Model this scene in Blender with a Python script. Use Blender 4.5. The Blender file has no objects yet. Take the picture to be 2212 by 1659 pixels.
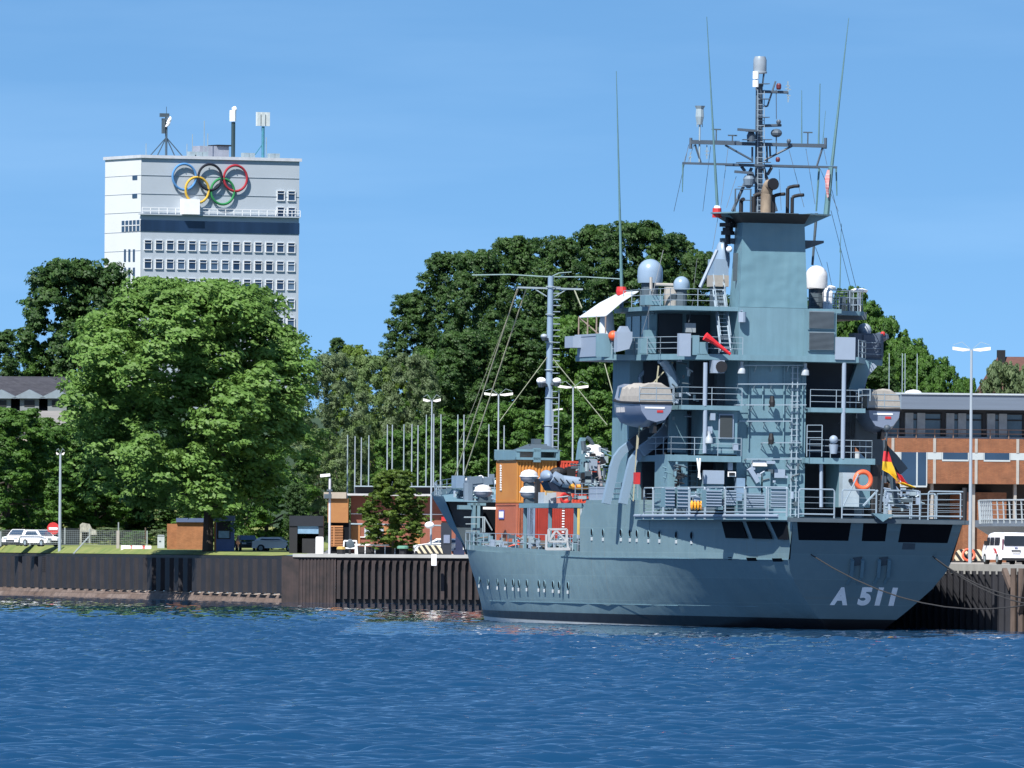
import bpy, math, random
import numpy as np
from mathutils import Vector, Matrix
R = math.radians
sc = bpy.context.scene
C = sc.collection
# ------------------------------------------------------------------ camera, sky, sun, exposure
F, UC, VC, VH, HC, ROLL = 25000.0, 1106.0, 829.5, 1178.0, 5.1, 0.007
PITCH = math.atan((VH - VC) / F)
cam_d = bpy.data.cameras.new("camera"); cam = bpy.data.objects.new("camera", cam_d); C.objects.link(cam)
cam_d.sensor_width = 36.0; cam_d.lens = 36.0 * F / 2212.0
cam_d.clip_start = 1.0; cam_d.clip_end = 20000.0
CAM = Matrix.Translation((0, 0, HC)) @ Matrix.Rotation(math.pi / 2 + PITCH, 4, 'X') @ Matrix.Rotation(ROLL, 4, 'Z')
cam.matrix_world = CAM
sc.camera = cam
SUN = Vector((-0.28, -0.58, 0.78)).normalized()
w = bpy.data.worlds.new("World"); sc.world = w; w.use_nodes = True
nt = w.node_tree; nt.nodes.clear()
def N(nt, t, **k):
    n = nt.nodes.new(t)
    for a, b in k.items():
        setattr(n, a, b)
    return n
tc = N(nt, 'ShaderNodeTexCoord'); sep = N(nt, 'ShaderNodeSeparateXYZ'); mul = N(nt, 'ShaderNodeMath', operation='MULTIPLY_ADD')
mx = N(nt, 'ShaderNodeMath', operation='MAXIMUM'); comb = N(nt, 'ShaderNodeCombineXYZ'); nrm = N(nt, 'ShaderNodeVectorMath', operation='NORMALIZE')
sky = N(nt, 'ShaderNodeTexSky'); sky.sky_type = 'NISHITA'; sky.sun_disc = False
sky.sun_elevation = math.asin(SUN.z); sky.sun_rotation = math.atan2(SUN.x, SUN.y)
sky.air_density = 1.0; sky.dust_density = 0.3; sky.ozone_density = 2.0
bg = N(nt, 'ShaderNodeBackground'); out = N(nt, 'ShaderNodeOutputWorld')
nt.links.new(tc.outputs['Generated'], sep.inputs[0])
mx.inputs[1].default_value = 0.0; nt.links.new(sep.outputs['Z'], mx.inputs[0])
mul.inputs[1].default_value = 3.2; mul.inputs[2].default_value = 0.2; nt.links.new(mx.outputs[0], mul.inputs[0])
nt.links.new(sep.outputs['X'], comb.inputs['X']); nt.links.new(sep.outputs['Y'], comb.inputs['Y']); nt.links.new(mul.outputs[0], comb.inputs['Z'])
nt.links.new(comb.outputs[0], nrm.inputs[0]); nt.links.new(nrm.outputs[0], sky.inputs['Vector'])
# faint wisps of high cloud
mp = N(nt, 'ShaderNodeMapping'); mp.inputs['Scale'].default_value = (9, 9, 60); mp.inputs['Rotation'].default_value = (0, R(4), 0)
nz = N(nt, 'ShaderNodeTexNoise'); nz.inputs['Scale'].default_value = 1.6; nz.inputs['Detail'].default_value = 5; nz.inputs['Roughness'].default_value = .5
rmp = N(nt, 'ShaderNodeMapRange'); rmp.inputs['From Min'].default_value = .48; rmp.inputs['From Max'].default_value = .8; rmp.inputs['To Max'].default_value = .09
mixc = N(nt, 'ShaderNodeMixRGB'); mixc.inputs['Color2'].default_value = (5.6, 7.6, 9.5, 1)
hs = N(nt, 'ShaderNodeHueSaturation'); hs.inputs['Saturation'].default_value = 1.22; hs.inputs['Hue'].default_value = 0.496
nt.links.new(tc.outputs['Generated'], mp.inputs[0]); nt.links.new(mp.outputs[0], nz.inputs['Vector']); nt.links.new(nz.outputs['Fac'], rmp.inputs['Value'])
nt.links.new(rmp.outputs[0], mixc.inputs['Fac']); nt.links.new(sky.outputs[0], hs.inputs['Color']); nt.links.new(hs.outputs[0], mixc.inputs['Color1'])
nt.links.new(mixc.outputs[0], bg.inputs['Color']); bg.inputs['Strength'].default_value = 0.103
nt.links.new(bg.outputs[0], out.inputs[0])
sd = bpy.data.lights.new("sun", 'SUN'); sd.energy = 5.0; sd.angle = R(0.5); sd.color = (1.0, 0.965, 0.91)
so = bpy.data.objects.new("sun", sd); C.objects.link(so); so.rotation_euler = SUN.to_track_quat('Z', 'Y').to_euler(); so.location = (-200, 0, 300)
sc.view_settings.view_transform = 'Standard'; sc.view_settings.look = 'None'; sc.view_settings.exposure = 0.80; sc.view_settings.gamma = 1.0
sc.cycles.max_bounces = 6; sc.cycles.transparent_max_bounces = 8
# ------------------------------------------------------------------ measuring: a photo point on a known real plane
def ray(u, v):
    d = CAM.to_3x3() @ Vector(((u - UC) / F, -(v - VC) / F, -1.0))
    return Vector((0, 0, HC)), d
class Frame:
    def __init__(s, M): s.M = M; s.I = M.inverted()
    def on(s, u, v, x=None, y=None, z=None):
        o, d = ray(u, v); o = s.I @ o; d = s.I.to_3x3() @ d
        k, val = (0, x) if x is not None else (1, y) if y is not None else (2, z)
        t = (val - o[k]) / d[k]
        return o + d * t
W = Frame(Matrix.Identity(4))
def wy(u, v, D): return W.on(u, v, y=D)
def rg(ox, oy, zm):
    k = 2212 / 4096.0
    return lambda zx, zy: ((ox + zx / zm) * k, (oy + zy / zm) * k)
# ------------------------------------------------------------------ materials
MATS = {}; KA = .80      # one albedo level for all paint, stone and leaves, matched to the exposure
def mat(name, col, rough=.6, metal=0, var=.12, scale=1.5, streak=0.0, emit=None, spec=.5, col2=None, bump=0, stretch=None, detail=6):
    if name in MATS: return MATS[name]
    col = tuple(c * KA for c in col); col2 = tuple(c * KA for c in col2) if col2 else None
    m = bpy.data.materials.new(name); m.use_nodes = True; t = m.node_tree; b = t.nodes['Principled BSDF']
    b.inputs['Roughness'].default_value = rough; b.inputs['Metallic'].default_value = metal; b.inputs['Specular IOR Level'].default_value = spec
    tcn = N(t, 'ShaderNodeTexCoord'); mpn = N(t, 'ShaderNodeMapping'); n = N(t, 'ShaderNodeTexNoise')
    if stretch: mpn.inputs['Scale'].default_value = stretch
    n.inputs['Scale'].default_value = scale; n.inputs['Detail'].default_value = detail; n.inputs['Roughness'].default_value = .6
    t.links.new(tcn.outputs['Object'], mpn.inputs[0]); t.links.new(mpn.outputs[0], n.inputs['Vector'])
    r = N(t, 'ShaderNodeMapRange'); r.inputs['From Min'].default_value = .3; r.inputs['From Max'].default_value = .7
    t.links.new(n.outputs['Fac'], r.inputs['Value'])
    mixn = N(t, 'ShaderNodeMixRGB')
    c2 = col2 if col2 else tuple(max(0, c * (1 + var)) for c in col)
    c1 = tuple(c * (1 - var) for c in col) if not col2 else col
    mixn.inputs['Color1'].default_value = (*c1, 1); mixn.inputs['Color2'].default_value = (*c2, 1)
    t.links.new(r.outputs[0], mixn.inputs['Fac'])
    last = mixn.outputs[0]
    if streak:
        mp2 = N(t, 'ShaderNodeMapping'); mp2.inputs['Scale'].default_value = (1.3, 1.3, .09)
        n2 = N(t, 'ShaderNodeTexNoise'); n2.inputs['Scale'].default_value = 1.4; n2.inputs['Detail'].default_value = 7; n2.inputs['Roughness'].default_value = .7
        t.links.new(tcn.outputs['Object'], mp2.inputs[0]); t.links.new(mp2.outputs[0], n2.inputs['Vector'])
        r2 = N(t, 'ShaderNodeMapRange'); r2.inputs['From Min'].default_value = .35; r2.inputs['From Max'].default_value = .75; r2.inputs['To Min'].default_value = 1.0 - streak; r2.inputs['To Max'].default_value = 1.0 + streak
        t.links.new(n2.outputs['Fac'], r2.inputs['Value'])
        vm = N(t, 'ShaderNodeVectorMath', operation='SCALE'); t.links.new(last, vm.inputs[0]); t.links.new(r2.outputs[0], vm.inputs['Scale']); last = vm.outputs[0]
    t.links.new(last, b.inputs['Base Color'])
    if bump:
        bp = N(t, 'ShaderNodeBump'); bp.inputs['Strength'].default_value = bump; bp.inputs['Distance'].default_value = .05
        t.links.new(n.outputs['Fac'], bp.inputs['Height']); t.links.new(bp.outputs[0], b.inputs['Normal'])
    if emit: b.inputs['Emission Color'].default_value = (*col, 1); b.inputs['Emission Strength'].default_value = emit
    m['last'] = 0
    MATS[name] = m
    return m
def brick_mat(name, c1, c2, mortar, sx=4.0, sy=13.0, rot=0.0, var=.2):
    if name in MATS: return MATS[name]
    c1, c2, mortar = [tuple(c * KA for c in q) for q in (c1, c2, mortar)]
    m = bpy.data.materials.new(name); m.use_nodes = True; t = m.node_tree; b = t.nodes['Principled BSDF']; b.inputs['Roughness'].default_value = .85
    tcn = N(t, 'ShaderNodeTexCoord'); sp = N(t, 'ShaderNodeSeparateXYZ'); cb = N(t, 'ShaderNodeCombineXYZ'); ad = N(t, 'ShaderNodeMath', operation='ADD')
    t.links.new(tcn.outputs['Object'], sp.inputs[0]); t.links.new(sp.outputs['X'], ad.inputs[0]); t.links.new(sp.outputs['Y'], ad.inputs[1])
    t.links.new(ad.outputs[0], cb.inputs['X']); t.links.new(sp.outputs['Z'], cb.inputs['Y'])
    bt = N(t, 'ShaderNodeTexBrick'); bt.inputs['Color1'].default_value = (*c1, 1); bt.inputs['Color2'].default_value = (*c2, 1); bt.inputs['Mortar'].default_value = (*mortar, 1)
    bt.inputs['Scale'].default_value = 1.0; bt.inputs['Brick Width'].default_value = 1 / sx; bt.inputs['Row Height'].default_value = 1 / sy; bt.inputs['Mortar Size'].default_value = .012
    n = N(t, 'ShaderNodeTexNoise'); n.inputs['Scale'].default_value = 1.2; n.inputs['Detail'].default_value = 9; n.inputs['Roughness'].default_value = .75
    t.links.new(tcn.outputs['Object'], n.inputs['Vector'])
    r = N(t, 'ShaderNodeMapRange'); r.inputs['From Min'].default_value = .3; r.inputs['From Max'].default_value = .7; r.inputs['To Min'].default_value = 1 - var; r.inputs['To Max'].default_value = 1 + var
    t.links.new(n.outputs['Fac'], r.inputs['Value']); t.links.new(cb.outputs[0], bt.inputs['Vector'])
    vm = N(t, 'ShaderNodeVectorMath', operation='SCALE'); t.links.new(bt.outputs['Color'], vm.inputs[0]); t.links.new(r.outputs[0], vm.inputs['Scale'])
    t.links.new(vm.outputs[0], b.inputs['Base Color']); MATS[name] = m
    return m
def leaf_mat(name, c1, c2, trans=.45):
    if name in MATS: return MATS[name]
    c1, c2 = [tuple(c * KA for c in q) for q in (c1, c2)]
    m = bpy.data.materials.new(name); m.use_nodes = True; t = m.node_tree; t.nodes.remove(t.nodes['Principled BSDF'])
    o = [x for x in t.nodes if x.type == 'OUTPUT_MATERIAL'][0]
    g = N(t, 'ShaderNodeNewGeometry'); tcn = N(t, 'ShaderNodeTexCoord'); n = N(t, 'ShaderNodeTexNoise'); n.inputs['Scale'].default_value = 5; n.inputs['Detail'].default_value = 3
    t.links.new(tcn.outputs['Object'], n.inputs['Vector'])
    a = N(t, 'ShaderNodeMath', operation='MULTIPLY_ADD'); a.inputs[1].default_value = .55
    r = N(t, 'ShaderNodeMapRange'); r.inputs['From Min'].default_value = .35; r.inputs['From Max'].default_value = .65; r.inputs['To Max'].default_value = .5
    t.links.new(n.outputs['Fac'], r.inputs['Value']); t.links.new(g.outputs['Random Per Island'], a.inputs[0]); t.links.new(r.outputs[0], a.inputs[2])
    mixn = N(t, 'ShaderNodeMixRGB'); mixn.inputs['Color1'].default_value = (*c1, 1); mixn.inputs['Color2'].default_value = (*c2, 1); t.links.new(a.outputs[0], mixn.inputs['Fac'])
    d = N(t, 'ShaderNodeBsdfPrincipled'); d.inputs['Roughness'].default_value = .55; d.inputs['Specular IOR Level'].default_value = .35; tr = N(t, 'ShaderNodeBsdfTranslucent'); ms = N(t, 'ShaderNodeMixShader'); ms.inputs[0].default_value = trans
    t.links.new(mixn.outputs[0], d.inputs['Base Color']); t.links.new(mixn.outputs[0], tr.inputs[0]); t.links.new(d.outputs[0], ms.inputs[1]); t.links.new(tr.outputs[0], ms.inputs[2]); t.links.new(ms.outputs[0], o.inputs[0])
    MATS[name] = m
    return m
GREY = (.155, .275, .335)
PAINT = mat('naval_grey_paint', GREY, .5, var=.08, scale=.6, streak=.10)
PAINT2 = mat('light_grey_paint', (.30, .37, .47), .5, var=.04, scale=.8)
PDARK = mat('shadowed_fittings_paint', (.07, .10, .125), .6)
BLACK = mat('black_paint', (.012, .012, .015), .6)
DARKGAP = mat('dark_opening', (.006, .008, .012), .8, spec=.1)
WHITE = mat('white_paint', (1.0, 1.0, 1.0), .5, var=.05)
STEEL = mat('galvanised_steel', (.32, .40, .44), .45, var=.1)
GLASS = mat('window_glass', (.03, .06, .11), .12, var=.2, scale=.4, spec=.6)
RED = mat('red_paint', (.55, .03, .03), .5)
ORANGE = mat('orange_paint', (.75, .09, .03), .5)
CANVAS = mat('canvas', (.36, .34, .31), .9, var=.1, scale=3, bump=.3)
AWN = mat('white_canvas', (.58, .63, .67), .8, var=.03)
SOOT = mat('sooty_beige', (.28, .22, .16), .8, var=.5, scale=1.2, stretch=(1, 1, .5))
ROPE = mat('rope', (.028, .028, .03), .9)
RUBBER = mat('rubber', (.015, .015, .017), .8)
CONC = mat('pale_concrete', (.42, .42, .40), .85, var=.15, scale=.7, detail=8)
# ------------------------------------------------------------------ mesh helpers
class MB:
    def __init__(s): s.v = []; s.f = []
    def add(s, vs, fs):
        k = len(s.v); s.v += [tuple(x) for x in vs]; s.f += [tuple(i + k for i in f) for f in fs]; return s
    def bx(s, x0, x1, y0, y1, z0, z1):
        return s.hexa([(x0, y0, z0), (x1, y0, z0), (x1, y1, z0), (x0, y1, z0)], [(x0, y0, z1), (x1, y0, z1), (x1, y1, z1), (x0, y1, z1)])
    def hexa(s, b, t):
        return s.add(list(b) + list(t), [(0, 3, 2, 1), (4, 5, 6, 7), (0, 1, 5, 4), (1, 2, 6, 5), (2, 3, 7, 6), (3, 0, 4, 7)])
    def bar(s, p, q, r, n=6, r2=None):
        p = Vector(p); q = Vector(q); d = q - p
        if d.length < 1e-6: return s
        d.normalize(); a = d.cross(Vector((0, 0, 1)) if abs(d.z) < .9 else Vector((1, 0, 0))).normalized(); b = d.cross(a); r2 = r if r2 is None else r2
        ring = lambda c, rr: [c + a * (rr * math.cos(2 * math.pi * (i + .5) / n)) + b * (rr * math.sin(2 * math.pi * (i + .5) / n)) for i in range(n)]
        return s.add(ring(p, r) + ring(q, r2), [(i, (i + 1) % n, n + (i + 1) % n, n + i) for i in range(n)] + [tuple(range(n))[::-1], tuple(range(n, 2 * n))])
    def path(s, pts, r, n=6):
        for a, b in zip(pts, pts[1:]): s.bar(a, b, r, n)
        return s
    def beam(s, p, q, w, h, up=(0, 0, 1)):      # rectangular section, w sideways, h along up
        p = Vector(p); q = Vector(q); d = (q - p).normalized(); a = d.cross(Vector(up)).normalized(); b = a.cross(d)
        o = [a * (w / 2) + b * (h / 2), -a * (w / 2) + b * (h / 2), -a * (w / 2) - b * (h / 2), a * (w / 2) - b * (h / 2)]
        return s.hexa([p + x for x in o], [q + x for x in o])
    def prism(s, pts, vec):
        n = len(pts); v = Vector(vec); P = [Vector(p) for p in pts]
        return s.add(P + [p + v for p in P], [tuple(range(n))[::-1], tuple(range(n, 2 * n))] + [(i, (i + 1) % n, n + (i + 1) % n, n + i) for i in range(n)])
    def lathe(s, prof, c, n=20, M=None):
        c = Vector(c); vs = []
        for r, z in prof:
            for i in range(n):
                p = Vector((r * math.cos(2 * math.pi * i / n), r * math.sin(2 * math.pi * i / n), z))
                vs.append(c + (M @ p if M else p))
        fs = [(j * n + i, j * n + (i + 1) % n, (j + 1) * n + (i + 1) % n, (j + 1) * n + i) for j in range(len(prof) - 1) for i in range(n)]
        fs += [tuple(range(n))[::-1], tuple(range((len(prof) - 1) * n, len(prof) * n))]
        return s.add(vs, fs)
    def ball(s, c, rx, ry=None, rz=None, n=16, m=8):
        ry = ry or rx; rz = rz or rx; c = Vector(c)
        prof = [(math.sin(math.pi * (j + .02) / m) if 0 < j < m else .02, -math.cos(math.pi * j / m)) for j in range(m + 1)]
        return s.lathe(prof, c, n, Matrix.Diagonal((rx, ry, rz)))
    def torus(s, c, Rr, r, ax, ay, n=28, m=8):
        c = Vector(c); ax = Vector(ax).normalized(); ay = Vector(ay).normalized(); az = ax.cross(ay); vs = []
        for i in range(n):
            t = 2 * math.pi * i / n; d = ax * math.cos(t) + ay * math.sin(t)
            for j in range(m):
                p = 2 * math.pi * j / m; vs.append(c + d * (Rr + r * math.cos(p)) + az * (r * math.sin(p)))
        return s.add(vs, [(i * m + j, ((i + 1) % n) * m + j, ((i + 1) % n) * m + (j + 1) % m, i * m + (j + 1) % m) for i in range(n) for j in range(m)])
    def loft(s, rings, closed=False, cap=False):
        m = len(rings[0]); vs = [p for r in rings for p in r]; mm = m if closed else m - 1
        fs = [(j * m + i, j * m + (i + 1) % m, (j + 1) * m + (i + 1) % m, (j + 1) * m + i) for j in range(len(rings) - 1) for i in range(mm)]
        if cap: fs += [tuple(range(m))[::-1], tuple(range((len(rings) - 1) * m, len(rings) * m))]
        return s.add(vs, fs)
    def build(s, name, m, parent=None, smooth=False, off=None, label=None):
        me = bpy.data.meshes.new(name)
        if off is None: off = OFF.get(parent.name, Vector((0, 0, 0))) if parent else Vector((0, 0, 0))
        vs = [(x - off[0], y - off[1], z - off[2]) for x, y, z in s.v]
        me.from_pydata(vs, [], s.f); me.materials.append(m)
        if smooth:
            me.polygons.foreach_set('use_smooth', [True] * len(me.polygons)); me.set_sharp_from_angle(angle=R(smooth if smooth is not True else 40))
        o = bpy.data.objects.new(name, me); C.objects.link(o)
        if parent: o.parent = parent
        OFF[o.name] = off
        if label: o['label'] = label
        return o
OFF = {}
def tag(o, label=None, cat=None, group=None, kind=None):
    if label: o['label'] = label
    if cat: o['category'] = cat
    if group: o['group'] = group
    if kind: o['kind'] = kind
    return o
def thing(name, label, cat, base=(0, 0, 0), M=None, group=None):
    o = bpy.data.objects.new(name, None); o.empty_display_size = .3; C.objects.link(o)
    b = Vector(base); o.matrix_world = (M if M else Matrix.Identity(4)) @ Matrix.Translation(b); OFF[o.name] = b
    return tag(o, label, cat, group)
KIDS = {}
def dup(o, parent=None, M=None, label=None):
    c = o.copy(); C.objects.link(c); c.parent = parent
    if M is not None: c.matrix_world = M
    if label: c['label'] = label
    for ch in list(o.children): dup(ch, c)
    return c
def ground_z(x, y):
    if y < 1010: return 4.2
    if y < 1160: return 4.2 + .7 * (y - 1010) / 150
    if y < 1320: return 4.9 + 12 * (y - 1160) / 160
    return 16.9 + min(10, (y - 1320) * .02)
# ================================================================== THE SETTING
rnd = random.Random(7); nr = np.random.default_rng(5)
def grid_obj(name, P, m, nrow, ncol, smooth=True):
    me = bpy.data.meshes.new(name); n = nrow * ncol
    me.vertices.add(n); me.vertices.foreach_set('co', P.astype(np.float32).ravel())
    i = np.arange((nrow - 1) * (ncol - 1)); r = i // (ncol - 1); c = i % (ncol - 1); a = r * ncol + c
    q = np.stack([a, a + 1, a + ncol + 1, a + ncol], 1).astype(np.int32)
    me.loops.add(q.size); me.loops.foreach_set('vertex_index', q.ravel()); me.polygons.add(len(q))
    me.polygons.foreach_set('loop_start', np.arange(0, q.size, 4, dtype=np.int32)); me.polygons.foreach_set('use_smooth', np.ones(len(q), bool) if smooth else np.zeros(len(q), bool))
    me.update(); me.validate(); me.materials.append(m); o = bpy.data.objects.new(name, me); C.objects.link(o); return o
# water: real waves
wm = bpy.data.materials.new('harbour_water'); wm.use_nodes = True; t = wm.node_tree; b = t.nodes['Principled BSDF']
b.inputs['Base Color'].default_value = (.005, .034, .085, 1); b.inputs['Roughness'].default_value = .01; b.inputs['IOR'].default_value = 1.33; b.inputs['Specular IOR Level'].default_value = .8
tcn = N(t, 'ShaderNodeTexCoord'); mpn = N(t, 'ShaderNodeMapping'); mpn.inputs['Scale'].default_value = (1.0, .8, 1); n = N(t, 'ShaderNodeTexNoise'); n.inputs['Scale'].default_value = 5; n.inputs['Detail'].default_value = 2
bp = N(t, 'ShaderNodeBump'); bp.inputs['Strength'].default_value = .08; bp.inputs['Distance'].default_value = .03
t.links.new(tcn.outputs['Object'], mpn.inputs[0]); t.links.new(mpn.outputs[0], n.inputs['Vector']); t.links.new(n.outputs['Fac'], bp.inputs['Height']); t.links.new(bp.outputs[0], b.inputs['Normal'])
ys = np.concatenate([[-300, -100, 60, 140], np.arange(215, 350, .14), np.arange(350, 500, .22), np.arange(500, 760, .4), np.arange(760, 1150, .9), [1200]])
NC = 430; tt = np.linspace(-1, 1, NC)
cols = np.concatenate([[-2500, -400], np.zeros(NC), [400, 2500]])
X = np.zeros((len(ys), len(cols)))
for i, y in enumerate(ys):
    X[i, 2:-2] = tt * (.0442 * max(y, 150) + 14)
X[:, 0] = -2500; X[:, 1] = -400; X[:, -2] = 400; X[:, -1] = 2500
Y = np.repeat(ys[:, None], len(cols), 1)
Z = np.zeros_like(X)
for k in range(72):
    lam = .75 * (3.0 / .75) ** (k / 71.0); th = nr.normal(0, .45) + math.pi / 2 + .15; kk = 2 * math.pi / lam
    A = .052 * lam / (2 * math.pi) * (1.0 if lam < 2.5 else .6)
    ph = kk * (X * math.cos(th) + Y * math.sin(th)) + nr.uniform(0, 6.28)
    Z += A * (np.sin(ph) + .25 * np.cos(2 * ph))
# gusts make rough and calm patches; sheltered water close under the quays and the hull
gust = .95 + .12 * np.sin(X * .11 + Y * .021 + 1.0) * np.sin(Y * .031 - X * .09) + .08 * np.sin(Y * .013 + .7)
Z *= gust
calm = np.clip((985 - Y) / 260, .12, 1) * np.where((Y > 640) & (X > -10), .30, 1)
Z *= calm
Z[:, :2] = 0; Z[:, -2:] = 0; Z[:4] = 0; Z[-1] = 0
water = grid_obj('water', np.stack([X, Y, Z], 2), wm, len(ys), len(cols)); tag(water, kind='structure')
# ground sheet behind the quay edge, rising to the wooded hill
gm = bpy.data.materials.new('grass_ground'); gm.use_nodes = True; t = gm.node_tree; b = t.nodes['Principled BSDF']; b.inputs['Roughness'].default_value = .95
tcn = N(t, 'ShaderNodeTexCoord'); n = N(t, 'ShaderNodeTexNoise'); n.inputs['Scale'].default_value = .35; n.inputs['Detail'].default_value = 9; n.inputs['Roughness'].default_value = .7
cr = N(t, 'ShaderNodeValToRGB'); cr.color_ramp.elements[0].position = .35; cr.color_ramp.elements[0].color = (.10, .15, .03, 1); cr.color_ramp.elements[1].position = .65; cr.color_ramp.elements[1].color = (.20, .21, .06, 1)
t.links.new(tcn.outputs['Object'], n.inputs['Vector']); t.links.new(n.outputs['Fac'], cr.inputs[0]); t.links.new(cr.outputs[0], b.inputs['Base Color'])
W1a = wy(-60, 1282, 1147); W1b = Vector((-18.9, 1006, 0)); W2b = Vector((12.0, 1003.2, 0))
def edge_y(x):
    if x < W1b.x: return W1b.y + (W1b.x - x) * (W1a.y - W1b.y) / (W1b.x - W1a.x)
    return 1006 - (x - W1b.x) * .09
xs = np.concatenate([[-2500, -400, -150], np.linspace(-90, 90, 61), [150, 400, 2500]])
ts = np.concatenate([np.linspace(.4, 1, 2), np.arange(5, 330, 8), [400, 600, 1000, 2500, 6000]])
P = np.zeros((len(ts), len(xs), 3))
for i, tt_ in enumerate(ts):
    for j, x in enumerate(xs):
        ey = min(edge_y(x), 1500) if x < 30 else 1003 - 0 * x
        y = ey + tt_; P[i, j] = (x, y, (ground_z(x, y) if i > 1 else (4.05 if x < -19 else 4.17)) - (.25 if x > -18 and y < 1100 else 0))
cut = int(np.argmax(ts > 150)) + 1
lawn = grid_obj('ground', P[:cut], gm, cut, len(xs)); tag(lawn, kind='structure')
hill = grid_obj('hillside', P[cut - 1:], mat('undergrowth', (.012, .03, .008), .95, col2=(.03, .07, .015), scale=.2), len(ts) - cut + 1, len(xs)); tag(hill, kind='structure')
# quay pavement (sunlit concrete apron)
q = MB(); q.add([(-18.9, 1006.3, 4.2), (30, 1001.9, 4.2), (30, 1060, 4.36), (-18.9, 1060, 4.36)], [(0, 1, 2, 3)])
q.add([(-18.9, 1060, 4.36), (30, 1060, 4.36), (60, 1135, 4.75), (-18.9, 1135, 4.75)], [(0, 1, 2, 3)])
tag(q.build('quay_apron', CONC), kind='structure')
# ---- quay walls of sheet piling
PILE1 = mat('dark_sheet_pile', (.013, .014, .021), .7, col2=(.028, .025, .031), scale=.8, streak=.3)
PILE2 = mat('rusty_sheet_pile', (.024, .020, .022), .8, col2=(.062, .042, .040), scale=1.0, streak=.35)
FOOT = brick_mat('stone_footing', (.12, .08, .06), (.20, .15, .125), (.04, .03, .025), .28, 2.6, var=.5)
def pile_wall(name, p, q_, z0, z1, period, depth, m, parent, flat=.5, slant=.12, n_in=None):
    p = Vector(p); q_ = Vector(q_); L = (q_ - p).length; d = (q_ - p).normalized(); nn = Vector((d.y, -d.x, 0))
    s = MB(); pts = []; k = 0.0
    while k < L:
        pts += [(k, 0), (k + period * flat, 0), (k + period * (flat + slant), 1), (k + period * (1 - slant), 1)]
        k += period
    pts.append((L, 0)); pts = [(min(a, L), c) for a, c in pts]
    lo = [p + d * a - nn * (depth * c) + Vector((0, 0, z0)) for a, c in pts]; hi = [v + Vector((0, 0, z1 - z0)) for v in lo]
    s.loft([lo, hi]); return s.build(name, m, parent)
w1 = thing('sheet_pile_wall', 'long dark sheet pile quay wall with stone footing below the lawn', 'quay wall', W1a)
pile_wall('piling', W1b, W1a, .75, 3.75, 3.9, .62, PILE1, w1, flat=.45, slant=.02)
d1 = (W1a - W1b).normalized(); n1 = Vector((-d1.y, d1.x, 0)); n1 = n1 if n1.y < 0 else -n1
s = MB(); s.hexa([W1a + n1 * .15 + Vector((0, 0, 3.72)), W1b + n1 * .15 + Vector((0, 0, 3.72)), W1b - n1 * .9 + Vector((0, 0, 3.72)), W1a - n1 * .9 + Vector((0, 0, 3.72))],
       [W1a + n1 * .12 + Vector((0, 0, 4.0)), W1b + n1 * .12 + Vector((0, 0, 4.0)), W1b - n1 * .9 + Vector((0, 0, 4.1)), W1a - n1 * .9 + Vector((0, 0, 4.1))]); s.build('capping_beam', BLACK, w1)
s = MB(); s.hexa([W1a + n1 * 1.5 + Vector((0, 0, -.6)), W1b + n1 * .9 + Vector((0, 0, -.6)), W1b - n1 * .6 + Vector((0, 0, -1)), W1a - n1 * .6 + Vector((0, 0, -1))],
       [W1a + n1 * .6 + Vector((0, 0, .8)), W1b + n1 * .2 + Vector((0, 0, .66)), W1b - n1 * .6 + Vector((0, 0, .66)), W1a - n1 * .6 + Vector((0, 0, .8))]); s.build('footing', FOOT, w1)
s = MB()
for k in range(40):
    c = W1b + d1 * (3.9 * k + 1.2) + n1 * .55
    if (c - W1b).length > (W1a - W1b).length: break
    s.hexa([c + d1 * .1 + Vector((0, 0, .60)), c + d1 * 1.5 + Vector((0, 0, .60)), c + d1 * 1.5 - n1 * .9 + Vector((0, 0, .66)), c + d1 * .1 - n1 * .9 + Vector((0, 0, .66))],
           [c + d1 * .3 + Vector((0, 0, .68)), c + d1 * 1.2 + Vector((0, 0, .68)), c + d1 * 1.3 - n1 * .9 + Vector((0, 0, .80)), c + d1 * .2 - n1 * .9 + Vector((0, 0, .80))])
s.build('coping_stones', mat('pale_stone', (.26, .22, .19), .9, var=.5, scale=1.2), w1)
# outfall opening in the footing
of = wy(382, 1268, 1066); s = MB(); s.bx(of.x - 1.0, of.x + 1.1, of.y - 1.3, of.y, 1.0, 1.12)
oo = thing('outfall', 'black arched drain outfall under a slab at the foot of the wall', 'outfall', (of.x, of.y - .6, 0)); s.build('slab', CONC, oo)
s = MB(); s.lathe([(.5, 0), (.62, 0), (.62, .9), (.5, .9)], (of.x, of.y - .4, .35), 14, Matrix.Rotation(R(90), 3, 'X')); s.build('pipe', BLACK, oo)
s = MB(); s.prism([(of.x - .75, of.y - 1.25, -.6), (of.x + .75, of.y - 1.25, -.6), (of.x + .75, of.y - 1.25, .7), (of.x + .4, of.y - 1.25, .98), (of.x - .4, of.y - 1.25, .98), (of.x - .75, of.y - 1.25, .7)], (0, .8, 0)); s.build('grating', BLACK, oo)
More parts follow.
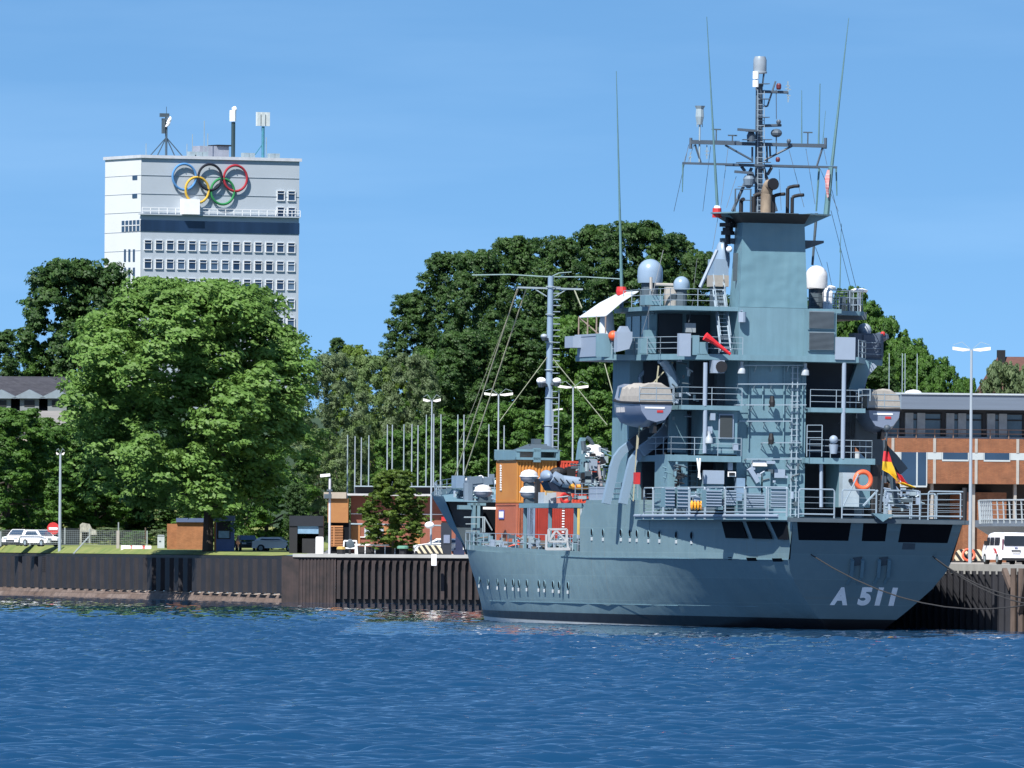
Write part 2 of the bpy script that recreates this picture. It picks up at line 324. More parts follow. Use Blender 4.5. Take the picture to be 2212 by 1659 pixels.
# middle quay wall
s = MB(); s.bx(-19.9, -18.4, 1005.85, 1006.8, -1, 4.02); s.build('corner_pile', PILE2, w1)
w2 = thing('ribbed_quay_wall', 'rust brown ribbed quay wall with pale concrete top edge', 'quay wall', (-18.9, 1006, 0))
pile_wall('smooth_piling', (-18.85, 1005.9, 0), (-15.2, 1005.55, 0), -1, 4.0, .3, .06, PILE2, w2)
q0 = Vector((-15.2, 1005.55, 0)); q1 = Vector((30, 1001.6, 0)); dq = (q1 - q0).normalized()
s = MB(); s.hexa([q0 + Vector((0, .5, -1)), q1 + Vector((0, .5, -1)), q1 + Vector((0, .7, -1)), q0 + Vector((0, .7, -1))], [q0 + Vector((0, .5, 4)), q1 + Vector((0, .5, 4)), q1 + Vector((0, .7, 4)), q0 + Vector((0, .7, 4))]); s.build('back_wall', BLACK, w2)
s = MB()
for k in range(72):
    c = q0 + dq * (.605 * k + .1)
    s.prism([(c.x, c.y, 0.35), (c.x + .3, c.y, 0.35), (c.x + .3, c.y, 3.3), (c.x + .42, c.y, 3.7), (c.x + .02, c.y, 3.7), (c.x, c.y, 3.2)], (0, .5, 0))
s.build('rib', PILE2, w2)['kind'] = 'stuff'
s = MB(); s.hexa([q0 + Vector((-.1, .25, 3.55)), q1 + Vector((0, .25, 3.55)), q1 + Vector((0, .5, 3.55)), q0 + Vector((-.1, .5, 3.55))], [q0 + Vector((-.1, .2, 4)), q1 + Vector((0, .2, 4)), q1 + Vector((0, .5, 4)), q0 + Vector((-.1, .5, 4))]); s.build('waler', PILE2, w2)
s = MB(); a = Vector((-18.95, 1005.75, 0)); s.hexa([a + Vector((0, 0, 3.95)), q1 + Vector((0, -.15, 3.95)), q1 + Vector((0, .8, 3.95)), a + Vector((0, .8, 3.95))], [a + Vector((0, 0, 4.24)), q1 + Vector((0, -.15, 4.24)), q1 + Vector((0, .8, 4.24)), a + Vector((0, .8, 4.24))]); s.build('coping', CONC, w2)
for uu in (938,):
    c = wy(uu, 1212, 1003.4); s = MB(); s.bx(c.x - .25, c.x + .2, c.y - .3, c.y + .1, 3.3, 4.3); tag(s.build('number_board', WHITE, off=Vector((c.x, c.y, 3.3))), 'small white board hanging over the quay edge left of the ship bow', 'board').location = (c.x, c.y, 3.3)
# ---- ship frame, needed for the pier beside it
TH = R(15.0); S0 = Vector((22.63, 714.0, 0))
MS = Matrix.Translation(S0) @ Matrix.Rotation(math.pi / 2 + TH, 4, 'Z') @ Matrix.Rotation(.009, 4, 'X')
S = Frame(MS)
MP = Matrix.Translation(S0) @ Matrix.Rotation(math.pi / 2 + TH, 4, 'Z'); PF = Frame(MP)
def pw(a, b_, z): return MP @ Vector((a, b_, z))
PW = -9.3; PZ = 4.1
pier = MB()
pts = [pw(-60, PW, PZ), pw(-60, -90, PZ), pw(330, -200, PZ), pw(290, -80, PZ), pw(104, PW, PZ)]
pier.prism([(p.x, p.y, PZ) for p in pts], (0, 0, -5.2)); tag(pier.build('pier_apron', mat('pier_concrete', (.38, .35, .31), .9, var=.2, scale=.5)), kind='structure')
w3 = thing('pier_wall', 'black sheet pile pier wall in shadow behind the ship stern', 'quay wall', pw(0, PW, 0))
pile_wall('piling', pw(-60, PW + .12, 0), pw(104, PW + .12, 0), -1, 3.7, 1.35, .4, mat('black_piling', (.012, .013, .02), .7, var=.3, streak=.3), w3)
s = MB(); s.hexa([pw(-60, PW + .35, 3.5), pw(104, PW + .35, 3.5), pw(104, PW - .4, 3.5), pw(-60, PW - .4, 3.5)], [pw(-60, PW + .35, 4.13), pw(104, PW + .35, 4.13), pw(104, PW - .4, 4.13), pw(-60, PW - .4, 4.13)]); s.build('coping', CONC, w3)
WOOD = mat('weathered_timber', (.11, .08, .065), .9, var=.3, scale=3, stretch=(1, 1, .3))
for k, aa in enumerate((-2.2, -7.2)):
    tf = thing('timber_fender', ('brown timber fender frame on the pier wall at the right edge', 'brown timber fender frame beyond the right edge of the pier')[k], 'fender', pw(aa, PW + .5, 0)); c = pw
    s = MB(); s.bar(c(aa, PW + .7, -1), c(aa, PW + .7, 3.9), .2, 8); s.bar(c(aa + 1.6, PW + .7, -1), c(aa + 1.6, PW + .7, 3.9), .2, 8); s.build('post', WOOD, tf)
    s = MB(); s.beam(c(aa + 3.2, PW + .8, 3.8), c(aa + 1.7, PW + .8, 2.6), .3, .3); s.beam(c(aa - 1.6, PW + .8, 3.8), c(aa - .1, PW + .8, 1.2), .3, .3); s.build('brace', WOOD, tf)
# ---- office tower
TF = Frame(Matrix.Translation((wy(303, 700, 1900).x, 1900, 0)) @ Matrix.Rotation(R(27), 4, 'Z'))
WT = mat('shaded_white_facade', (.46, .52, .58), .7, var=.04, scale=.15)  # front toned greyer than the side, its dimmer light painted in
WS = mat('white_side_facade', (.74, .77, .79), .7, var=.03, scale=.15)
tw = thing('office_tower', 'tall white office tower with ring emblem rising behind the trees', 'building', (0, 0, 15), TF.M)
tw_r = TF.on(646, 500, y=0).x; tz = TF.on(304, 341, y=0).z; dpt = TF.on(228, 345, x=0).y
g0 = 12
bz = TF.on(304, 457, y=0).z
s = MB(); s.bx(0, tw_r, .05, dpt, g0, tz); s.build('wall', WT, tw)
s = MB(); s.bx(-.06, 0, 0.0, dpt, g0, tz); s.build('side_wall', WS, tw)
s = MB(); s.bx(-.3, tw_r + .3, -.3, dpt + .3, tz, tz + .5); s.build('roof_edge', mat('roof_edge', (.6, .63, .68), .6), tw)
s = MB()
for v0 in (378, 418): z_ = TF.on(304, v0, y=0).z; s.bx(-.08, tw_r, -.03, .04, z_ - .03, z_ + .03)
for v0 in (378, 418, 458, 500, 541): z_ = TF.on(304, v0, y=0).z; s.bx(-.10, -.05, 0, dpt, z_ - .03, z_ + .03)
s.build('joint_line', mat('joint', (.33, .38, .43), .8), tw)
# band window
z1 = TF.on(304, 475, y=0).z; z0 = TF.on(304, 499, y=0).z; yb = TF.on(264, 490, x=0).y
s = MB(); s.bx(-.09, tw_r + .05, -.06, 0.06, z0, z1); s.build('band_window', mat('band_glass', (.015, .035, .08), .25, var=.5, scale=.2, stretch=(1, 1, .01)), tw)
s = MB(); s.bx(-.12, -.03, -.05, yb, z0, z1)
sw = s.build('side_band_window', GLASS, tw); s = MB()
for k in range(5): s.bx(-.2, -.12, yb * k / 5, yb * k / 5 + .15, z0, z1)
s.bx(-.2, -.12, 0, yb, (z0 + z1) / 2, (z0 + z1) / 2 + .15); s.build('mullion', WS, sw)
# ledge with railing
s = MB(); zl = TF.on(304, 461, y=0).z; s.bx(-.5, tw_r, -.5, 0.0, zl - .2, zl); s.build('ledge', WT, tw)
s = MB()
for k in range(20): s.bar((tw_r * k / 19, -.42, zl), (tw_r * k / 19, -.42, zl + 1.0), .05, 4)
for h in (.5, 1.0): s.bar((0, -.42, zl + h), (tw_r, -.42, zl + h), .05, 4)
s.build('ledge_railing', WHITE, tw)
a = TF.on(376, 457, y=-1.0); bq = TF.on(398, 430, y=-1.0)
s = MB(); s.bx(a.x + 1.6, a.x + 4.6, -1.2, 0, zl, bq.z); s.build('terrace_box', WHITE, tw)
# windows
r1 = rg(350, 380, 1.71)
fr = MB(); fr.bx(-.86, .86, -.10, .02, -.9, .9)
TPANE = mat('tower_pane', (.02, .05, .10), .2); t = TPANE.node_tree; oi = N(t, 'ShaderNodeObjectInfo'); cr = N(t, 'ShaderNodeValToRGB'); cr.color_ramp.elements[0].color = (.012, .03, .07, 1); cr.color_ramp.elements[1].color = (.11, .17, .25, 1); cr.color_ramp.elements[1].position = 1.0; cr.color_ramp.elements.new(.6).color = (.03, .06, .12, 1)
t.links.new(oi.outputs['Random'], cr.inputs[0]); t.links.new(cr.outputs[0], t.nodes['Principled BSDF'].inputs['Base Color'])
def tower_window(x, z, first=[None]):
    if first[0] is None:
        f_ = MB(); wv = .60; hv = .74
        for q_ in ((-wv - .12, -wv), (wv, wv + .12)): f_.bx(q_[0], q_[1], -.14, .04, -hv, hv)
        for q_ in ((-hv - .14, -hv), (hv, hv + .08), (.28, .36)): f_.bx(-wv - .12, wv + .12, -.16, .04, q_[0], q_[1])
        o = f_.build('window', WS, tw, off=Vector((0, 0, 0))); g_ = MB(); g_.bx(-wv, wv, -.04, .08, -hv, hv); g_.build('pane', TPANE, o); first[0] = o
    else:
        o = dup(first[0], tw)
    o.location = Vector((x, 0, z)) - OFF[tw.name]
u0, v0 = r1(413, 1022); u1, v1 = r1(1393, 1048)
cols_ = [TF.on(u0 + (u1 - u0) * k / 13, v0 + (v1 - v0) * k / 13, y=0) for k in range(14)]
x0_, x1_ = cols_[0].x, cols_[13].x; zz = cols_[6].z; step = zz - TF.on(*r1(866, 1162), y=0).z
hid = lambda k, r_: r_ >= 3 and k < 10
for r_ in range(5):
    for k in range(14):
        if hid(k, r_) and r_ > 3: continue
        tower_window(x0_ + (x1_ - x0_) * k / 13, zz - step * r_)
for (zx, zy) in ((1321, 688), (1395, 690)):
    p = TF.on(*r1(zx, zy), y=0); tower_window(p.x, p.z)
for (zx, zy) in ((1321, 800), (1395, 803)):
    p = TF.on(*r1(zx, zy), y=0); tower_window(p.x, p.z)
sm = MB(); sm.bx(-.14, -.04, -.9, .9, -.35, .35); p = TF.on(*r1(318, 565), x=0); so_ = sm.build('slot_window', GLASS, tw, off=Vector((0, 0, 0))); so_.location = Vector((0, 2.3, p.z)) - OFF[tw.name]
c_ = dup(so_, tw); p = TF.on(*r1(318, 690), x=0); c_.location = Vector((0, 2.3, p.z)) - OFF[tw.name]
sm = MB(); sm.bx(-.14, -.04, -.35, .35, -1.0, 1.0); first = None
for zy in (1097, 1222):
    for zx in (260, 290, 321):
        p = TF.on(*r1(zx, zy), x=0)
        if first is None: first = o = sm.build('stair_window', GLASS, tw, off=Vector((0, 0, 0)))
        else: o = dup(first, tw)
        o.location = Vector((0, p.y, p.z)) - OFF[tw.name]
# ring emblem
rc = {'light blue': ((.10, .30, .62), 662, 560), 'black': ((.01, .015, .03), 838, 562), 'red': ((.42, .03, .05), 1012, 570), 'yellow': ((.70, .45, .06), 750, 650), 'green': ((.03, .27, .09), 924, 660)}
for k, (nm, (col, zx, zy)) in enumerate(rc.items()):
    yy = -.45 - .12 * (k % 2)
    p = TF.on(*r1(zx, zy), y=yy); s = MB(); s.torus(p, 2.12, .21, (1, 0, 0), (0, 0, 1), 40, 8)
    s.build('ring', mat('ring_' + nm.replace(' ', '_'), tuple(c_ * .85 + .01 for c_ in col), .8, var=.03, spec=.2), tw, smooth=60, label=nm + ' ring of the emblem')
s = MB()
for zx, zy in ((662, 500), (838, 500), (1012, 510), (700, 720), (880, 730)):
    p = TF.on(*r1(zx, zy), y=-.45); s = MB(); s.bar(p, (p.x, 0.05, p.z), .08, 4); s.build('ring_bracket', STEEL, tw)
# roof things
def tp(zx, zy, y=3.0): return TF.on(*r1(zx, zy), y=y)
s = MB(); a = tp(770, 410, 5); c = tp(968, 352, 5); s.bx(a.x, c.x, 5, 8, tz + .5, c.z); rh = s.build('roof_house', mat('roofhouse', (.3, .33, .4), .7), tw)
s = MB(); s.bx(a.x + 3, c.x + .3, 4.7, 8.3, c.z, c.z + .25); s.build('roof_house_lid', BLACK, rh)
am = MB(); a = tp(538, 400); b_ = tp(538, 150); am.bar((a.x, 3, tz), (a.x, 3, b_.z), .22, 6)
for zx in (425, 475, 600, 655): q_ = tp(zx, 390); am.bar((a.x, 3, tp(538, 290).z), (q_.x, 3, tz + .4), .1, 4)
am.bar((a.x, 3, b_.z), (a.x, 3, tp(545, 80).z), .05, 4); am = am.build('antenna_mast', mat('mast_dark', (.06, .1, .14), .6), tw)
s = MB(); q_ = tp(538, 210); s.bx(q_.x - .7, q_.x - .3, 2.7, 3.3, q_.z - 1.3, q_.z + 1.2); q_ = tp(530, 138); s.bx(q_.x - .9, q_.x + .7, 2.8, 3.2, q_.z - .3, q_.z + .3); s.build('aerial', PDARK, am)
s = MB()
for zx, zy in ((570, 180), (562, 205)): q_ = tp(zx, zy, 2.6); s.lathe([(.1, 0), (.6, .3), (.65, .5)], q_, 12, Matrix.Rotation(R(-60), 3, 'Y'))
s.build('dish', WHITE, am)
am2 = MB(); a = tp(996, 400); am2.bar((a.x, 3, tz), (a.x, 3, tp(996, 185).z), .33, 8); am2 = am2.build('antenna_mast', mat('mast_darkteal', (.02, .05, .06), .6), tw)
s = MB(); z_ = tp(992, 180).z; s.bar((a.x - .1, 3, z_), (a.x - .1, 3, tp(992, 105).z), .55, 10); s.bar((a.x - .1, 3, tp(992, 100).z), (a.x + .4, 3, tp(998, 90).z), .4, 8); s.build('panel_antenna', WHITE, am2)
am3 = MB(); a = tp(1200, 400); am3.bar((a.x, 3, tz), (a.x, 3, tp(1200, 215).z), .25, 8); am3.bar((a.x, 3, tz + 3), (tp(1130, 410).x, 3, tz + .5), .08, 4); am3 = am3.build('antenna_mast', mat('mast_teal', (.05, .22, .30), .6), tw)
s = MB(); z_ = tp(1197, 212).z; zt_ = tp(1197, 118).z
for dx in (-.95, -.1, .75): s.bx(a.x + dx - .3, a.x + dx + .3, 2.6, 3.2, z_, zt_)
s.build('panel_antenna', mat('antenna_white', (.62, .68, .68), .5), am3)
s = MB()
for zx, hh in ((680, 1.6), (717, 3.2), (400, 1.5), (797, 5.5), (822, 3.4), (1222, 3.0)):
    q_ = tp(zx, 395); s = MB(); s.bar((q_.x, 3, tz), (q_.x, 3, tz + 1 + hh), .07, 4); s.build('roof_aerial', STEEL, tw)
for zx in (690, 740, 780, 1060, 1100, 1240, 1270): q_ = tp(zx, 410); s = MB(); s.bx(q_.x - .5, q_.x + .5, 1.5, 2.5, tz + .5, tz + 1.3); s.build('roof_unit', STEEL, tw)
# ---- brick harbour office on the right
BF = Frame(Matrix.Translation((wy(1880, 1190, 835).x, 835, 0)) @ Matrix.Rotation(R(15), 4, 'Z'))
BR = brick_mat('orange_brick', (.28, .098, .036), (.34, .13, .05), (.16, .085, .06), 4, 13, var=.3)
s2r = rg(3400, 1250, 2.073)
def bf(zx, zy, y=0): return BF.on(*s2r(zx, zy), y=y)
hb = thing('brick_office_building', 'long brick office building with flat grey roof band right of the ship', 'building', (0, 0, 4.1), BF.M)
L = 34; zt = bf(900, 683, -.9).z; zf = bf(900, 805, -.9).z; zb = bf(900, 1045).z; zm1 = bf(900, 1162).z; zm0 = bf(900, 1220).z; zbb = bf(900, 1420).z
s = MB(); s.bx(-12, L, -1.2, 14, zf, zt); s.build('roof_band', mat('aluminium_fascia', (.16, .20, .26), .45, var=.08, stretch=(.1, .1, 3)), hb)
s = MB(); s.bx(-12.1, L, -1.3, 14.1, zt, zt + .12); s.build('roof_edge', mat('fascia_edge', (.5, .56, .6), .5), hb)
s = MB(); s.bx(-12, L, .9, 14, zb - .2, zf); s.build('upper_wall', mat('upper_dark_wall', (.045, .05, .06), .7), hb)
for k in range(11):
    x = bf(440, 900).x + (bf(780, 900).x - bf(440, 900).x) * k - 9.2
    wdw = MB()
    for (a0, a1, c0, c1) in ((-2.7, -2.6, 0, 1), (-.1, 0, 0, 1), (-2.7, 0, -.04, 0), (-2.7, 0, .96, 1), (-2.7, 0, .70, .76), (-1.8, -1.7, 0, .0)):
        h_ = zf - zb - .35
        wdw.bx(x + a0, x + a1, .75, .92, zb + .1 + h_ * c0, zb + .1 + h_ * c1)
    o = wdw.build('window', BLACK, hb); pn = MB(); h_ = zf - zb - .35; pn.bx(x - 2.6, x - .1, .84, .95, zb + .15, zb + .05 + h_); pn.build('pane', mat('reflecting_glass', (.10, .15, .19), .15, var=.35, scale=.5), o)
    dr = MB(); dr.bx(x + .3, x + .9, .7, .95, zb + .1, zb + .1 + h_); dr.bx(x + 1.2, x + 1.8, .7, .95, zb + .1, zb + .1 + h_); dr.build('slim_window', mat('slim_glass', (.35, .38, .40), .3, var=.2), hb)
s = MB(); s.bx(-12, L, 0, 14, zm1, zb); s.bx(-12, L, 0, 14, zbb, zm0); s.bx(-12, L, .02, 14, zm0, zm1); s.build('brick_wall', BR, hb)
pan = mat('white_spandrel', (.50, .56, .58), .6, var=.04)
first = None
s = MB()
wins = [(425, 635, 1), (770, 977, 0), (1115, 1320, 0)]
dx = bf(1115, 1190).x - bf(770, 1190).x
wx = [(bf(770, 1190).x + dx * k, k) for k in range(-6, 8)]
for x, k in wx:
    w_ = bf(977, 1190).x - bf(770, 1190).x
    wn = MB(); big = (k == -1)
    lo = zm0 - (1.9 if big else 0); wn.bx(x - .06, x + w_ + .06, -.03, .05, lo - .12, lo); wn.bx(x - .08, x, -.03, .05, lo, zm1); wn.bx(x + w_, x + w_ + .08, -.03, .05, lo, zm1)
    if big: wn.bx(x + w_ * .6, x + w_ * .66, -.03, .05, lo, zm1)
    o = wn.build('window', pan, hb); pn = MB(); pn.bx(x, x + w_, -.02, .04, lo, zm1); pn.build('pane', GLASS, o)
    s = MB(); s.bx(x + w_ + .1, x + dx - .1, -.03, .05, zm0, zm1); s.build('spandrel_panel', pan, hb)
s = MB()
for k in range(-6, 8):
    x = bf(700, 1190).x + dx * k; s.bx(x - .1, x + .1, -.06, .04, zm1, zb); s.bx(x - .1, x + .1, -.06, .04, zbb, zm0); s.bx(x - .1, x + .1, .5, .75, 4.1, zbb)
s.build('pilaster_strips', mat('pale_concrete_strip', (.42, .40, .37), .8), hb)
s = MB(); s.bx(-12, L, 0.25, 14, zb, zb + .12); s.build('gallery_slab', STEEL, hb)
s = MB()
for h in (.35, .65): s.bar((-12, .0, zb + h), (L, .0, zb + h), .05, 4)
for k in range(34): s.bar((-12 + k * 1.4, 0, zb), (-12 + k * 1.4, 0, zb + .65), .04, 4)
s.build('gallery_railing', mat('rust_rail', (.25, .16, .12), .7), hb)
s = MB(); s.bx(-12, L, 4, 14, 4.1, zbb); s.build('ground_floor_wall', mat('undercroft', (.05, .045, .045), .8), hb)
s = MB(); x = bf(1040, 1600).x; s.bx(x - .7, x + 2.6, .8, 4, 4.1, zbb - .6); s.build('brick_pier', BR, hb)
s = MB(); a = bf(525, 678, 3); s.ball((a.x, 3, zt + .1), .65, .65, .3); s.build('roof_dome', WHITE, hb, smooth=True)
s = MB()
for zx in (323, 432, 455, 555): q_ = bf(zx, 660, 2); s.bar((q_.x, 2, zt), (q_.x, 2, zt + 3.0), .03, 4)
s.build('roof_aerial', STEEL, hb)
# ---- houses with pitched roofs on the hill
def gable_house(name, label, c, wd, dp, zb_, ze, zr, rot, mroof, mwall, hip=.0, chim=None, group=None):
    M = Matrix.Translation(c) @ Matrix.Rotation(rot, 4, 'Z'); h = thing(name, label, 'house', (0, 0, zb_), M, group)
    s = MB(); s.bx(-wd / 2, wd / 2, -dp / 2, dp / 2, zb_, ze); s.build('wall', mwall, h)
    s = MB(); a, b_ = wd / 2 + .4, dp / 2 + .4
    s.add([(-a, -b_, ze), (a, -b_, ze), (a, b_, ze), (-a, b_, ze), (-a + hip, 0, zr), (a - hip, 0, zr)], [(0, 1, 5, 4), (2, 3, 4, 5), (1, 2, 5), (3, 0, 4), (3, 2, 1, 0)])
    rf = s.build('roof', mroof, h)
    if chim is not None:
        s = MB(); s.bx(chim - .42, chim + .42, -.4, .4, zr - 1.0, zr + .75); s.build('chimney', BLACK, rf)
    return h
ROOFR = mat('red_brown_tiles', (.13, .055, .045), .8, var=.3, scale=4, stretch=(.3, .3, 4))
ROOFD = brick_mat('dark_tiles', (.035, .035, .045), (.05, .05, .06), (.02, .02, .03), 2.2, 2.6, var=.3)
ROOFG = mat('grey_tiles', (.22, .21, .20), .8, var=.2, scale=2.5, stretch=(.15, .15, 5))
WALLC = mat('render_wall', (.5, .45, .38), .8)
p = wy(2190, 765, 1330); gable_house('hill_house', 'house with steep red brown roof and black chimney at the right edge', (p.x, 1330, 0), 12, 9, 14, p.z - 9, p.z - .3, R(10), ROOFR, WALLC, 4.5, -1.5)
p = wy(1968, 760, 1330); gable_house('hill_house', 'house roof ridge just showing above the trees right of the ship', (p.x - 1.2, 1330, 0), 5, 8, 14, p.z - 4, p.z + .2, R(5), ROOFR, WHITE, .2)
# barracks roofs on the left
p = wy(0, 812, 1230); p2 = wy(0, 905, 1215)
h = gable_house('barracks', 'long building with dark tiled roof and pale dormers at the left edge', (wy(172, 812, 1233).x - 23, 1233, 0), 46, 20, 8, wy(0, 895, 1223).z, p.z, R(0), ROOFD, WALLC, .2)
dm = None
for k, zx in enumerate((10, 180, 347, 505)):
    q_ = W.on(zx * .3581, 729 + 400 * .3581, y=1225 - 1.2); x = q_.x
    f_ = MB(); f_.bx(-1.0, 1.0, -1.6, 3, -1.0, .35); f_.bx(-.01, .01, 0, .1, 0, .1)
    if dm is None:
        dm = o = f_.build('dormer', mat('dormer_wall', (.2, .22, .23), .7), h, off=Vector((0, 0, 0))); r_ = MB()
        r_.add([(-1.9, -2.2, .35), (1.9, -2.2, .35), (1.9, 3, .35), (-1.9, 3, .35), (0, -2.2, 1.3), (0, 3, 1.3)], [(0, 1, 4), (1, 2, 5, 4), (2, 3, 5), (3, 0, 4, 5)])
        r_.build('dormer_roof', mat('pale_sheet_roof', (.22, .27, .31), .5), o, off=Vector((0, 0, 0)))
        g_ = MB(); g_.bx(-.55, .55, -1.66, -1.55, -.5, .15); g_.build('dormer_window', BLACK, o, off=Vector((0, 0, 0)))
    else: o = dup(dm, h)
    OFFh = OFF[h.name]; o.location = (x - (wy(172, 812, 1233).x - 23), -8.6, q_.z - OFFh.z + .2)
pb = wy(0, 886, 1195); gable_house('long_shed', 'long low building with pale grey tiled roof below the dormers', (wy(172, 812, 1198).x - 20, 1198, 0), 40, 9, 6, wy(0, 935, 1193).z, pb.z, R(0), ROOFG, WALLC, .2)
# ================================================================== TREES
def leaf_mesh(name, seed, ncl, nleaf, lsize, flat=.75, bottom=.10, shape=1.0, droop=.35, m=None, inner=.45, elong=1.7, lobes=7, asp=1.15):
    """unit crown: half width .5, height 0..1; leaves gathered in clumps along boughs"""
    g = np.random.default_rng(seed)
    # big boughs give the outline its lobes
    A = []; rad = []
    nb_ = int(lobes * 5 * max(1, asp * .8))
    for k in range(nb_):
        th = k * 2.399 + g.uniform(-.3, .3); zz = ((k + .5) / nb_) ** .85; z = bottom + (1 - bottom) * zz
        prof = (max(.02, 1 - (max(0, zz - .42) / .6) ** 2.2) ** .5) * (1 - .35 * max(0, .3 - zz) / .3) * shape
        r = .5 * prof * g.uniform(.62, .84) * (1 if k % 4 else .4)
        br = g.uniform(.07, .15) * (1.0 - .25 * zz); A.append((r * math.cos(th), r * math.sin(th), min(z, 1 - (br * .85 + g.uniform(0, .03)) / asp))); rad.append(br)
    A = np.array(A); rad = np.array(rad)
    # clumps on the boughs
    bi = g.integers(0, len(A), ncl); d = g.normal(size=(ncl, 3)); d[:, 2] = d[:, 2] * .8 + .35; d /= np.linalg.norm(d, axis=1)[:, None]
    cc = A[bi] + d * (rad[bi] * g.uniform(.35, 1.3, ncl))[:, None] * np.array([1, 1, .85 / asp]); cr = g.uniform(.010, .040, ncl)
    ci = g.integers(0, ncl, nleaf); d2 = g.normal(size=(nleaf, 3)); d2[:, 2] += .25; d2 /= np.linalg.norm(d2, axis=1)[:, None]
    p = cc[ci] + d2 * (cr[ci] * g.uniform(.2, 1.0, nleaf) ** .6)[:, None] * np.array([1.5, 1.5, flat / asp])
    nrm_ = d2 * .8 + d[ci] * .7 + g.normal(size=(nleaf, 3)) * .45; nrm_[:, 2] = np.abs(nrm_[:, 2]) * .8 + .25; nrm_ /= np.linalg.norm(nrm_, axis=1)[:, None]
    keep = (p[:, 2] > 0) & (p[:, 2] < 1.0); p = p[keep]; nrm_ = nrm_[keep]; n = len(p)
    t_ = np.cross(nrm_, g.normal(size=(n, 3)) * .5 + np.array([0, 0, 1.0])); t_ /= np.linalg.norm(t_, axis=1)[:, None]
    b_ = np.cross(nrm_, t_); L = (lsize * g.uniform(.55, 1.25, n))[:, None]
    P0 = p - t_ * L * elong * .5; P2 = p + t_ * L * elong * .5; P1 = p + b_ * L * .5 - nrm_ * L * .1; P3 = p - b_ * L * .5 - nrm_ * L * .1
    P0[:, 2] -= L[:, 0] * droop; V = np.stack([P0, P1, P2, P3], 1); V[:, :, 2] = p[:, None, 2] + (V[:, :, 2] - p[:, None, 2]) / asp; V = V.reshape(-1, 3)
    me = bpy.data.meshes.new(name); me.vertices.add(len(V)); me.vertices.foreach_set('co', V.astype(np.float32).ravel())
    me.loops.add(n * 4); me.loops.foreach_set('vertex_index', np.arange(n * 4, dtype=np.int32)); me.polygons.add(n); me.polygons.foreach_set('loop_start', np.arange(0, n * 4, 4, dtype=np.int32))
    me.update(); me.validate(); me.materials.append(m); me['boughs'] = [float(x) for x in A[:, :].ravel()][:36]
    return me
LIME1 = leaf_mat('lime_leaves', (.11, .22, .042), (.235, .41, .095)); DARK1 = leaf_mat('dark_leaves', (.022, .068, .018), (.095, .19, .042))
MID1 = leaf_mat('mid_leaves', (.035, .105, .018), (.13, .27, .04)); BIR1 = leaf_mat('birch_leaves', (.11, .20, .065), (.26, .37, .13)); YEL1 = leaf_mat('yellow_green_leaves', (.08, .16, .02), (.19, .29, .04))
OLV1 = leaf_mat('olive_leaves', (.05, .105, .014), (.17, .26, .035)); GRY1 = leaf_mat('grey_green_leaves', (.11, .17, .075), (.22, .30, .14))
BARK = mat('bark', (.05, .04, .032), .95, var=.4, scale=6, stretch=(1, 1, .2), bump=.5)
def mk(nm, seed, m, nl=80000, ls=.020, **k): return leaf_mesh(nm, seed, k.pop('ncl', 1600), nl, ls, m=m, **k)
CR = {
 'lime': [mk('crown', 11, LIME1, 150000, .0125, ncl=3600, lobes=16, bottom=.16, shape=1.05)],
 'dark': [mk('crown', 21, DARK1, 130000, .0145, ncl=2400, lobes=13, asp=2.0), mk('crown', 22, DARK1, 130000, .0145, ncl=2400, lobes=12, asp=2.0), mk('crown', 23, DARK1, 130000, .0145, ncl=2400, lobes=12, shape=.95, asp=2.2)],
 'darkround': [mk('crown', 25, DARK1, 110000, .0150, ncl=2200, lobes=13, asp=1.15, bottom=.04)],
 'mid': [mk('crown', 31, MID1, 85000, .0165, lobes=8, bottom=.03, asp=1.4), mk('crown', 32, MID1, 85000, .0165, lobes=9, bottom=.02, asp=1.4)],
 'birch': [mk('crown', 41, BIR1, 60000, .014, flat=1.4, droop=.9, lobes=7, shape=.9, ncl=1300, asp=2.2), mk('crown', 42, GRY1, 60000, .014, flat=1.3, droop=.8, lobes=7, ncl=1300, asp=2.2)],
 'yellow': [mk('crown', 51, YEL1, 60000, .018, lobes=7, asp=2.0)],
 'olive': [mk('crown', 61, OLV1, 60000, .019, flat=.5, lobes=14, ncl=1500, bottom=.1, elong=2.2, shape=1.05)],
 'grey': [mk('crown', 71, GRY1, 50000, .02, lobes=8, bottom=.02)],
}
def trunk_mesh(boughs, seed, r=.018, z0=.0, slim=1.0):
    g = random.Random(seed); s = MB(); x = y = 0; pts = [(0, 0, -.02)]
    for k in range(1, 5):
        x += g.uniform(-.012, .012); y += g.uniform(-.012, .012); pts.append((x, y, .16 * k))
    for k in range(4): s.bar(pts[k], pts[k + 1], r * (1 - .18 * k), 7, r * (1 - .18 * (k + 1)))
    for k in range(0, len(boughs) - 2, 3):
        e = Vector(boughs[k:k + 3]); st = Vector(pts[1 + (k // 3) % 3]); mid = st.lerp(e, .5) + Vector((0, 0, .03)); s.bar(st, mid, r * .45, 5, r * .3); s.bar(mid, e, r * .3, 5, r * .1)
    return s
TR = {}
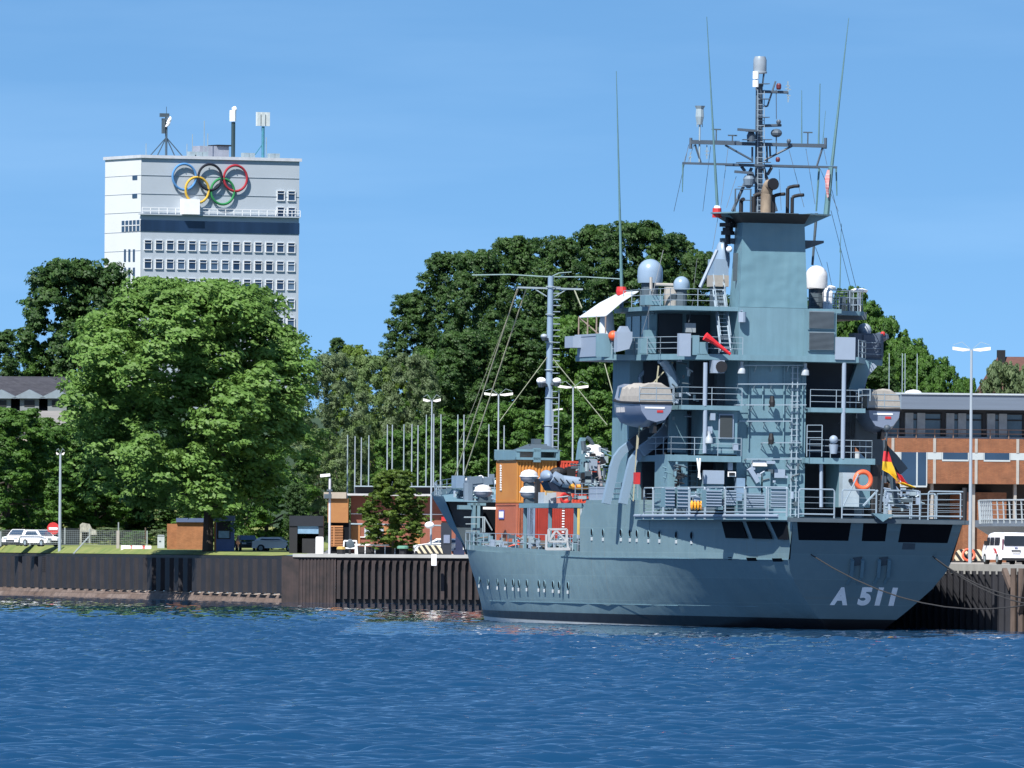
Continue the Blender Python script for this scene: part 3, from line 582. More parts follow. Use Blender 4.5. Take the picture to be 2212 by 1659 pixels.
def tree(kind, var, u, vtop, wpx, D, label, name, zb=None, cat='tree', group=None, hfac=1.0, rot=None, depth=1.0, r=.018):
    top = wy(u, vtop, D); zb = ground_z(top.x, D) - .2 if zb is None else zb
    H = (top.z - zb); Wd = wpx * D / F; kind = 'darkround' if kind == 'dark' and H / Wd < 1.6 else kind; key = (kind, var % len(CR[kind]))
    me = CR[kind][key[1]]
    o = bpy.data.objects.new(name, None); C.objects.link(o); o.location = (top.x, D, zb); o.rotation_euler[2] = rot if rot is not None else (u * .37 + D * .11) % 6.28
    tag(o, label, cat, group)
    cr_ = bpy.data.objects.new('crown', me); C.objects.link(cr_); cr_.parent = o; cr_.scale = (Wd, Wd * depth, H * 1.02)
    if (key, r) not in TR:
        tm = trunk_mesh(list(me['boughs']), 5 + len(TR), r); tmo = tm.build('trunk', BARK, None); TR[(key, r)] = tmo.data; bpy.data.objects.remove(tmo)
    tk = bpy.data.objects.new('trunk', TR[(key, r)]); C.objects.link(tk); tk.parent = o; tk.scale = (Wd, Wd, H)
    return o
G1, G2, G3 = 'trees of the wood behind the harbour', 'trees on the left shore', 'trees right of the ship'
tree('lime', 0, 418, 612, 580, 1047, 'huge bright green lime tree spreading over the left quay', 'lime_tree', zb=4.2, group=G2, r=.022, rot=0.0).children[1].location.x = 1.45
for a in [
 ('dark', 2, 172, 566, 300, 1300, 'dark round tree in front of the left edge of the white tower', 'broadleaf_tree'),
 ('dark', 1, 0, 716, 130, 1290, 'dark tree cut by the left edge above the tiled roof', 'broadleaf_tree'),
 ('mid', 0, 66, 738, 110, 1300, 'low dark green tree filling the gap left of the round tree', 'broadleaf_tree'),
 ('mid', 0, 22, 885, 245, 1140, 'full green tree overhanging the white cars at the left edge', 'maple_tree'),
 ('mid', 1, 128, 925, 190, 1165, 'green tree hanging over the no entry sign', 'maple_tree'),
 ('dark', 2, 235, 985, 200, 1185, 'dark tree in the shade behind the stone gatepost', 'broadleaf_tree'),
 ('dark', 0, 330, 960, 260, 1175, 'dark tree behind the left half of the lime tree', 'broadleaf_tree'),
 ('mid', 1, 480, 940, 260, 1120, 'shaded green tree behind the blue kiosk', 'broadleaf_tree'),
 ('mid', 0, 575, 830, 240, 1080, 'green tree with low boughs between the kiosk and the dark shelter', 'broadleaf_tree'),
 ('mid', 0, 70, 905, 230, 1160, 'green tree behind the first white car on the left', 'maple_tree'),
 ('dark', 1, 150, 930, 210, 1190, 'dark tree filling the space under the barracks eaves', 'broadleaf_tree'),
 ('mid', 1, 20, 960, 190, 1150, 'low green tree at the left edge above the fence', 'maple_tree'),
 ('mid', 0, 205, 905, 220, 1170, 'mid green tree between the lamp post and the lime tree', 'maple_tree'),
 ]: tree(*a, group=G2)
for a in [
 ('dark', 1, 728, 733, 70, 1400, 'small far tree showing at the skyline right of the lime tree', 'broadleaf_tree'),
 ('birch', 1, 715, 770, 190, 1110, 'grey green birch standing right of the lime tree', 'birch_tree'),
 ('yellow', 0, 762, 752, 130, 1190, 'yellow green birch in the middle of the birch group', 'birch_tree'),
 ('birch', 0, 800, 775, 180, 1120, 'drooping grey green birch behind the flagpoles', 'birch_tree'),
 ('yellow', 0, 850, 790, 110, 1170, 'yellowish tree between the birches and the dark wood', 'broadleaf_tree'),
 ('birch', 1, 890, 770, 160, 1115, 'pale feathery birch against the dark wood', 'birch_tree'),
 ('birch', 0, 690, 930, 130, 1090, 'low grey green birch above the dark shelter', 'birch_tree'),
 ('dark', 0, 890, 640, 150, 1260, 'dark tree at the left shoulder of the wood', 'broadleaf_tree'),
 ('dark', 2, 965, 552, 170, 1270, 'tall dark tree at the left of the wood skyline', 'broadleaf_tree'),
 ('dark', 1, 1040, 548, 190, 1230, 'dark tree second from the left on the wood skyline', 'broadleaf_tree'),
 ('dark', 0, 1120, 520, 210, 1255, 'tall dark tree above the foremast', 'broadleaf_tree'),
 ('dark', 2, 1205, 520, 190, 1225, 'dark tree just right of the foremast on the skyline', 'broadleaf_tree'),
 ('dark', 1, 1290, 495, 210, 1250, 'tall dark tree between the foremast and the whip aerial', 'broadleaf_tree'),
 ('dark', 0, 1375, 488, 220, 1235, 'tallest dark tree of the wood behind the large grey radome', 'broadleaf_tree'),
 ('dark', 2, 1452, 512, 190, 1265, 'dark tree behind the small grey radome', 'broadleaf_tree'),
 ('dark', 1, 1512, 552, 150, 1240, 'dark tree at the right end of the wood beside the funnel', 'broadleaf_tree'),
 ('mid', 0, 930, 760, 190, 1170, 'mid green tree in the lower left of the wood', 'broadleaf_tree'),
 ('dark', 1, 1010, 720, 220, 1160, 'dark tree in the middle height of the wood left of the mooring lines', 'broadleaf_tree'),
 ('dark', 2, 1120, 700, 240, 1165, 'dark tree low behind the foremast', 'broadleaf_tree'),
 ('mid', 1, 1230, 690, 220, 1165, 'green tree behind the twin lamp left of the bridge', 'broadleaf_tree'),
 ('dark', 0, 1320, 680, 230, 1170, 'dark tree behind the port bridge wing', 'broadleaf_tree'),
 ('dark', 1, 1440, 700, 220, 1170, 'dark tree hidden mostly by the bridge', 'broadleaf_tree'),
 ('mid', 0, 965, 905, 200, 1095, 'bright green tree behind the lamp beside the ship bow', 'maple_tree'),
 ('mid', 1, 1075, 875, 220, 1100, 'bright green tree behind the orange container', 'maple_tree'),
 ('mid', 0, 1185, 890, 210, 1090, 'bright green tree behind the deck crane', 'maple_tree'),
 ('mid', 1, 1290, 850, 210, 1100, 'green tree left of the port rescue boat', 'maple_tree'),
 ('mid', 0, 865, 935, 150, 1090, 'low green tree behind the row of flagpoles', 'maple_tree'),
 ]: tree(*a, group=G1)
for a in [
 ('dark', 0, 1620, 640, 240, 1250, 'dark tree mostly hidden behind the funnel', 'broadleaf_tree'),
 ('dark', 2, 1745, 650, 200, 1240, 'dark tree behind the louvre panels of the funnel', 'broadleaf_tree'),
 ('mid', 1, 1845, 628, 160, 1230, 'green tree rising behind the starboard bridge roof', 'maple_tree'),
 ('mid', 0, 1915, 690, 150, 1200, 'green tree just right of the starboard bridge wing', 'maple_tree'),
 ('dark', 1, 1880, 790, 200, 1170, 'dark tree behind the starboard rescue boat', 'broadleaf_tree'),
 ('mid', 1, 1975, 752, 150, 1180, 'green tree above the roof dome of the brick office', 'maple_tree'),
 ('mid', 0, 2040, 795, 120, 1160, 'green tree at the falling end of the row left of the tall lamp', 'maple_tree'),
 ('grey', 0, 2165, 785, 140, 1150, 'grey green bushy tree below the red roofed house', 'broadleaf_tree'),
 ('grey', 0, 2235, 790, 120, 1140, 'grey green tree cut by the right edge', 'broadleaf_tree'),
 ('mid', 0, 1862, 655, 150, 1225, 'second green tree behind the starboard bridge roof', 'maple_tree'),
 ('mid', 1, 1950, 735, 160, 1195, 'green tree between the bridge wing and the falling row', 'maple_tree'),
 ('mid', 1, 2008, 775, 150, 1170, 'green tree in the middle of the falling row right of the ship', 'maple_tree'),
 ('mid', 1, 2090, 822, 90, 1140, 'low green tree directly behind the tall lamp', 'maple_tree'),
 ]: tree(*a, group=G3)
tree('olive', 0, 850, 1018, 148, 1017, 'small olive green tree in front of the brick gatehouse', 'small_tree', zb=4.2, r=.02, rot=1.0)
tree('dark', 1, 640, 1045, 60, 1026, 'dark small tree beside the black shelter', 'small_tree', zb=4.2)
for k, (u, v, w_, D, lb) in enumerate([(235, 1140, 90, 1150, 'low green bush right of the stone gatepost'), (300, 1146, 80, 1146, 'low green bush behind the white and red barrier'), (372, 1152, 46, 1100, 'bright green bush beside the grey cabinet'), (275, 1150, 60, 1155, 'low pale bush behind the fence'), (345, 1144, 60, 1150, 'dark bush left of the brick wall')]):
    tree('mid' if k % 2 else 'grey', k, u, v, w_, D, lb, 'bush', zb=4.4, cat='bush', group='bushes behind the lawn fence')
# ================================================================== STREET FURNITURE
LAMPP = mat('lamp_grey', (.36, .42, .48), .4, var=.05)
LAMPW = mat('lamp_white', (.72, .70, .66), .5, var=.05)
def twin_lamp(u, vt, D, lab, armpx, zb=4.2, tilt=.0, r=.11, group='twin armed street lamps'):
    p = wy(u, vt, D); t_ = thing('street_lamp', lab, 'street lamp', (p.x, D, zb), group=group); z = p.z
    s = MB(); s.bar((p.x, D, zb), (p.x, D, z), r, 8, r * .6); s.build('pole', LAMPP, t_)
    a = armpx * D / F
    for sg in (-1, 1):
        s = MB(); x0 = p.x + sg * .12; x1 = p.x + sg * a
        s.loft([[(x0, D - .08, z - .05), (x0, D + .08, z - .05), (x0, D + .08, z + .07), (x0, D - .08, z + .07)], [(x0 + sg * .35 * a, D - .2, z - .1), (x0 + sg * .35 * a, D + .2, z - .1), (x0 + sg * .35 * a, D + .15, z + .12), (x0 + sg * .35 * a, D - .15, z + .12)],
                [(x1, D - .2, z - .0), (x1, D + .2, z - .0), (x1, D + .15, z + .22), (x1, D - .15, z + .22)]], closed=True, cap=True)
        s.build('lamp_head', LAMPW, t_)
    s = MB(); s.path([(p.x - a * .95, D, z + .35), (p.x - a * .5, D, z + .55), (p.x, D, z), (p.x + a * .5, D, z + .55), (p.x + a * .95, D, z + .35)], .02, 4); s.build('bird_wire', STEEL, t_)
    return t_
twin_lamp(2098.5, 756, 790, 'tall grey lamp with two white heads in front of the brick office', 41, 4.1, r=.14)
twin_lamp(1077, 853, 1045, 'twin headed lamp rising behind the orange container', 31)
twin_lamp(1238, 837, 1040, 'twin headed lamp between the foremast and the bridge', 33)
twin_lamp(933, 866, 1012, 'slim tall twin lamp beside the ship bow', 19, 4.2, r=.10)
twin_lamp(130.5, 981, 1108, 'pale blue lamp post on the lawn by the no entry sign', 9, 3.9, r=.17)
p = wy(1199, 886, 1046); t_ = thing('street_lamp', 'single armed lamp just right of the foremast', 'street lamp', (wy(1194, 886, 1046).x, 1046, 4.2)); s = MB(); x = wy(1194, 886, 1046).x
s.bar((x, 1046, 4.2), (x, 1046, p.z), .09, 6); s.build('pole', LAMPP, t_); s = MB(); s.beam((x, 1046, p.z), (x + .9, 1046, p.z + .12), .3, .14); s.build('lamp_head', LAMPW, t_)
# flagpoles
r3 = rg(900, 1400, 1.508); r7 = rg(1700, 1000, 2.074)
fp0 = None
for k, (zx, zy) in enumerate([(740, 512), (785, 520), (823, 528), (868, 515), (980, 450), (1010, 450), (1080, 448), (1128, 448), (1165, 453), (1215, 390), (1260, 385), (1303, 388), (1405, 390), (1442, 390)]):
    u, v = r3(zx, zy); p = wy(u, v, 1062)
    words = ['first', 'second', 'third', 'fourth', 'fifth', 'sixth', 'seventh', 'eighth', 'ninth', 'tenth', 'eleventh', 'twelfth', 'thirteenth', 'fourteenth'][k]
    s = MB(); s.bar((p.x, 1062, 4.3), (p.x, 1062, p.z), .085, 6, .05)
    o = s.build('flagpole', (LAMPP if k % 3 else STEEL), None, off=Vector((p.x, 1062, 4.3))); o.location = (p.x, 1062, 4.3); tag(o, words + ' bare flagpole counted from the left behind the gatehouse', 'flagpole', 'bare flagpoles behind the gatehouse')
for k, (zx, zy) in enumerate([(530, 1445), (657, 1455)]):
    u, v = r7(zx, zy); p = wy(u, v, 1062); s = MB(); s.bar((p.x, 1062, 4.3), (p.x, 1062, p.z), .085, 6, .05)
    o = s.build('flagpole', LAMPP, None, off=Vector((p.x, 1062, 4.3))); o.location = (p.x, 1062, 4.3); tag(o, ['bare flagpole left of the lamp behind the orange container', 'bare flagpole right of the lamp behind the orange container'][k], 'flagpole', 'bare flagpoles behind the gatehouse')
# gatehouse
r6 = rg(1200, 1900, 3.16)
def gx(zx, D): return W.on(*r6(zx, 900), y=D).x
def gz(zy, D): return W.on(*r6(900, zy), y=D).z
D = 1034
MAROON = brick_mat('maroon_cladding', (.25, .085, .055), (.28, .10, .065), (.20, .075, .05), .8, 1.0, var=.12)
OBR = mat('ochre_panel', (.36, .15, .05), .7, col2=(.42, .19, .06), scale=2)
gh = thing('gatehouse', 'low brick red gatehouse with ochre panels behind the quay', 'building', (gx(900, D), D, 4.3))
s = MB(); s.bx(gx(640, D), gx(2300, D), D, D + 9, 4.2, gz(262, D)); s.build('wall', MAROON, gh)
s = MB(); s.bx(gx(590, D), gx(2300, D), D - 1.6, D + 9.5, gz(262, D), gz(236, D)); s.build('roof_edge', mat('pale_fascia', (.5, .5, .5), .6), gh)
s = MB(); s.bx(gx(690, D + 2), gx(2300, D + 2), D + 2, D + 8, gz(236, D), gz(150, D + 2)); s.build('clerestory', BLACK, gh)
s = MB(); s.bx(gx(680, D + 2), gx(2300, D + 2), D + 1, D + 9, gz(150, D + 2), gz(136, D + 2)); s.build('upper_roof', STEEL, gh)
s = MB(); s.bx(gx(300, D), gx(585, D), D - 2.2, D + 3, gz(300, D), gz(222, D)); s.build('portal_fascia', mat('tan_fascia', (.42, .36, .29), .7), gh)
s = MB(); s.bx(gx(352, D), gx(610, D), D - 1.9, D + 2.5, gz(605, D), gz(300, D)); s.build('ochre_panel', OBR, gh)
for a_, b_ in ((640, 760), (1060, 1190), (1440, 1520)):
    s = MB(); s.bx(gx(a_, D), gx(b_, D), D - .08, D + .05, gz(870, D), gz(640, D)); s.build('ochre_panel', OBR, gh)
s = MB()
for k in range(13): zz_ = gz(905, D) + (gz(650, D) - gz(905, D)) * k / 12.6; s.add([(gx(388, D), D - 1.9, zz_), (gx(545, D), D - 1.9, zz_), (gx(545, D), D - 1.7, zz_ + .12), (gx(388, D), D - 1.7, zz_ + .12)], [(0, 1, 2, 3)]); s.bx(gx(388, D), gx(545, D), D - 1.9, D - 1.85, zz_, zz_ + .07)
s.bx(gx(425, D), gx(440, D), D - 1.93, D - 1.84, gz(905, D), gz(650, D)); s.build('louvre_gate', mat('louvre', (.5, .22, .09), .6), gh)
s = MB(); s.bx(gx(360, D), gx(640, D), D - 1.6, D + 1, 4.2, gz(605, D)); s.build('dark_portal', DARKGAP, gh)
for a_, b_ in ((812, 915), (948, 1055)):
    s = MB(); s.bx(gx(a_, D), gx(b_, D), D - .12, D + .05, gz(790 if a_ < 900 else 740, D), gz(672, D)); o = s.build('window', mat('blind_window', (.42, .48, .52), .4, var=.3, scale=3, stretch=(.1, .1, 6)), gh)
s = MB(); s.bx(gx(640, D), gx(2300, D), D - .06, D, gz(496, D), gz(488, D)); s.bx(gx(760, D), gx(1060, D), D - .15, D, gz(790, D), gz(780, D)); s.build('string_course', WHITE, gh)
s = MB(); s.bx(gx(1785, D), gx(1845, D), D - .4, D, gz(575, D), gz(522, D)); s.build('red_alarm_lamp', RED, gh)
# posts and barrier rail before the gatehouse
D = 1022
o = thing('floodlight_mast', 'white post with tilted floodlight head at the gatehouse corner', 'lamp', (gx(372, D), D, 4.2))
s = MB(); s.bar((gx(372, D), D, 4.2), (gx(372, D), D, gz(40, D)), .11, 8); s.build('pole', mat('pale_post', (.6, .6, .66), .5), o)
s = MB(); s.bx(gx(300, D), gx(395, D), D - .4, D + .2, gz(300, D), gz(245, D)); s.bx(gx(335, D), gx(405, D), D - .3, D + .2, gz(208, D), gz(185, D)); s.build('camera_box', PDARK, o)
s = MB(); s.beam((gx(250, D), D, gz(15, D)), (gx(375, D), D, gz(2, D)), .5, .25); s.build('lamp_head', WHITE, o)
o = thing('boom_barrier', 'long thin boom barrier crossing in front of the gatehouse wall', 'barrier', (gx(640, D - 2), D - 2, 4.2))
s = MB(); s.bar((gx(620, D - 2), D - 2, gz(620, D - 2)), (gx(1800, D - 2), D - 2, gz(634, D - 2)), .07, 6); s.build('boom', STEEL, o)
s = MB(); s.bar((gx(630, D - 2), D - 2, 4.2), (gx(630, D - 2), D - 2, gz(600, D - 2)), .1, 6); s.build('post', BLACK, o)
s = MB(); s.ball((gx(1635, 1011), 1011, gz(628, 1011)), .42, .3, .3); o = s.build('lamp_camera', WHITE, None, smooth=True, off=Vector((gx(1635, 1011), 1011, gz(628, 1011)))); o.location = (gx(1635, 1011), 1011, gz(628, 1011)); tag(o, 'round white camera housing clamped to the slim lamp beside the bow', 'camera')
# low white pipe rail and black kerb strip
s = MB(); s.bar((gx(690, 1018), 1018, gz(884, 1018)), (gx(1500, 1018), 1018, gz(888, 1018)), .08, 6)
for k in range(7): x = gx(700 + 125 * k, 1018); s.bar((x, 1018, 4.2), (x, 1018, gz(886, 1018)), .05, 5)
o = s.build('pipe_rail', WHITE, None, off=Vector((gx(1100, 1018), 1018, 4.2))); o.location = (gx(1100, 1018), 1018, 4.2); tag(o, 'low white pipe rail along the foot of the gatehouse', 'railing')
s = MB(); s.bx(gx(690, 1019), gx(1520, 1019), 1018.6, 1019.4, 4.2, gz(905, 1019)); o = s.build('low_wall', BLACK, None, off=Vector((gx(1100, 1019), 1019, 4.2))); o.location = (gx(1100, 1019), 1019, 4.2); tag(o, 'low black kerb wall behind the white pipe rail', 'wall')
# black box, totem, dark blue bin
def simple_box(name, label, cat, x0, x1, y, dz0, z1, m, dep=.7, extra=None):
    o = thing(name, label, cat, ((x0 + x1) / 2, y, dz0)); s = MB(); s.prism([(x0, y, dz0), (x1, y, dz0), (x1, y, z1 - .08), (x1 - .06, y, z1), (x0 + .06, y, z1), (x0, y, z1 - .08)], (0, dep, 0)); s.build('body', m, o); return o
NAVY = mat('navy_plastic', (.015, .025, .07), .5)
o = simple_box('control_cabinet', 'tall black cabinet with grey notice beside the ship bow', 'cabinet', gx(1780, 1013), gx(1915, 1013), 1013, 4.2, gz(596, 1013), mat('slate_black', (.02, .026, .04), .5))
s = MB(); s.bx(gx(1815, 1013), gx(1893, 1013), 1012.93, 1013.02, gz(855, 1013), gz(750, 1013)); s.build('notice', mat('grey_notice', (.2, .24, .34), .5), o)
o = simple_box('waste_bin', 'navy blue tapered container tight behind the ship bow', 'bin', gx(1965, 1011), gx(2060, 1011), 1011, 4.2, gz(745, 1011), NAVY)
s = MB(); s.bx(gx(1940, 1011), gx(2080, 1011), 1010.6, 1011.8, 4.2, gz(935, 1011)); s.build('base', NAVY, o)
# striped bollards
STR = bpy.data.materials.new('hazard_stripes'); STR.use_nodes = True; t = STR.node_tree; b = t.nodes['Principled BSDF']; tcn = N(t, 'ShaderNodeTexCoord'); mpn = N(t, 'ShaderNodeMapping'); mpn.inputs['Rotation'].default_value = (0, R(35), 0)
wv = N(t, 'ShaderNodeTexWave'); wv.inputs['Scale'].default_value = .75; wv.inputs['Distortion'].default_value = 0; cr = N(t, 'ShaderNodeValToRGB'); cr.color_ramp.interpolation = 'CONSTANT'; cr.color_ramp.elements[0].color = (.015, .015, .015, 1); cr.color_ramp.elements[1].position = .5; cr.color_ramp.elements[1].color = (.55, .48, .34, 1)
t.links.new(tcn.outputs['Object'], mpn.inputs[0]); t.links.new(mpn.outputs[0], wv.inputs['Vector']); t.links.new(wv.outputs['Color'], cr.inputs[0]); t.links.new(cr.outputs[0], b.inputs['Base Color'])
def hazard_bollard(x, y, z, w_, h_, label):
    o = thing('mooring_bollard', label, 'bollard', (x, y, z), group='striped mooring bollards')
    s = MB(); s.prism([(x - w_ / 2, y, z), (x + w_ / 2, y, z), (x + w_ * .42, y, z + h_ * .8), (x + w_ * .3, y, z + h_), (x - w_ * .3, y, z + h_), (x - w_ * .42, y, z + h_ * .8)], (0, w_ * .5, 0)); s.build('body', STR, o)
    s = MB(); s.bx(x - w_ * .62, x + w_ * .62, y - .2, y + w_ * .6, z, z + .12); s.build('base', BLACK, o); return o
hazard_bollard(gx(1640, 1008), 1008, 4.22, 2.4, gz(885, 1008) - 4.2, 'black and cream striped bollard in front of the white car')
# green capped small bollard, yellow one, little frame
x = gx(1300, 1008); o = thing('small_bollard', 'small black bollard with green top on the quay', 'bollard', (x, 1008, 4.2)); s = MB(); s.lathe([(.32, 4.2), (.3, 4.7), (.45, 4.75)], (x, 1008, 0), 10); s.build('body', BLACK, o); s = MB(); s.lathe([(.5, 4.75), (.5, 4.93), (.35, 5.0)], (x, 1008, 0), 10); s.build('cap', mat('green_cap', (.15, .35, .25), .5), o)
x = gx(520, 1008); o = thing('small_bollard', 'small black bollard with yellow top left of the white frame', 'bollard', (x, 1008, 4.2)); s = MB(); s.lathe([(.36, 4.2), (.36, 4.65)], (x, 1008, 0), 10); s.build('body', BLACK, o); s = MB(); s.lathe([(.4, 4.65), (.36, 4.86), (.2, 4.9)], (x, 1008, 0), 10); s.build('cap', mat('yellow_cap', (.6, .38, .1), .5), o)
x = gx(635, 1009); o = thing('lifebuoy_stand', 'small white frame with dark board standing on the quay edge', 'stand', (x, 1009, 4.2)); s = MB()
for dx_ in (-.62, .62): s.bar((x + dx_, 1009, 4.2), (x + dx_ * .85, 1009, gz(835, 1009)), .07, 5)
s.bar((x - .55, 1009, gz(835, 1009)), (x + .55, 1009, gz(835, 1009)), .07, 5); s.bar((x - .6, 1009, 4.75), (x + .6, 1009, 4.75), .07, 5); s.build('frame', WHITE, o); s = MB(); s.ball((x, 1009, gz(875, 1009)), .38, .1, .45); s.build('board', PDARK, o)
# dark shelter
r5z = rg(650, 1950, 3.687)
def hx(zx, D): return W.on(*r5z(zx, 900), y=D).x
def hz(zy, D): return W.on(*r5z(900, zy), y=D).z
D = 1024; o = thing('shelter', 'black flat roofed shelter with wide window beside the gatehouse', 'shelter', (hx(2150, D), D, 4.2)); x0 = hx(1868, D); x1 = gx(292, D)
s = MB(); s.bx(x0, x1, D, D + 4, hz(560, D), hz(408, D)); s.build('roof', mat('black_cladding', (.012, .015, .022), .5), o)
s = MB(); s.bx(x0, hx(1985, D), D + .1, D + 4, 4.2, hz(560, D)); s.bx(gx(232, D), x1, D + .1, D + 4, 4.2, hz(560, D)); s.bx(x0, x1, D + 3.8, D + 4, 4.2, hz(560, D)); s.build('wall', BLACK, o)
s = MB(); s.bx(hx(1990, D), gx(232, D), D + .2, D + .3, hz(672, D), hz(530, D)); s.build('window', mat('sky_window', (.22, .36, .5), .15, var=.2), o)
s = MB(); s.bx(hx(2060, D), gx(205, D), D - .2, D + .8, 4.2, hz(745, D)); s.build('counter', BLACK, o)
simple_box('white_cabinet', 'white utility cabinet standing right of the black shelter counter', 'cabinet', gx(202, D), gx(298, D), D - 1.5, 4.2, gz(785, D), WHITE)
# blue kiosk
D = 1050; o = thing('kiosk', 'blue guard kiosk with pale flat roof behind the lime trunk', 'kiosk', (hx(920, D), D, 4.2)); KB = mat('kiosk_blue', (.10, .17, .38), .5)
s = MB(); s.bx(hx(790, D), hx(1050, D), D, D + 2.6, 4.3, hz(510, D)); s.build('wall', KB, o)
s = MB(); s.bx(hx(760, D), hx(795, D), D + .02, D + 2.6, 4.3, hz(510, D)); s.build('orange_panel', OBR, o)
s = MB(); s.bx(hx(750, D), hx(1060, D), D - .3, D + 3, hz(495, D), hz(415, D)); s.build('roof', mat('kiosk_roof', (.16, .25, .42), .4), o)
s = MB(); s.bx(hx(800, D), hx(1000, D), D - .06, D + .04, hz(760, D), hz(510, D)); w_ = s.build('window', BLACK, o); s = MB(); s.bx(hx(825, D), hx(985, D), D - .08, D, hz(745, D), hz(640, D)); s.build('pane', mat('sky_pane', (.2, .35, .42), .2, var=.4, scale=2), w_)
# brick garden wall
o = thing('brick_shed', 'small orange brick shed left of the lime trunk', 'shed', (hx(400, 1074), 1074, 4.2)); s = MB(); s.bx(hx(205, 1074), hx(600, 1074), 1074, 1078, 4.3, hz(515, 1074)); s.bx(hx(65, 1075), hx(205, 1075), 1075, 1077, 4.3, hz(540, 1074)); s.build('wall', brick_mat('orange_shed_brick', (.30, .12, .045), (.35, .15, .06), (.26, .11, .05), 4, 12, var=.3), o)
s = MB(); s.bx(hx(200, 1074), hx(620, 1074), 1073.7, 1078.4, hz(515, 1074), hz(455, 1074)); s.build('roof', mat('shed_roof', (.08, .12, .22), .5), o)
# vehicles -----------------------------------------------------------
def car(x, y, z, rot, body, label, L=4.4, Wd=1.8, H=1.6, kind='suv', name='parked_car', group=None):
    M = Matrix.Translation((x, y, z)) @ Matrix.Rotation(rot, 4, 'Z'); o = thing(name, label, 'car', (0, 0, 0), M, group)
    h = L / 2; w_ = Wd / 2; c = .35
    lower = [(-h, .45), (-h, .95), (-h + .25, 1.0), (h - 1.2, 1.0), (h - .15, .85), (h, .6), (h, .35), (-h, .35)]
    s = MB(); s.loft([[(a, -w_ + .08, b_) for a, b_ in lower], [(a, -w_, b_ * .97) for a, b_ in lower], [(a, w_, b_ * .97) for a, b_ in lower], [(a, w_ - .08, b_) for a, b_ in lower]], closed=True, cap=True)
    cab = [(-h + .2, 1.0), (-h + .55, H - .06), (-h + .8, H), (h - 2.0, H), (h - 1.15, 1.0)]
    s.loft([[(a, -w_ + .22 - .0 * b_, b_) if b_ > 1.1 else (a, -w_ + .06, b_) for a, b_ in cab], [(a, w_ - .22, b_) if b_ > 1.1 else (a, w_ - .06, b_) for a, b_ in cab]], closed=True, cap=True)
    bd = s.build('body', body, o)
    s = MB(); k = [(-h + .75, 1.08), (-h + .9, H - .14), (h - 2.05, H - .14), (h - 1.5, 1.08)]
    for sg in (-1, 1): s.prism([(a, sg * (w_ - .08 - .12 * (b_ > 1.2)), b_) for a, b_ in k], (0, sg * .03, 0))
    s.build('side_window', GLASS, o)
    s = MB(); s.add([(h - 1.22, -w_ + .2, 1.04), (h - 1.22, w_ - .2, 1.04), (h - 1.93, w_ - .3, H - .06), (h - 1.93, -w_ + .3, H - .06)], [(0, 1, 2, 3)]); s.v = [(a + .06, b_, c_ + .03) for a, b_, c_ in s.v]; s.build('windscreen', GLASS, o)
    for a in (-h + .85, h - .85):
        for sg in (-1, 1):
            s = MB(); s.bar((a, sg * (w_ - .2), .34), (a, sg * (w_ + .01), .34), .34, 14); q_ = s.build('wheel', RUBBER, o); s = MB(); s.bar((a, sg * w_, .34), (a, sg * (w_ + .025), .34), .2, 10); s.build('rim', STEEL, q_)
    for sg in (-1, 1): s = MB(); s.bx(h - .12, h + .01, sg * (w_ - .35) - .2, sg * (w_ - .35) + .2, .68, .82); s.build('headlight', mat('lamp_glass', (.6, .65, .7), .2), o)
    s = MB(); s.bx(h - .02, h + .02, -.45, .45, .4, .6); s.build('grille', BLACK, o)
    return o
CARW = mat('white_car_paint', (1.0, 1.0, 1.0), .25, var=.03); CARD = mat('dark_car_paint', (.03, .035, .045), .25)
p = wy(42, 1174, 1122); car(p.x, 1122, ground_z(p.x, 1122), R(248), CARW, 'white estate car parked at far left behind the tree trunk', group='white cars parked at the left')
p = wy(88, 1176, 1112); car(p.x, 1112, ground_z(p.x, 1112), R(-52), CARW, 'white car with dark windscreen left of the no entry sign', group='white cars parked at the left')
p = wy(534, 1188, 1060); car(p.x, 1060, 4.35, R(-82), CARD, 'dark car facing the water right of the blue kiosk', H=1.5)
p = wy(600, 1180, 1058); car(p.x, 1058, 4.35, R(-15), CARW, 'white car half hidden by low branches left of the black shelter', H=1.35)
x = gx(1640, 1015); car(x + .9, 1015, 4.22, R(185), CARW, 'white saloon car between the bollard and the slim lamp', H=1.45, L=4.6)
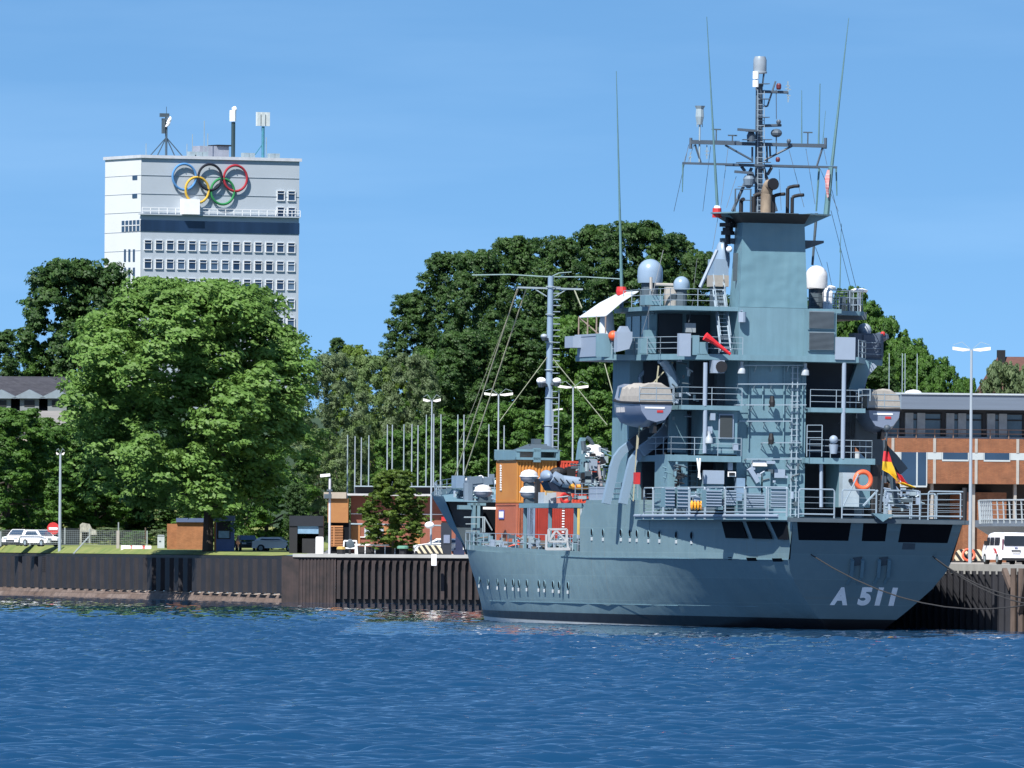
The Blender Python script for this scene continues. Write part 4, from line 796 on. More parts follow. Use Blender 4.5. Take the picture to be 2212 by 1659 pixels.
# lawn things
r7z = rg(0, 1950, 3.16)
def lx(zx, D): return W.on(*r7z(zx, 700), y=D).x
def lz(zy, D): return W.on(*r7z(900, zy), y=D).z
D = 1112; o = thing('no_entry_sign', 'round red no entry sign with white bar on a thin post', 'sign', (lx(672, D), D, lz(715, D)))
s = MB(); s.bar((lx(672, D), D, lz(720, D)), (lx(672, D), D, lz(480, D)), .04, 5); s.build('post', STEEL, o); s = MB(); s.bar((lx(672, D), D - .05, lz(520, D)), (lx(672, D), D - .08, lz(520, D)), .6, 20); s.build('disc', RED, o)
s = MB(); s.bx(lx(672, D) - .42, lx(672, D) + .42, D - .12, D - .07, lz(520, D) - .1, lz(520, D) + .1); s.build('bar', WHITE, o)
GAL = mat('fence_steel', (.32, .36, .36), .5)
for k, (zx, zt, zb_, D, lab) in enumerate([(10, 560, 750, 1135, 'thin fence post at the left edge of the lawn'), (380, 700, 835, 1125, 'short thin fence post below the white cars'), (820, 510, 715, 1110, 'thin fence post right of the blue lamp post'), (1132, 520, 700, 1105, 'fence post beside the stone gatepost'), (1860, 540, 720, 1092, 'thin fence post behind the white and red barrier'), (1838, 500, 650, 1098, 'brown wooden post behind the barrier')]):
    x = lx(zx, D); s = MB(); s.bar((x, D, lz(zb_, D)), (x, D, lz(zt, D)), .07, 6); q_ = s.build('fence_post', WOOD if k == 5 else GAL, None, off=Vector((x, D, lz(zb_, D)))); q_.location = (x, D, lz(zb_, D)); tag(q_, lab, 'fence post', 'fence posts on the lawn')
D = 1085; x = lx(1490, D); o = thing('corner_post', 'pale concrete corner post with thin upper tube beside the barrier', 'fence post', (x, D, lz(835, D))); s = MB(); s.bx(x - .14, x + .14, D - .1, D + .1, lz(835, D), lz(540, D)); s.build('post', mat('post_concrete', (.38, .36, .32), .8), o); s = MB(); s.bar((x + .05, D, lz(545, D)), (x + .05, D, lz(435, D)), .06, 5); s.build('tube', GAL, o)
s = MB(); s.bar((lx(1125, 1090), 1090, lz(620, 1090)), (lx(930, 1088), 1088, lz(838, 1088)), .08, 5); q_ = s.build('fence_strut', GAL, None, off=Vector((lx(930, 1088), 1088, 4.1))); q_.location = (lx(930, 1088), 1088, 4.1); tag(q_, 'slanting pale fence strut standing on the lawn', 'fence strut')
# mesh fence
fm = MB(); D = 1108; za, zb_ = lz(545, D), lz(720, D)
for k in range(75): x = lx(0, D) + (lx(1860, D) - lx(0, D)) * k / 74; fm.bar((x, D, zb_), (x, D, za), .012, 3)
for k in range(8): z = zb_ + (za - zb_) * k / 7; fm.bar((lx(0, D), D, z), (lx(1860, D), D, z), .014, 3)
q_ = fm.build('wire_fence', GAL, None, off=Vector((lx(900, D), D, zb_))); q_.location = (lx(900, D), D, zb_); tag(q_, 'thin wire mesh fence running across the back of the lawn', 'fence')
D = 1082; o = thing('traffic_barrier', 'white and red barrier block lying on the lawn', 'barrier', (lx(1700, D), D, lz(810, D))); edges = [1532, 1650, 1670, 1800, 1836, 1912]
for k in range(5):
    s = MB(); s.bar((lx(edges[k], D), D, lz(782, D)), (lx(edges[k + 1], D), D, lz(782, D)), .40, 12); s.build('section', RED if k % 2 else WHITE, o, label='red section' if k % 2 else None)
D = 1095; o = simple_box('utility_cabinet', 'tall pale grey utility cabinet on the lawn beside the bush', 'cabinet', lx(1990, D), lx(2078, D), D, lz(768, D), lz(590, D), mat('cabinet_grey', (.45, .5, .52), .5)); s = MB(); s.bx(lx(2010, D), lx(2035, D), D - .03, D, lz(680, D), lz(665, D)); s.bx(lx(1990, D) - .02, lx(2078, D) + .02, D - .02, D + .02, lz(610, D), lz(600, D)); s.build('handle', PDARK, o)
D = 1120; o = thing('gatepost', 'weathered pale stone gatepost in front of a dark doorway on the lawn', 'gatepost', (lx(1060, D), D, lz(705, D))); STN = mat('weathered_stone', (.36, .35, .30), .9, var=.45, scale=2.5)
s = MB(); s.prism([(lx(1010, D), D, lz(705, D)), (lx(1035, D), D, lz(705, D)), (lx(1035, D), D, lz(560, D)), (lx(1120, D), D, lz(560, D)), (lx(1120, D), D, lz(700, D)), (lx(1145, D), D, lz(700, D)), (lx(1145, D), D, lz(600, D)), (lx(1222, D), D, lz(600, D)), (lx(1215, D), D, lz(540, D)), (lx(1160, D), D, lz(520, D)), (lx(1130, D), D, lz(460, D)), (lx(1040, D), D, lz(445, D)), (lx(1008, D), D, lz(470, D))], (0, .8, 0)); s.build('stonework', STN, o)
s = MB(); s.bx(lx(1035, D), lx(1120, D), D + .3, D + .4, lz(700, D), lz(560, D)); s.build('door', DARKGAP, o)
D = 1150; s = MB(); s.bx(lx(-60, D), lx(1000, D), D, D + .4, 4.6, lz(515, D)); q_ = s.build('garden_wall', mat('pinkish_wall', (.42, .33, .26), .9, var=.3), None, off=Vector((lx(500, D), D, 4.6))); q_.location = (lx(500, D), D, 4.6); tag(q_, 'long pinkish wall behind the parked white cars', 'wall')
# bollard and van on the pier
hz3 = rg(3300, 1850, 2.212)
pt = W.on(*hz3(1290, 880), z=PZ)
def on_pier(zx, zy): return W.on(*hz3(zx, zy), z=PZ)
Dv = 738
vx = wy(2194.5, 1213, Dv).x
M = Matrix.Translation((vx, Dv, PZ)) @ Matrix.Rotation(R(90 + 13), 4, 'Z'); van = thing('delivery_van', 'white van seen from behind on the pier at the right edge', 'van', (0, 0, 0), M, None)
VW = mat('white_van_paint', (1.0, 1.0, 1.05), .3, var=.02)
# van frame: x forward, y left; rear face at x=0
s = MB(); sec = lambda x, wb, wt, z0, zw, z1: [(x, -wb, z0), (x, -wb, zw), (x, -wt - .03, zw + .45), (x, -wt, z1 - .12), (x, -wt + .15, z1), (x, wt - .15, z1), (x, wt, z1 - .12), (x, wt + .03, zw + .45), (x, wb, zw), (x, wb, z0)]
s.loft([sec(.0, .94, .84, .35, .95, 1.92), sec(.12, .98, .86, .3, 1.0, 2.02), sec(2.6, .98, .86, .3, 1.0, 2.05), sec(3.6, .98, .84, .3, 1.0, 1.98), sec(4.25, .96, .8, .3, 1.0, 1.25), sec(4.9, .9, .75, .35, .85, .95)], closed=True, cap=True); s.build('body', VW, van, smooth=35)
s = MB(); s.prism([(-.03, -.74, 1.18), (-.03, .74, 1.18), (-.03, .80, 1.32), (-.03, .77, 1.83), (-.03, -.77, 1.83), (-.03, -.80, 1.32)], (.06, 0, 0)); s.build('rear_window', mat('van_glass', (.02, .025, .035), .15), van)
for sg in (-1, 1):
    s = MB(); s.prism([(-.04, sg * .93, .95), (-.04, sg * .85, .95), (-.04, sg * .82, 1.62), (-.04, sg * .875, 1.62)], (.2, 0, 0)); s.build('rear_light', mat('dark_red_lens', (.16, .02, .05), .3), van)
    for a0, a1 in ((.55, 1.75), (1.9, 2.8), (2.95, 3.6)):
        s = MB(); s.prism([(a0, sg * .93, 1.22), (a1, sg * .93, 1.22), (a1 - .05, sg * .895, 1.72), (a0 + .05, sg * .895, 1.72)], (0, sg * .025, 0)); s.build('side_window', mat('van_glass', (.02, .025, .035), .15), van)
    for a in (.95, 3.95):
        s = MB(); s.bar((a, sg * .72, .34), (a, sg * .985, .34), .34, 16); q_ = s.build('wheel', RUBBER, van); s = MB(); s.bar((a, sg * .98, .34), (a, sg * 1.0, .34), .2, 12); s.build('rim', STEEL, q_)
    s = MB(); s.bx(3.5, 3.62, sg * 1.0 - .12, sg * 1.0 + .12, 1.2, 1.5); s.build('mirror', BLACK, van)
s = MB(); s.bx(-.05, .1, -.96, .96, .42, .62); s.build('bumper', VW, van); s = MB(); s.bx(-.02, .3, -.9, .9, .25, .42); s.build('underbody', BLACK, van)
s = MB(); s.bx(-.055, .0, -.26, .26, .70, .82); s.build('number_plate', mat('plate', (.6, .6, .6), .4), van); s = MB(); s.bx(-.07, 0, -.3, .3, .84, .92); s.build('plate_recess', BLACK, van)
s = MB(); s.bx(-.05, 0, -.1, .1, 1.04, 1.1); s.build('badge', mat('badge_blue', (.05, .08, .25), .3), van)
s = MB(); s.beam((1.0, .99, .72), (1.75, .99, 1.02), .02, .13, (0, 0, 1)); s.beam((1.2, .99, .98), (1.5, .99, .72), .02, .12, (0, 0, 1)); s.build('side_emblem', mat('emblem_red', (.7, .05, .06), .5), van, label='red emblem on the side door')
pb_ = on_pier(1290, 885); hazard_bollard(pb_.x, pb_.y + 2, PZ, 2.3, .95, 'black and yellow striped bollard left of the white van')
x_, y_ = pb_.x, pb_.y + 1.6; s = MB(); s.torus((x_ - .1, y_, PZ + .55), .42, .09, (1, .1, 0), (0, .3, 1)); q_ = s.build('lifebuoy', mat('orange_red_ring', (.75, .12, .05), .5), None, off=Vector((x_, y_, PZ))); q_.location = (x_, y_, PZ); tag(q_, 'orange red ring lying against the striped bollard on the pier', 'lifebuoy')
gp = on_pier(1300, 845); tf = MB()
g = random.Random(3)
for k in range(1500):
    x = gp.x + g.gauss(0, 1.3); y = gp.y + 16 + g.uniform(-1.5, 1.5); h = g.uniform(.1, .45); a = g.uniform(0, 3.14)
    tf.add([(x - .05 * math.cos(a), y - .05 * math.sin(a), PZ), (x + .05 * math.cos(a), y + .05 * math.sin(a), PZ), (x + g.uniform(-.1, .1), y, PZ + h)], [(0, 1, 2)])
tag(tf.build('grass_patch', leaf_mat('grass_blades', (.12, .22, .02), (.3, .45, .06))), 'patch of bright green grass on the pier behind the bollard', kind='stuff')
# neighbouring vessel: overhanging flight deck with netting rails, right edge
nb = thing('moored_vessel', 'grey stern deck with curved white railing above the van at the right edge', 'ship', (0, 0, 0), Matrix.Translation((0, 0, 0)))
Dn = 775; HG = mat('haze_grey_paint', (.16, .20, .25), .6)
def nv(zx, zy, D=Dn): return W.on(*hz3(zx, zy), y=D)
e = [nv(1370, 515, 792), nv(1385, 512, 782), nv(1480, 500, Dn), nv(1640, 490, Dn - 4), nv(1800, 480, Dn - 7), nv(2050, 470, Dn - 10)]
zt_ = nv(1500, 505).z
s = MB(); lo = [Vector((p.x, p.y, zt_)) for p in e] + [Vector((e[-1].x, 800, zt_)), Vector((e[0].x, 800, zt_))]
s.prism(lo, (0, 0, -.45)); lo2 = [Vector((p.x + 2.2, p.y + 3.0, zt_ - .45)) for p in e] + [Vector((e[-1].x + 2, 800, zt_ - .45)), Vector((e[0].x + 3, 800, zt_ - .45))]
s.loft([lo[::-1] and [Vector((p.x, p.y, zt_ - .45)) for p in lo], [Vector((p.x + (3.5 if p.x < e[-1].x else 0), p.y + 2.5 * (p.y < 799), zt_ - 2.6)) for p in lo], [Vector((p.x + (7 if p.x < e[-1].x else 0), p.y + 4 * (p.y < 799), zt_ - 9)) for p in lo]], closed=True); s.build('hull', HG, nb)
for k in range(5):
    for m_ in range(4 if k else 1):
        pass
rail_ = MB(); posts = []
for a, b_ in zip(e, e[1:]):
    n_ = max(1, int((b_ - a).length / 1.05))
    for k in range(n_): posts.append(a.lerp(b_, k / n_))
for p in posts: rail_.beam((p.x, p.y, zt_ - .25), (p.x - .1, p.y - .3, zt_ + 1.35), .1, .06)
for h in (0.0, 1.3): rail_.path([(p.x - .08 * h, p.y - .25 * h, zt_ + h) for p in posts], .055, 5)
for h in (.35, .65, 1.0): rail_.path([(p.x - .08 * h, p.y - .25 * h, zt_ + h) for p in posts], .02, 4)
rail_.build('railing', mat('pale_rail', (.40, .46, .50), .5), nb)
# ================================================================== THE SHIP  (x = forward from the stern, y = to port, z = up)
Z4 = rg(1650, 1700, 2.074); Z5 = rg(2200, 1000, 2.074); Z6 = rg(2800, 1000, 2.074); Z7 = rg(2650, 50, 2.074); Z8 = rg(2400, 1450, 2.074)
Y1 = rg(3000, 1450, 2.074); Y3 = rg(3300, 1850, 2.212); Y4 = rg(1800, 1900, 2.5525); Y5 = rg(2450, 1850, 2.37); Y6 = rg(2850, 650, 2.765); Y7 = rg(1700, 1000, 2.074)
T1 = rg(2900, 1700, 3.318); T2 = rg(2400, 1700, 3.318); T3 = rg(1700, 1850, 3.687); T4 = rg(2250, 1750, 4.1475)
def PA(rgn, zx, zy, a): return S.on(*rgn(zx, zy), x=a)
def PB(rgn, zx, zy, b): return S.on(*rgn(zx, zy), y=b)
ship = thing('naval_ship', 'large grey naval support ship seen from its port quarter with A 511 on the stern', 'ship', (0, 0, 0), MS)
def face(name, rgn, x0, y0, x1, y1, a, dep, m=None, par=None, **k):
    p = PA(rgn, x0, y1, a); q = PA(rgn, x1, y0, a); s = MB(); s.bx(a, a + dep, q.y, p.y, p.z, q.z); return s.build(name, m or PAINT, par or ship, **k)
def side(name, rgn, x0, y0, x1, y1, b, dep, m=None, par=None, **k):
    p = PB(rgn, x0, y1, b); q = PB(rgn, x1, y0, b); s = MB(); s.bx(q.x, p.x, b - dep, b, p.z, q.z); return s.build(name, m or PAINT, par or ship, **k)
def box(name, x0, x1, y0, y1, z0, z1, m=None, par=None): s = MB(); s.bx(x0, x1, y0, y1, z0, z1); return s.build(name, m or PAINT, par or ship)
def rails(name, pts, h=1.05, n=3, sp=1.6, r=.028, par=None, m=None, close=True):
    s = MB(); pts = [Vector(p) for p in pts]
    for a, b_ in zip(pts, pts[1:]):
        k = max(1, round((b_ - a).length / sp))
        for i in range(k + 1): q = a.lerp(b_, i / k); s.bar(q, q + Vector((0, 0, h)), r, 4)
        for j in range(n): z = Vector((0, 0, h * (j + 1) / n)); s.bar(a + z, b_ + z, r * .85, 4)
    return s.build(name, m or RAILM, par or ship)
RAILM = mat('rail_paint', (.29, .37, .44), .5, var=.03)
# hull -------------------------------------------------------------
HULL = bpy.data.materials.new('hull_paint'); HULL.use_nodes = True; t = HULL.node_tree; b = t.nodes['Principled BSDF']; b.inputs['Roughness'].default_value = .48
tcn = N(t, 'ShaderNodeTexCoord'); sp = N(t, 'ShaderNodeSeparateXYZ'); t.links.new(tcn.outputs['Object'], sp.inputs[0])
def ramp_z(th, w_=.03):
    r = N(t, 'ShaderNodeMapRange'); r.inputs['From Min'].default_value = th - w_; r.inputs['From Max'].default_value = th + w_; t.links.new(sp.outputs['Z'], r.inputs['Value']); return r
n = N(t, 'ShaderNodeTexNoise'); n.inputs['Scale'].default_value = .25; n.inputs['Detail'].default_value = 8; n.inputs['Roughness'].default_value = .6; t.links.new(tcn.outputs['Object'], n.inputs['Vector'])
mp2 = N(t, 'ShaderNodeMapping'); mp2.inputs['Scale'].default_value = (1.2, 1.2, .05); n2 = N(t, 'ShaderNodeTexNoise'); n2.inputs['Scale'].default_value = 1.2; n2.inputs['Detail'].default_value = 9; n2.inputs['Roughness'].default_value = .75
t.links.new(tcn.outputs['Object'], mp2.inputs[0]); t.links.new(mp2.outputs[0], n2.inputs['Vector'])
ad = N(t, 'ShaderNodeMath', operation='ADD'); t.links.new(n.outputs['Fac'], ad.inputs[0]); t.links.new(n2.outputs['Fac'], ad.inputs[1])
r = N(t, 'ShaderNodeMapRange'); r.inputs['From Min'].default_value = .78; r.inputs['From Max'].default_value = 1.22; t.links.new(ad.outputs[0], r.inputs['Value'])
m1 = N(t, 'ShaderNodeMixRGB'); m1.inputs['Color1'].default_value = (.130, .207, .236, 1); m1.inputs['Color2'].default_value = (.150, .230, .257, 1); t.links.new(r.outputs[0], m1.inputs[0])
cb_ = N(t, 'ShaderNodeCombineXYZ'); t.links.new(sp.outputs['X'], cb_.inputs['X']); t.links.new(sp.outputs['Z'], cb_.inputs['Y']); bk = N(t, 'ShaderNodeTexBrick'); bk.inputs['Scale'].default_value = 1.0; bk.inputs['Brick Width'].default_value = 7.0; bk.inputs['Row Height'].default_value = 1.55; bk.inputs['Mortar Size'].default_value = .02; bk.inputs['Color1'].default_value = (.94, .94, .94, 1); bk.inputs['Color2'].default_value = (1.05, 1.05, 1.05, 1); bk.inputs['Mortar'].default_value = (1.16, 1.14, 1.10, 1); t.links.new(cb_.outputs[0], bk.inputs['Vector'])
mm = N(t, 'ShaderNodeVectorMath', operation='MULTIPLY'); t.links.new(m1.outputs[0], mm.inputs[0]); t.links.new(bk.outputs['Color'], mm.inputs[1]); m1 = mm
mpr = N(t, 'ShaderNodeMapping'); mpr.inputs['Scale'].default_value = (2.6, .01, .07); nrz = N(t, 'ShaderNodeTexNoise'); nrz.inputs['Scale'].default_value = 1.0; nrz.inputs['Detail'].default_value = 4; t.links.new(tcn.outputs['Object'], mpr.inputs[0]); t.links.new(mpr.outputs[0], nrz.inputs['Vector'])
rr_ = N(t, 'ShaderNodeMapRange'); rr_.inputs['From Min'].default_value = .60; rr_.inputs['From Max'].default_value = .80; rr_.inputs['To Max'].default_value = .45; t.links.new(nrz.outputs['Fac'], rr_.inputs['Value'])
mr = N(t, 'ShaderNodeMixRGB'); mr.inputs['Color2'].default_value = (.17, .175, .15, 1); t.links.new(m1.outputs[0], mr.inputs['Color1']); t.links.new(rr_.outputs[0], mr.inputs[0]); m1 = mr
m2 = N(t, 'ShaderNodeMixRGB'); m2.inputs['Color1'].default_value = (.012, .012, .014, 1); t.links.new(m1.outputs[0], m2.inputs['Color2']); t.links.new(ramp_z(.66, .02).outputs[0], m2.inputs[0])
m3 = N(t, 'ShaderNodeMixRGB'); m3.inputs['Color1'].default_value = (.6, .62, .6, 1); t.links.new(m2.outputs[0], m3.inputs['Color2'])
zx_ = N(t, 'ShaderNodeMath', operation='MULTIPLY_ADD'); zx_.inputs[1].default_value = -.0045; t.links.new(sp.outputs['X'], zx_.inputs[0]); t.links.new(sp.outputs['Z'], zx_.inputs[2]); rw = N(t, 'ShaderNodeMapRange'); rw.inputs['From Min'].default_value = -.16; rw.inputs['From Max'].default_value = -.10; t.links.new(zx_.outputs[0], rw.inputs['Value']); t.links.new(rw.outputs[0], m3.inputs[0])
t.links.new(m3.outputs[0], b.inputs['Base Color'])
bp = N(t, 'ShaderNodeBump'); bp.inputs['Strength'].default_value = .4; bp.inputs['Distance'].default_value = .12; n3 = N(t, 'ShaderNodeTexNoise'); n3.inputs['Scale'].default_value = .8; n3.inputs['Detail'].default_value = 1; t.links.new(tcn.outputs['Object'], n3.inputs['Vector'])
t.links.new(n3.outputs['Fac'], bp.inputs['Height']); t.links.new(bp.outputs[0], b.inputs['Normal'])
LZ = [-1, 0, 1.3, 2.6, 3.6, 4.3]
ST = [(0, None, [.1, .8, 2.4, 3.95, 4.85, 5.15]), (4, 0, [.9, 1.7, 3.2, 4.5, 5.15, 5.4]), (12, 0, [1.6, 2.7, 3.9, 4.95, 5.7, 6.2]), (20, 0, [3.3, 4.3, 5.3, 6.1, 6.65, 7.0]), (28, 0, [5.0, 5.8, 6.55, 7.05, 7.35, 7.5]),
      (40, 0, [6.8, 7.2, 7.5, 7.65, 7.7, 7.7]), (60, 0, [6.4, 6.9, 7.2, 7.45, 7.6, 7.65]), (70, 0, [5.0, 5.7, 6.1, 6.5, 6.9, 7.1]), (78, 0, [3.6, 4.2, 4.6, 5.0, 5.4, 5.7]), (85, 0, [2.0, 2.5, 2.8, 3.1, 3.4, 3.7]), (90, 0, [.5, .9, 1.2, 1.5, 1.8, 2.1])]
def hb_at(a, li):
    xs_ = [s_[0] for s_ in ST]; ys_ = [s_[2][li] for s_ in ST]
    j = max(0, min(len(xs_) - 2, sum(1 for x in xs_ if x <= a) - 1)); tt_ = (a - xs_[j]) / (xs_[j + 1] - xs_[j]); m_ = lambda i: 0 if i in (0,) else (0 if i >= len(xs_) - 1 else (ys_[i + 1] - ys_[i - 1]) / (xs_[i + 1] - xs_[i - 1]))
    d0 = m_(j) if j else (ys_[1] - ys_[0]) / (xs_[1] - xs_[0]); d1_ = m_(j + 1) if j + 1 < len(xs_) - 1 else (ys_[-1] - ys_[-2]) / (xs_[-1] - xs_[-2]); hh = xs_[j + 1] - xs_[j]
    return (2 * tt_ ** 3 - 3 * tt_ ** 2 + 1) * ys_[j] + (tt_ ** 3 - 2 * tt_ ** 2 + tt_) * hh * d0 + (-2 * tt_ ** 3 + 3 * tt_ ** 2) * ys_[j + 1] + (tt_ ** 3 - tt_ ** 2) * hh * d1_
def rake(z): return 4.6 * (1 - z / 6.9)
def zk(a): return 4.3 if a < 40 else 4.3 + (a - 40) * .012          # sheer of the knuckle
rings = []
sta = [None] + [5.5, 7, 9, 11, 13, 16, 20, 24, 28, 34, 40, 48, 56, 62, 66, 70, 74, 78, 81, 84, 87, 90]
for a in sta:
    rg_ = []
    for li, z in enumerate(LZ):
        zz_ = z if li < 5 else (zk(a) if a else 4.3)
        aa = rake(zz_) if a is None else max(a, rake(zz_) + .3)
        rg_.append((aa, hb_at(aa, li), zz_))
    rings.append(rg_)
stem = [(91.0, 0, -1), (92.2, 0, 0), (93.2, 0, 1.3), (94.0, 0, 2.6), (94.6, 0, 3.6), (95.2, 0, zk(90))]
rings.append(stem)
s = MB(); s.loft(rings); s.loft([[(x, -y, z) for x, y, z in r_][::-1] for r_ in rings])
tr_ = rings[0]; s.loft([[(x, y, z) for x, y, z in tr_], [(x, -y, z) for x, y, z in tr_]])
s.add([rings[i][5] for i in range(len(rings))] + [(x, -y, z) for x, y, z in [rings[i][5] for i in range(len(rings))]], [(i, i + 1, len(rings) + i + 1, len(rings) + i) for i in range(len(rings) - 1)])
hull = s.build('hull', HULL, ship, smooth=28)
# upper side plating, aft part: vertical above the knuckle
up = [(0, 5.5), (4, 5.75), (8, 6.0), (12, 6.35), (20, 7.05), (28, 7.5), (34, 7.68), (41.6, 7.7)]
def ztop(a): return 6.95 if a < 27.5 else 8.0
s = MB()
for sg in (1, -1):
    lo = [(rake(4.3) if a == 0 else a, sg * (y if a else 5.15), 4.3) for a, y in up]; lo = [(x, sg * hb_at(max(x, 1.8), 5) if x < 12 else y, z) for x, y, z in lo]; hi = [(a, sg * y, 6.95) for a, y in up]
    s.loft([lo, hi]); s.loft([[(a, sg * y, 6.95) for a, y in up if a >= 28], [(a - (.0 if a < 41 else 1.5), sg * y, 8.0) for a, y in up if a >= 28]])
s.add([(rake(4.3), 5.15, 4.3), (0, 5.5, 6.95), (0, -5.5, 6.95), (rake(4.3), -5.15, 4.3)], [(0, 1, 2, 3)])
s.add([(41.6, 7.7, 4.3), (40.1, 7.7, 8.0), (40.1, -7.7, 8.0), (41.6, -7.7, 4.3)], [(0, 1, 2, 3)])
s.add([(0, 5.5, 6.95), (12, 6.35, 6.95), (28, 7.5, 6.95), (28, -7.5, 6.95), (12, -6.35, 6.95), (0, -5.5, 6.95)], [(0, 1, 2, 3, 4, 5)]); s.add([(28, 7.5, 8), (40.1, 7.7, 8), (40.1, -7.7, 8), (28, -7.5, 8)], [(0, 1, 2, 3)]); s.add([(28, 7.5, 6.95), (28, 7.5, 8), (28, -7.5, 8), (28, -7.5, 6.95)], [(0, 1, 2, 3)])
upper = s.build('upper_hull', HULL, ship, smooth=28)
# bulwark of the low working deck and the flared forecastle
s = MB()
bw = [(41.6, 7.7), (50, 7.7), (60, 7.65), (70, 7.1), (74, 6.6), (78, 5.7)]
for sg in (1, -1): s.loft([[(a, sg * y, zk(a)) for a, y in bw], [(a, sg * (y + .01), zk(a) + (.35 if a < 74 else .35 + (a - 74) * .12)) for a, y in bw]])
s.build('bulwark', HULL, ship, smooth=28)
fc = [(77.5, 5.8, 6.6, 7.35), (80, 5.15, 6.2, 7.1), (83, 4.4, 5.6, 6.6), (86, 3.45, 4.8, 6.0), (89, 2.5, 3.8, 5.1), (92, 1.4, 2.7, 4.1), (94, .7, 1.8, 3.1), (95.4, .02, 1.0, 2.1), (96.6, .0, .3, 1.2), (98, .0, .0, .05)]
s = MB()
def fz(a): return zk(a) + .35 * (a < 78)
zt8 = lambda a: 8.0 + max(0, a - 82) * .05
for sg in (1, -1):
    R0, R1, R2, R3 = [], [], [], []
    for a, y0, y1, y2 in fc:
        R0.append((min(a, 95.2), sg * y0, zk(a))); R1.append((min(a, 96.6), sg * y1, 6.3)); R2.append((a, sg * y2, zt8(a))); R3.append((a + .15, sg * (y2 + .12), zt8(a) + .35))
    s.loft([R0, R1, R2, R3]); 
fo = s.build('forecastle', HULL, ship, smooth=28)
s = MB(); top = [(a, y2, zt8(a) - .02) for a, y0, y1, y2 in fc]; s.add(top + [(x, -y, z) for x, y, z in top[::-1]], [tuple(range(len(top) * 2))]); s.build('forecastle_deck', PAINT, ship)
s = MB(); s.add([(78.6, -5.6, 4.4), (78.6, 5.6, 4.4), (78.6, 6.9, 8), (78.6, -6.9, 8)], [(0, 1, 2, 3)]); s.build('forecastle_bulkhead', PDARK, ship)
# rubbing strakes / weld lines
s = MB()
kn = [(a, hb_at(max(a, 1.8), 5) + .03, 4.3 if a < 40 else zk(a)) for a in [1.9, 4, 8, 12, 16, 20, 24, 28, 34, 40, 46]]
s.path(kn, .045, 4); s.build('knuckle_strake', PAINT, ship)
s = MB(); s.path([(a, hb_at(a, 2) + .02, 1.3) for a in (24, 30, 36, 42, 50, 58, 64, 70)], .03, 4); s.path([(a, hb_at(a, 2) + .0, 1.34 + (24 - a) * .0) for a in (12, 16, 20, 24)], .03, 4)
s.path([(42, hb_at(42, 3) + .02, 2.6), (42, hb_at(42, 1), .3)], .02, 4); s.path([(26, 7.42, 6.9), (26, 7.35, 4.3)], .015, 4); s.build('weld_seam', PAINT, ship)
# portholes
def hull_y(a, z): # port side half breadth
    if z >= 4.3: return np.interp(a, [x for x, y in up], [y for x, y in up]) if a < 41 else 7.7
    for li in range(5):
        if LZ[li] <= z <= LZ[li + 1]: t_ = (z - LZ[li]) / (LZ[li + 1] - LZ[li]); return hb_at(a, li) * (1 - t_) + hb_at(a, li + 1) * t_
    return 7.7
def on_hull(u, v):
    b_ = 7.6
    for _ in range(6): p = S.on(u, v, y=b_); b_ = float(hull_y(p.x, p.z))
    return S.on(u, v, y=b_)
ph = [Y4(x, y) for x, y in ((300, 1070), (390, 1085), (485, 1090), (565, 1095), (645, 1100), (703, 1105), (785, 1105), (907, 1110), (965, 1115), (1053, 1120), (1115, 1125), (1205, 1130), (1450, 585), (1565, 590), (1748, 592))] + [Y5(x, y) for x, y in ((168, 672), (233, 675), (343, 680), (448, 682), (607, 688), (752, 692))]
first = None
for u, v in ph:
    p = on_hull(u, v)
    if first is None:
        s = MB(); s.torus((0, .02, 0), .25, .03, (1, 0, 0), (0, 0, 1), 16, 5); first = o = s.build('porthole', PAINT, ship, off=Vector((0, 0, 0))); s = MB(); s.bar((0, -.04, 0), (0, .035, 0), .24, 14); s.build('glass', DARKGAP, o)
        s = MB(); s.beam((-.14, .03, -.42), (.14, .03, -.42), .05, .22); s.build('drip_shelf', mat('pale_bracket', (.5, .55, .58), .5), o)
    else: o = dup(first, ship)
    o.location = (p.x, p.y, p.z); sl = math.atan2(float(hull_y(p.x + .5, p.z)) - float(hull_y(p.x - .5, p.z)), 1.0); o.rotation_euler = (0, 0, sl)
# mooring deck openings, port quarter (panels set in the plating) and transom
def hull_panel(name, rgn, pts, m, out_=.02):
    P_ = [on_hull(*rgn(x, y)) for x, y in pts]; s = MB(); s.prism([(p.x, p.y + out_, p.z) for p in P_], (0, -.05, 0)); return s.build(name, m, ship)
for pts in ([(1035, 560), (1225, 560), (1280, 720), (1075, 716)], [(1268, 560), (1440, 560), (1512, 725), (1330, 722)], [(1495, 562), (1650, 562), (1663, 733), (1572, 731)]): hull_panel('mooring_opening', Y5, pts, DARKGAP)
for pts in ([(1095, 898), (1125, 898), (1132, 925), (1100, 925)], [(1268, 902), (1355, 902), (1368, 934), (1282, 934)], [(1512, 908), (1600, 908), (1612, 940), (1525, 940)]): hull_panel('scupper', Y5, pts, DARKGAP)
def on_tr(rgn, x, y):       # transom plane
    o_, d_ = ray(*rgn(x, y)); o_ = S.I @ o_; d_ = S.I.to_3x3() @ d_
    nn = Vector((1, 0, 4.6 / 6.9)); p0 = Vector((0, 0, 6.95)); t_ = (p0 - o_).dot(nn) / d_.dot(nn); return o_ + d_ * t_
def tr_panel(name, rgn, pts, m, out_=.02, th=.04):
    P_ = [on_tr(rgn, x, y) for x, y in pts]; nn = Vector((-1, 0, -4.6 / 6.9)).normalized(); s = MB(); s.prism([p + nn * out_ for p in P_], -nn * th); return s.build(name, m, ship)
for pts in ([(388, 1290), (845, 1290), (815, 1478), (403, 1472)], [(945, 1297), (1143, 1300), (1120, 1482), (926, 1480)], [(1262, 1305), (1690, 1310), (1638, 1497), (1228, 1490)]): tr_panel('stern_window_opening', Y1, pts, DARKGAP)
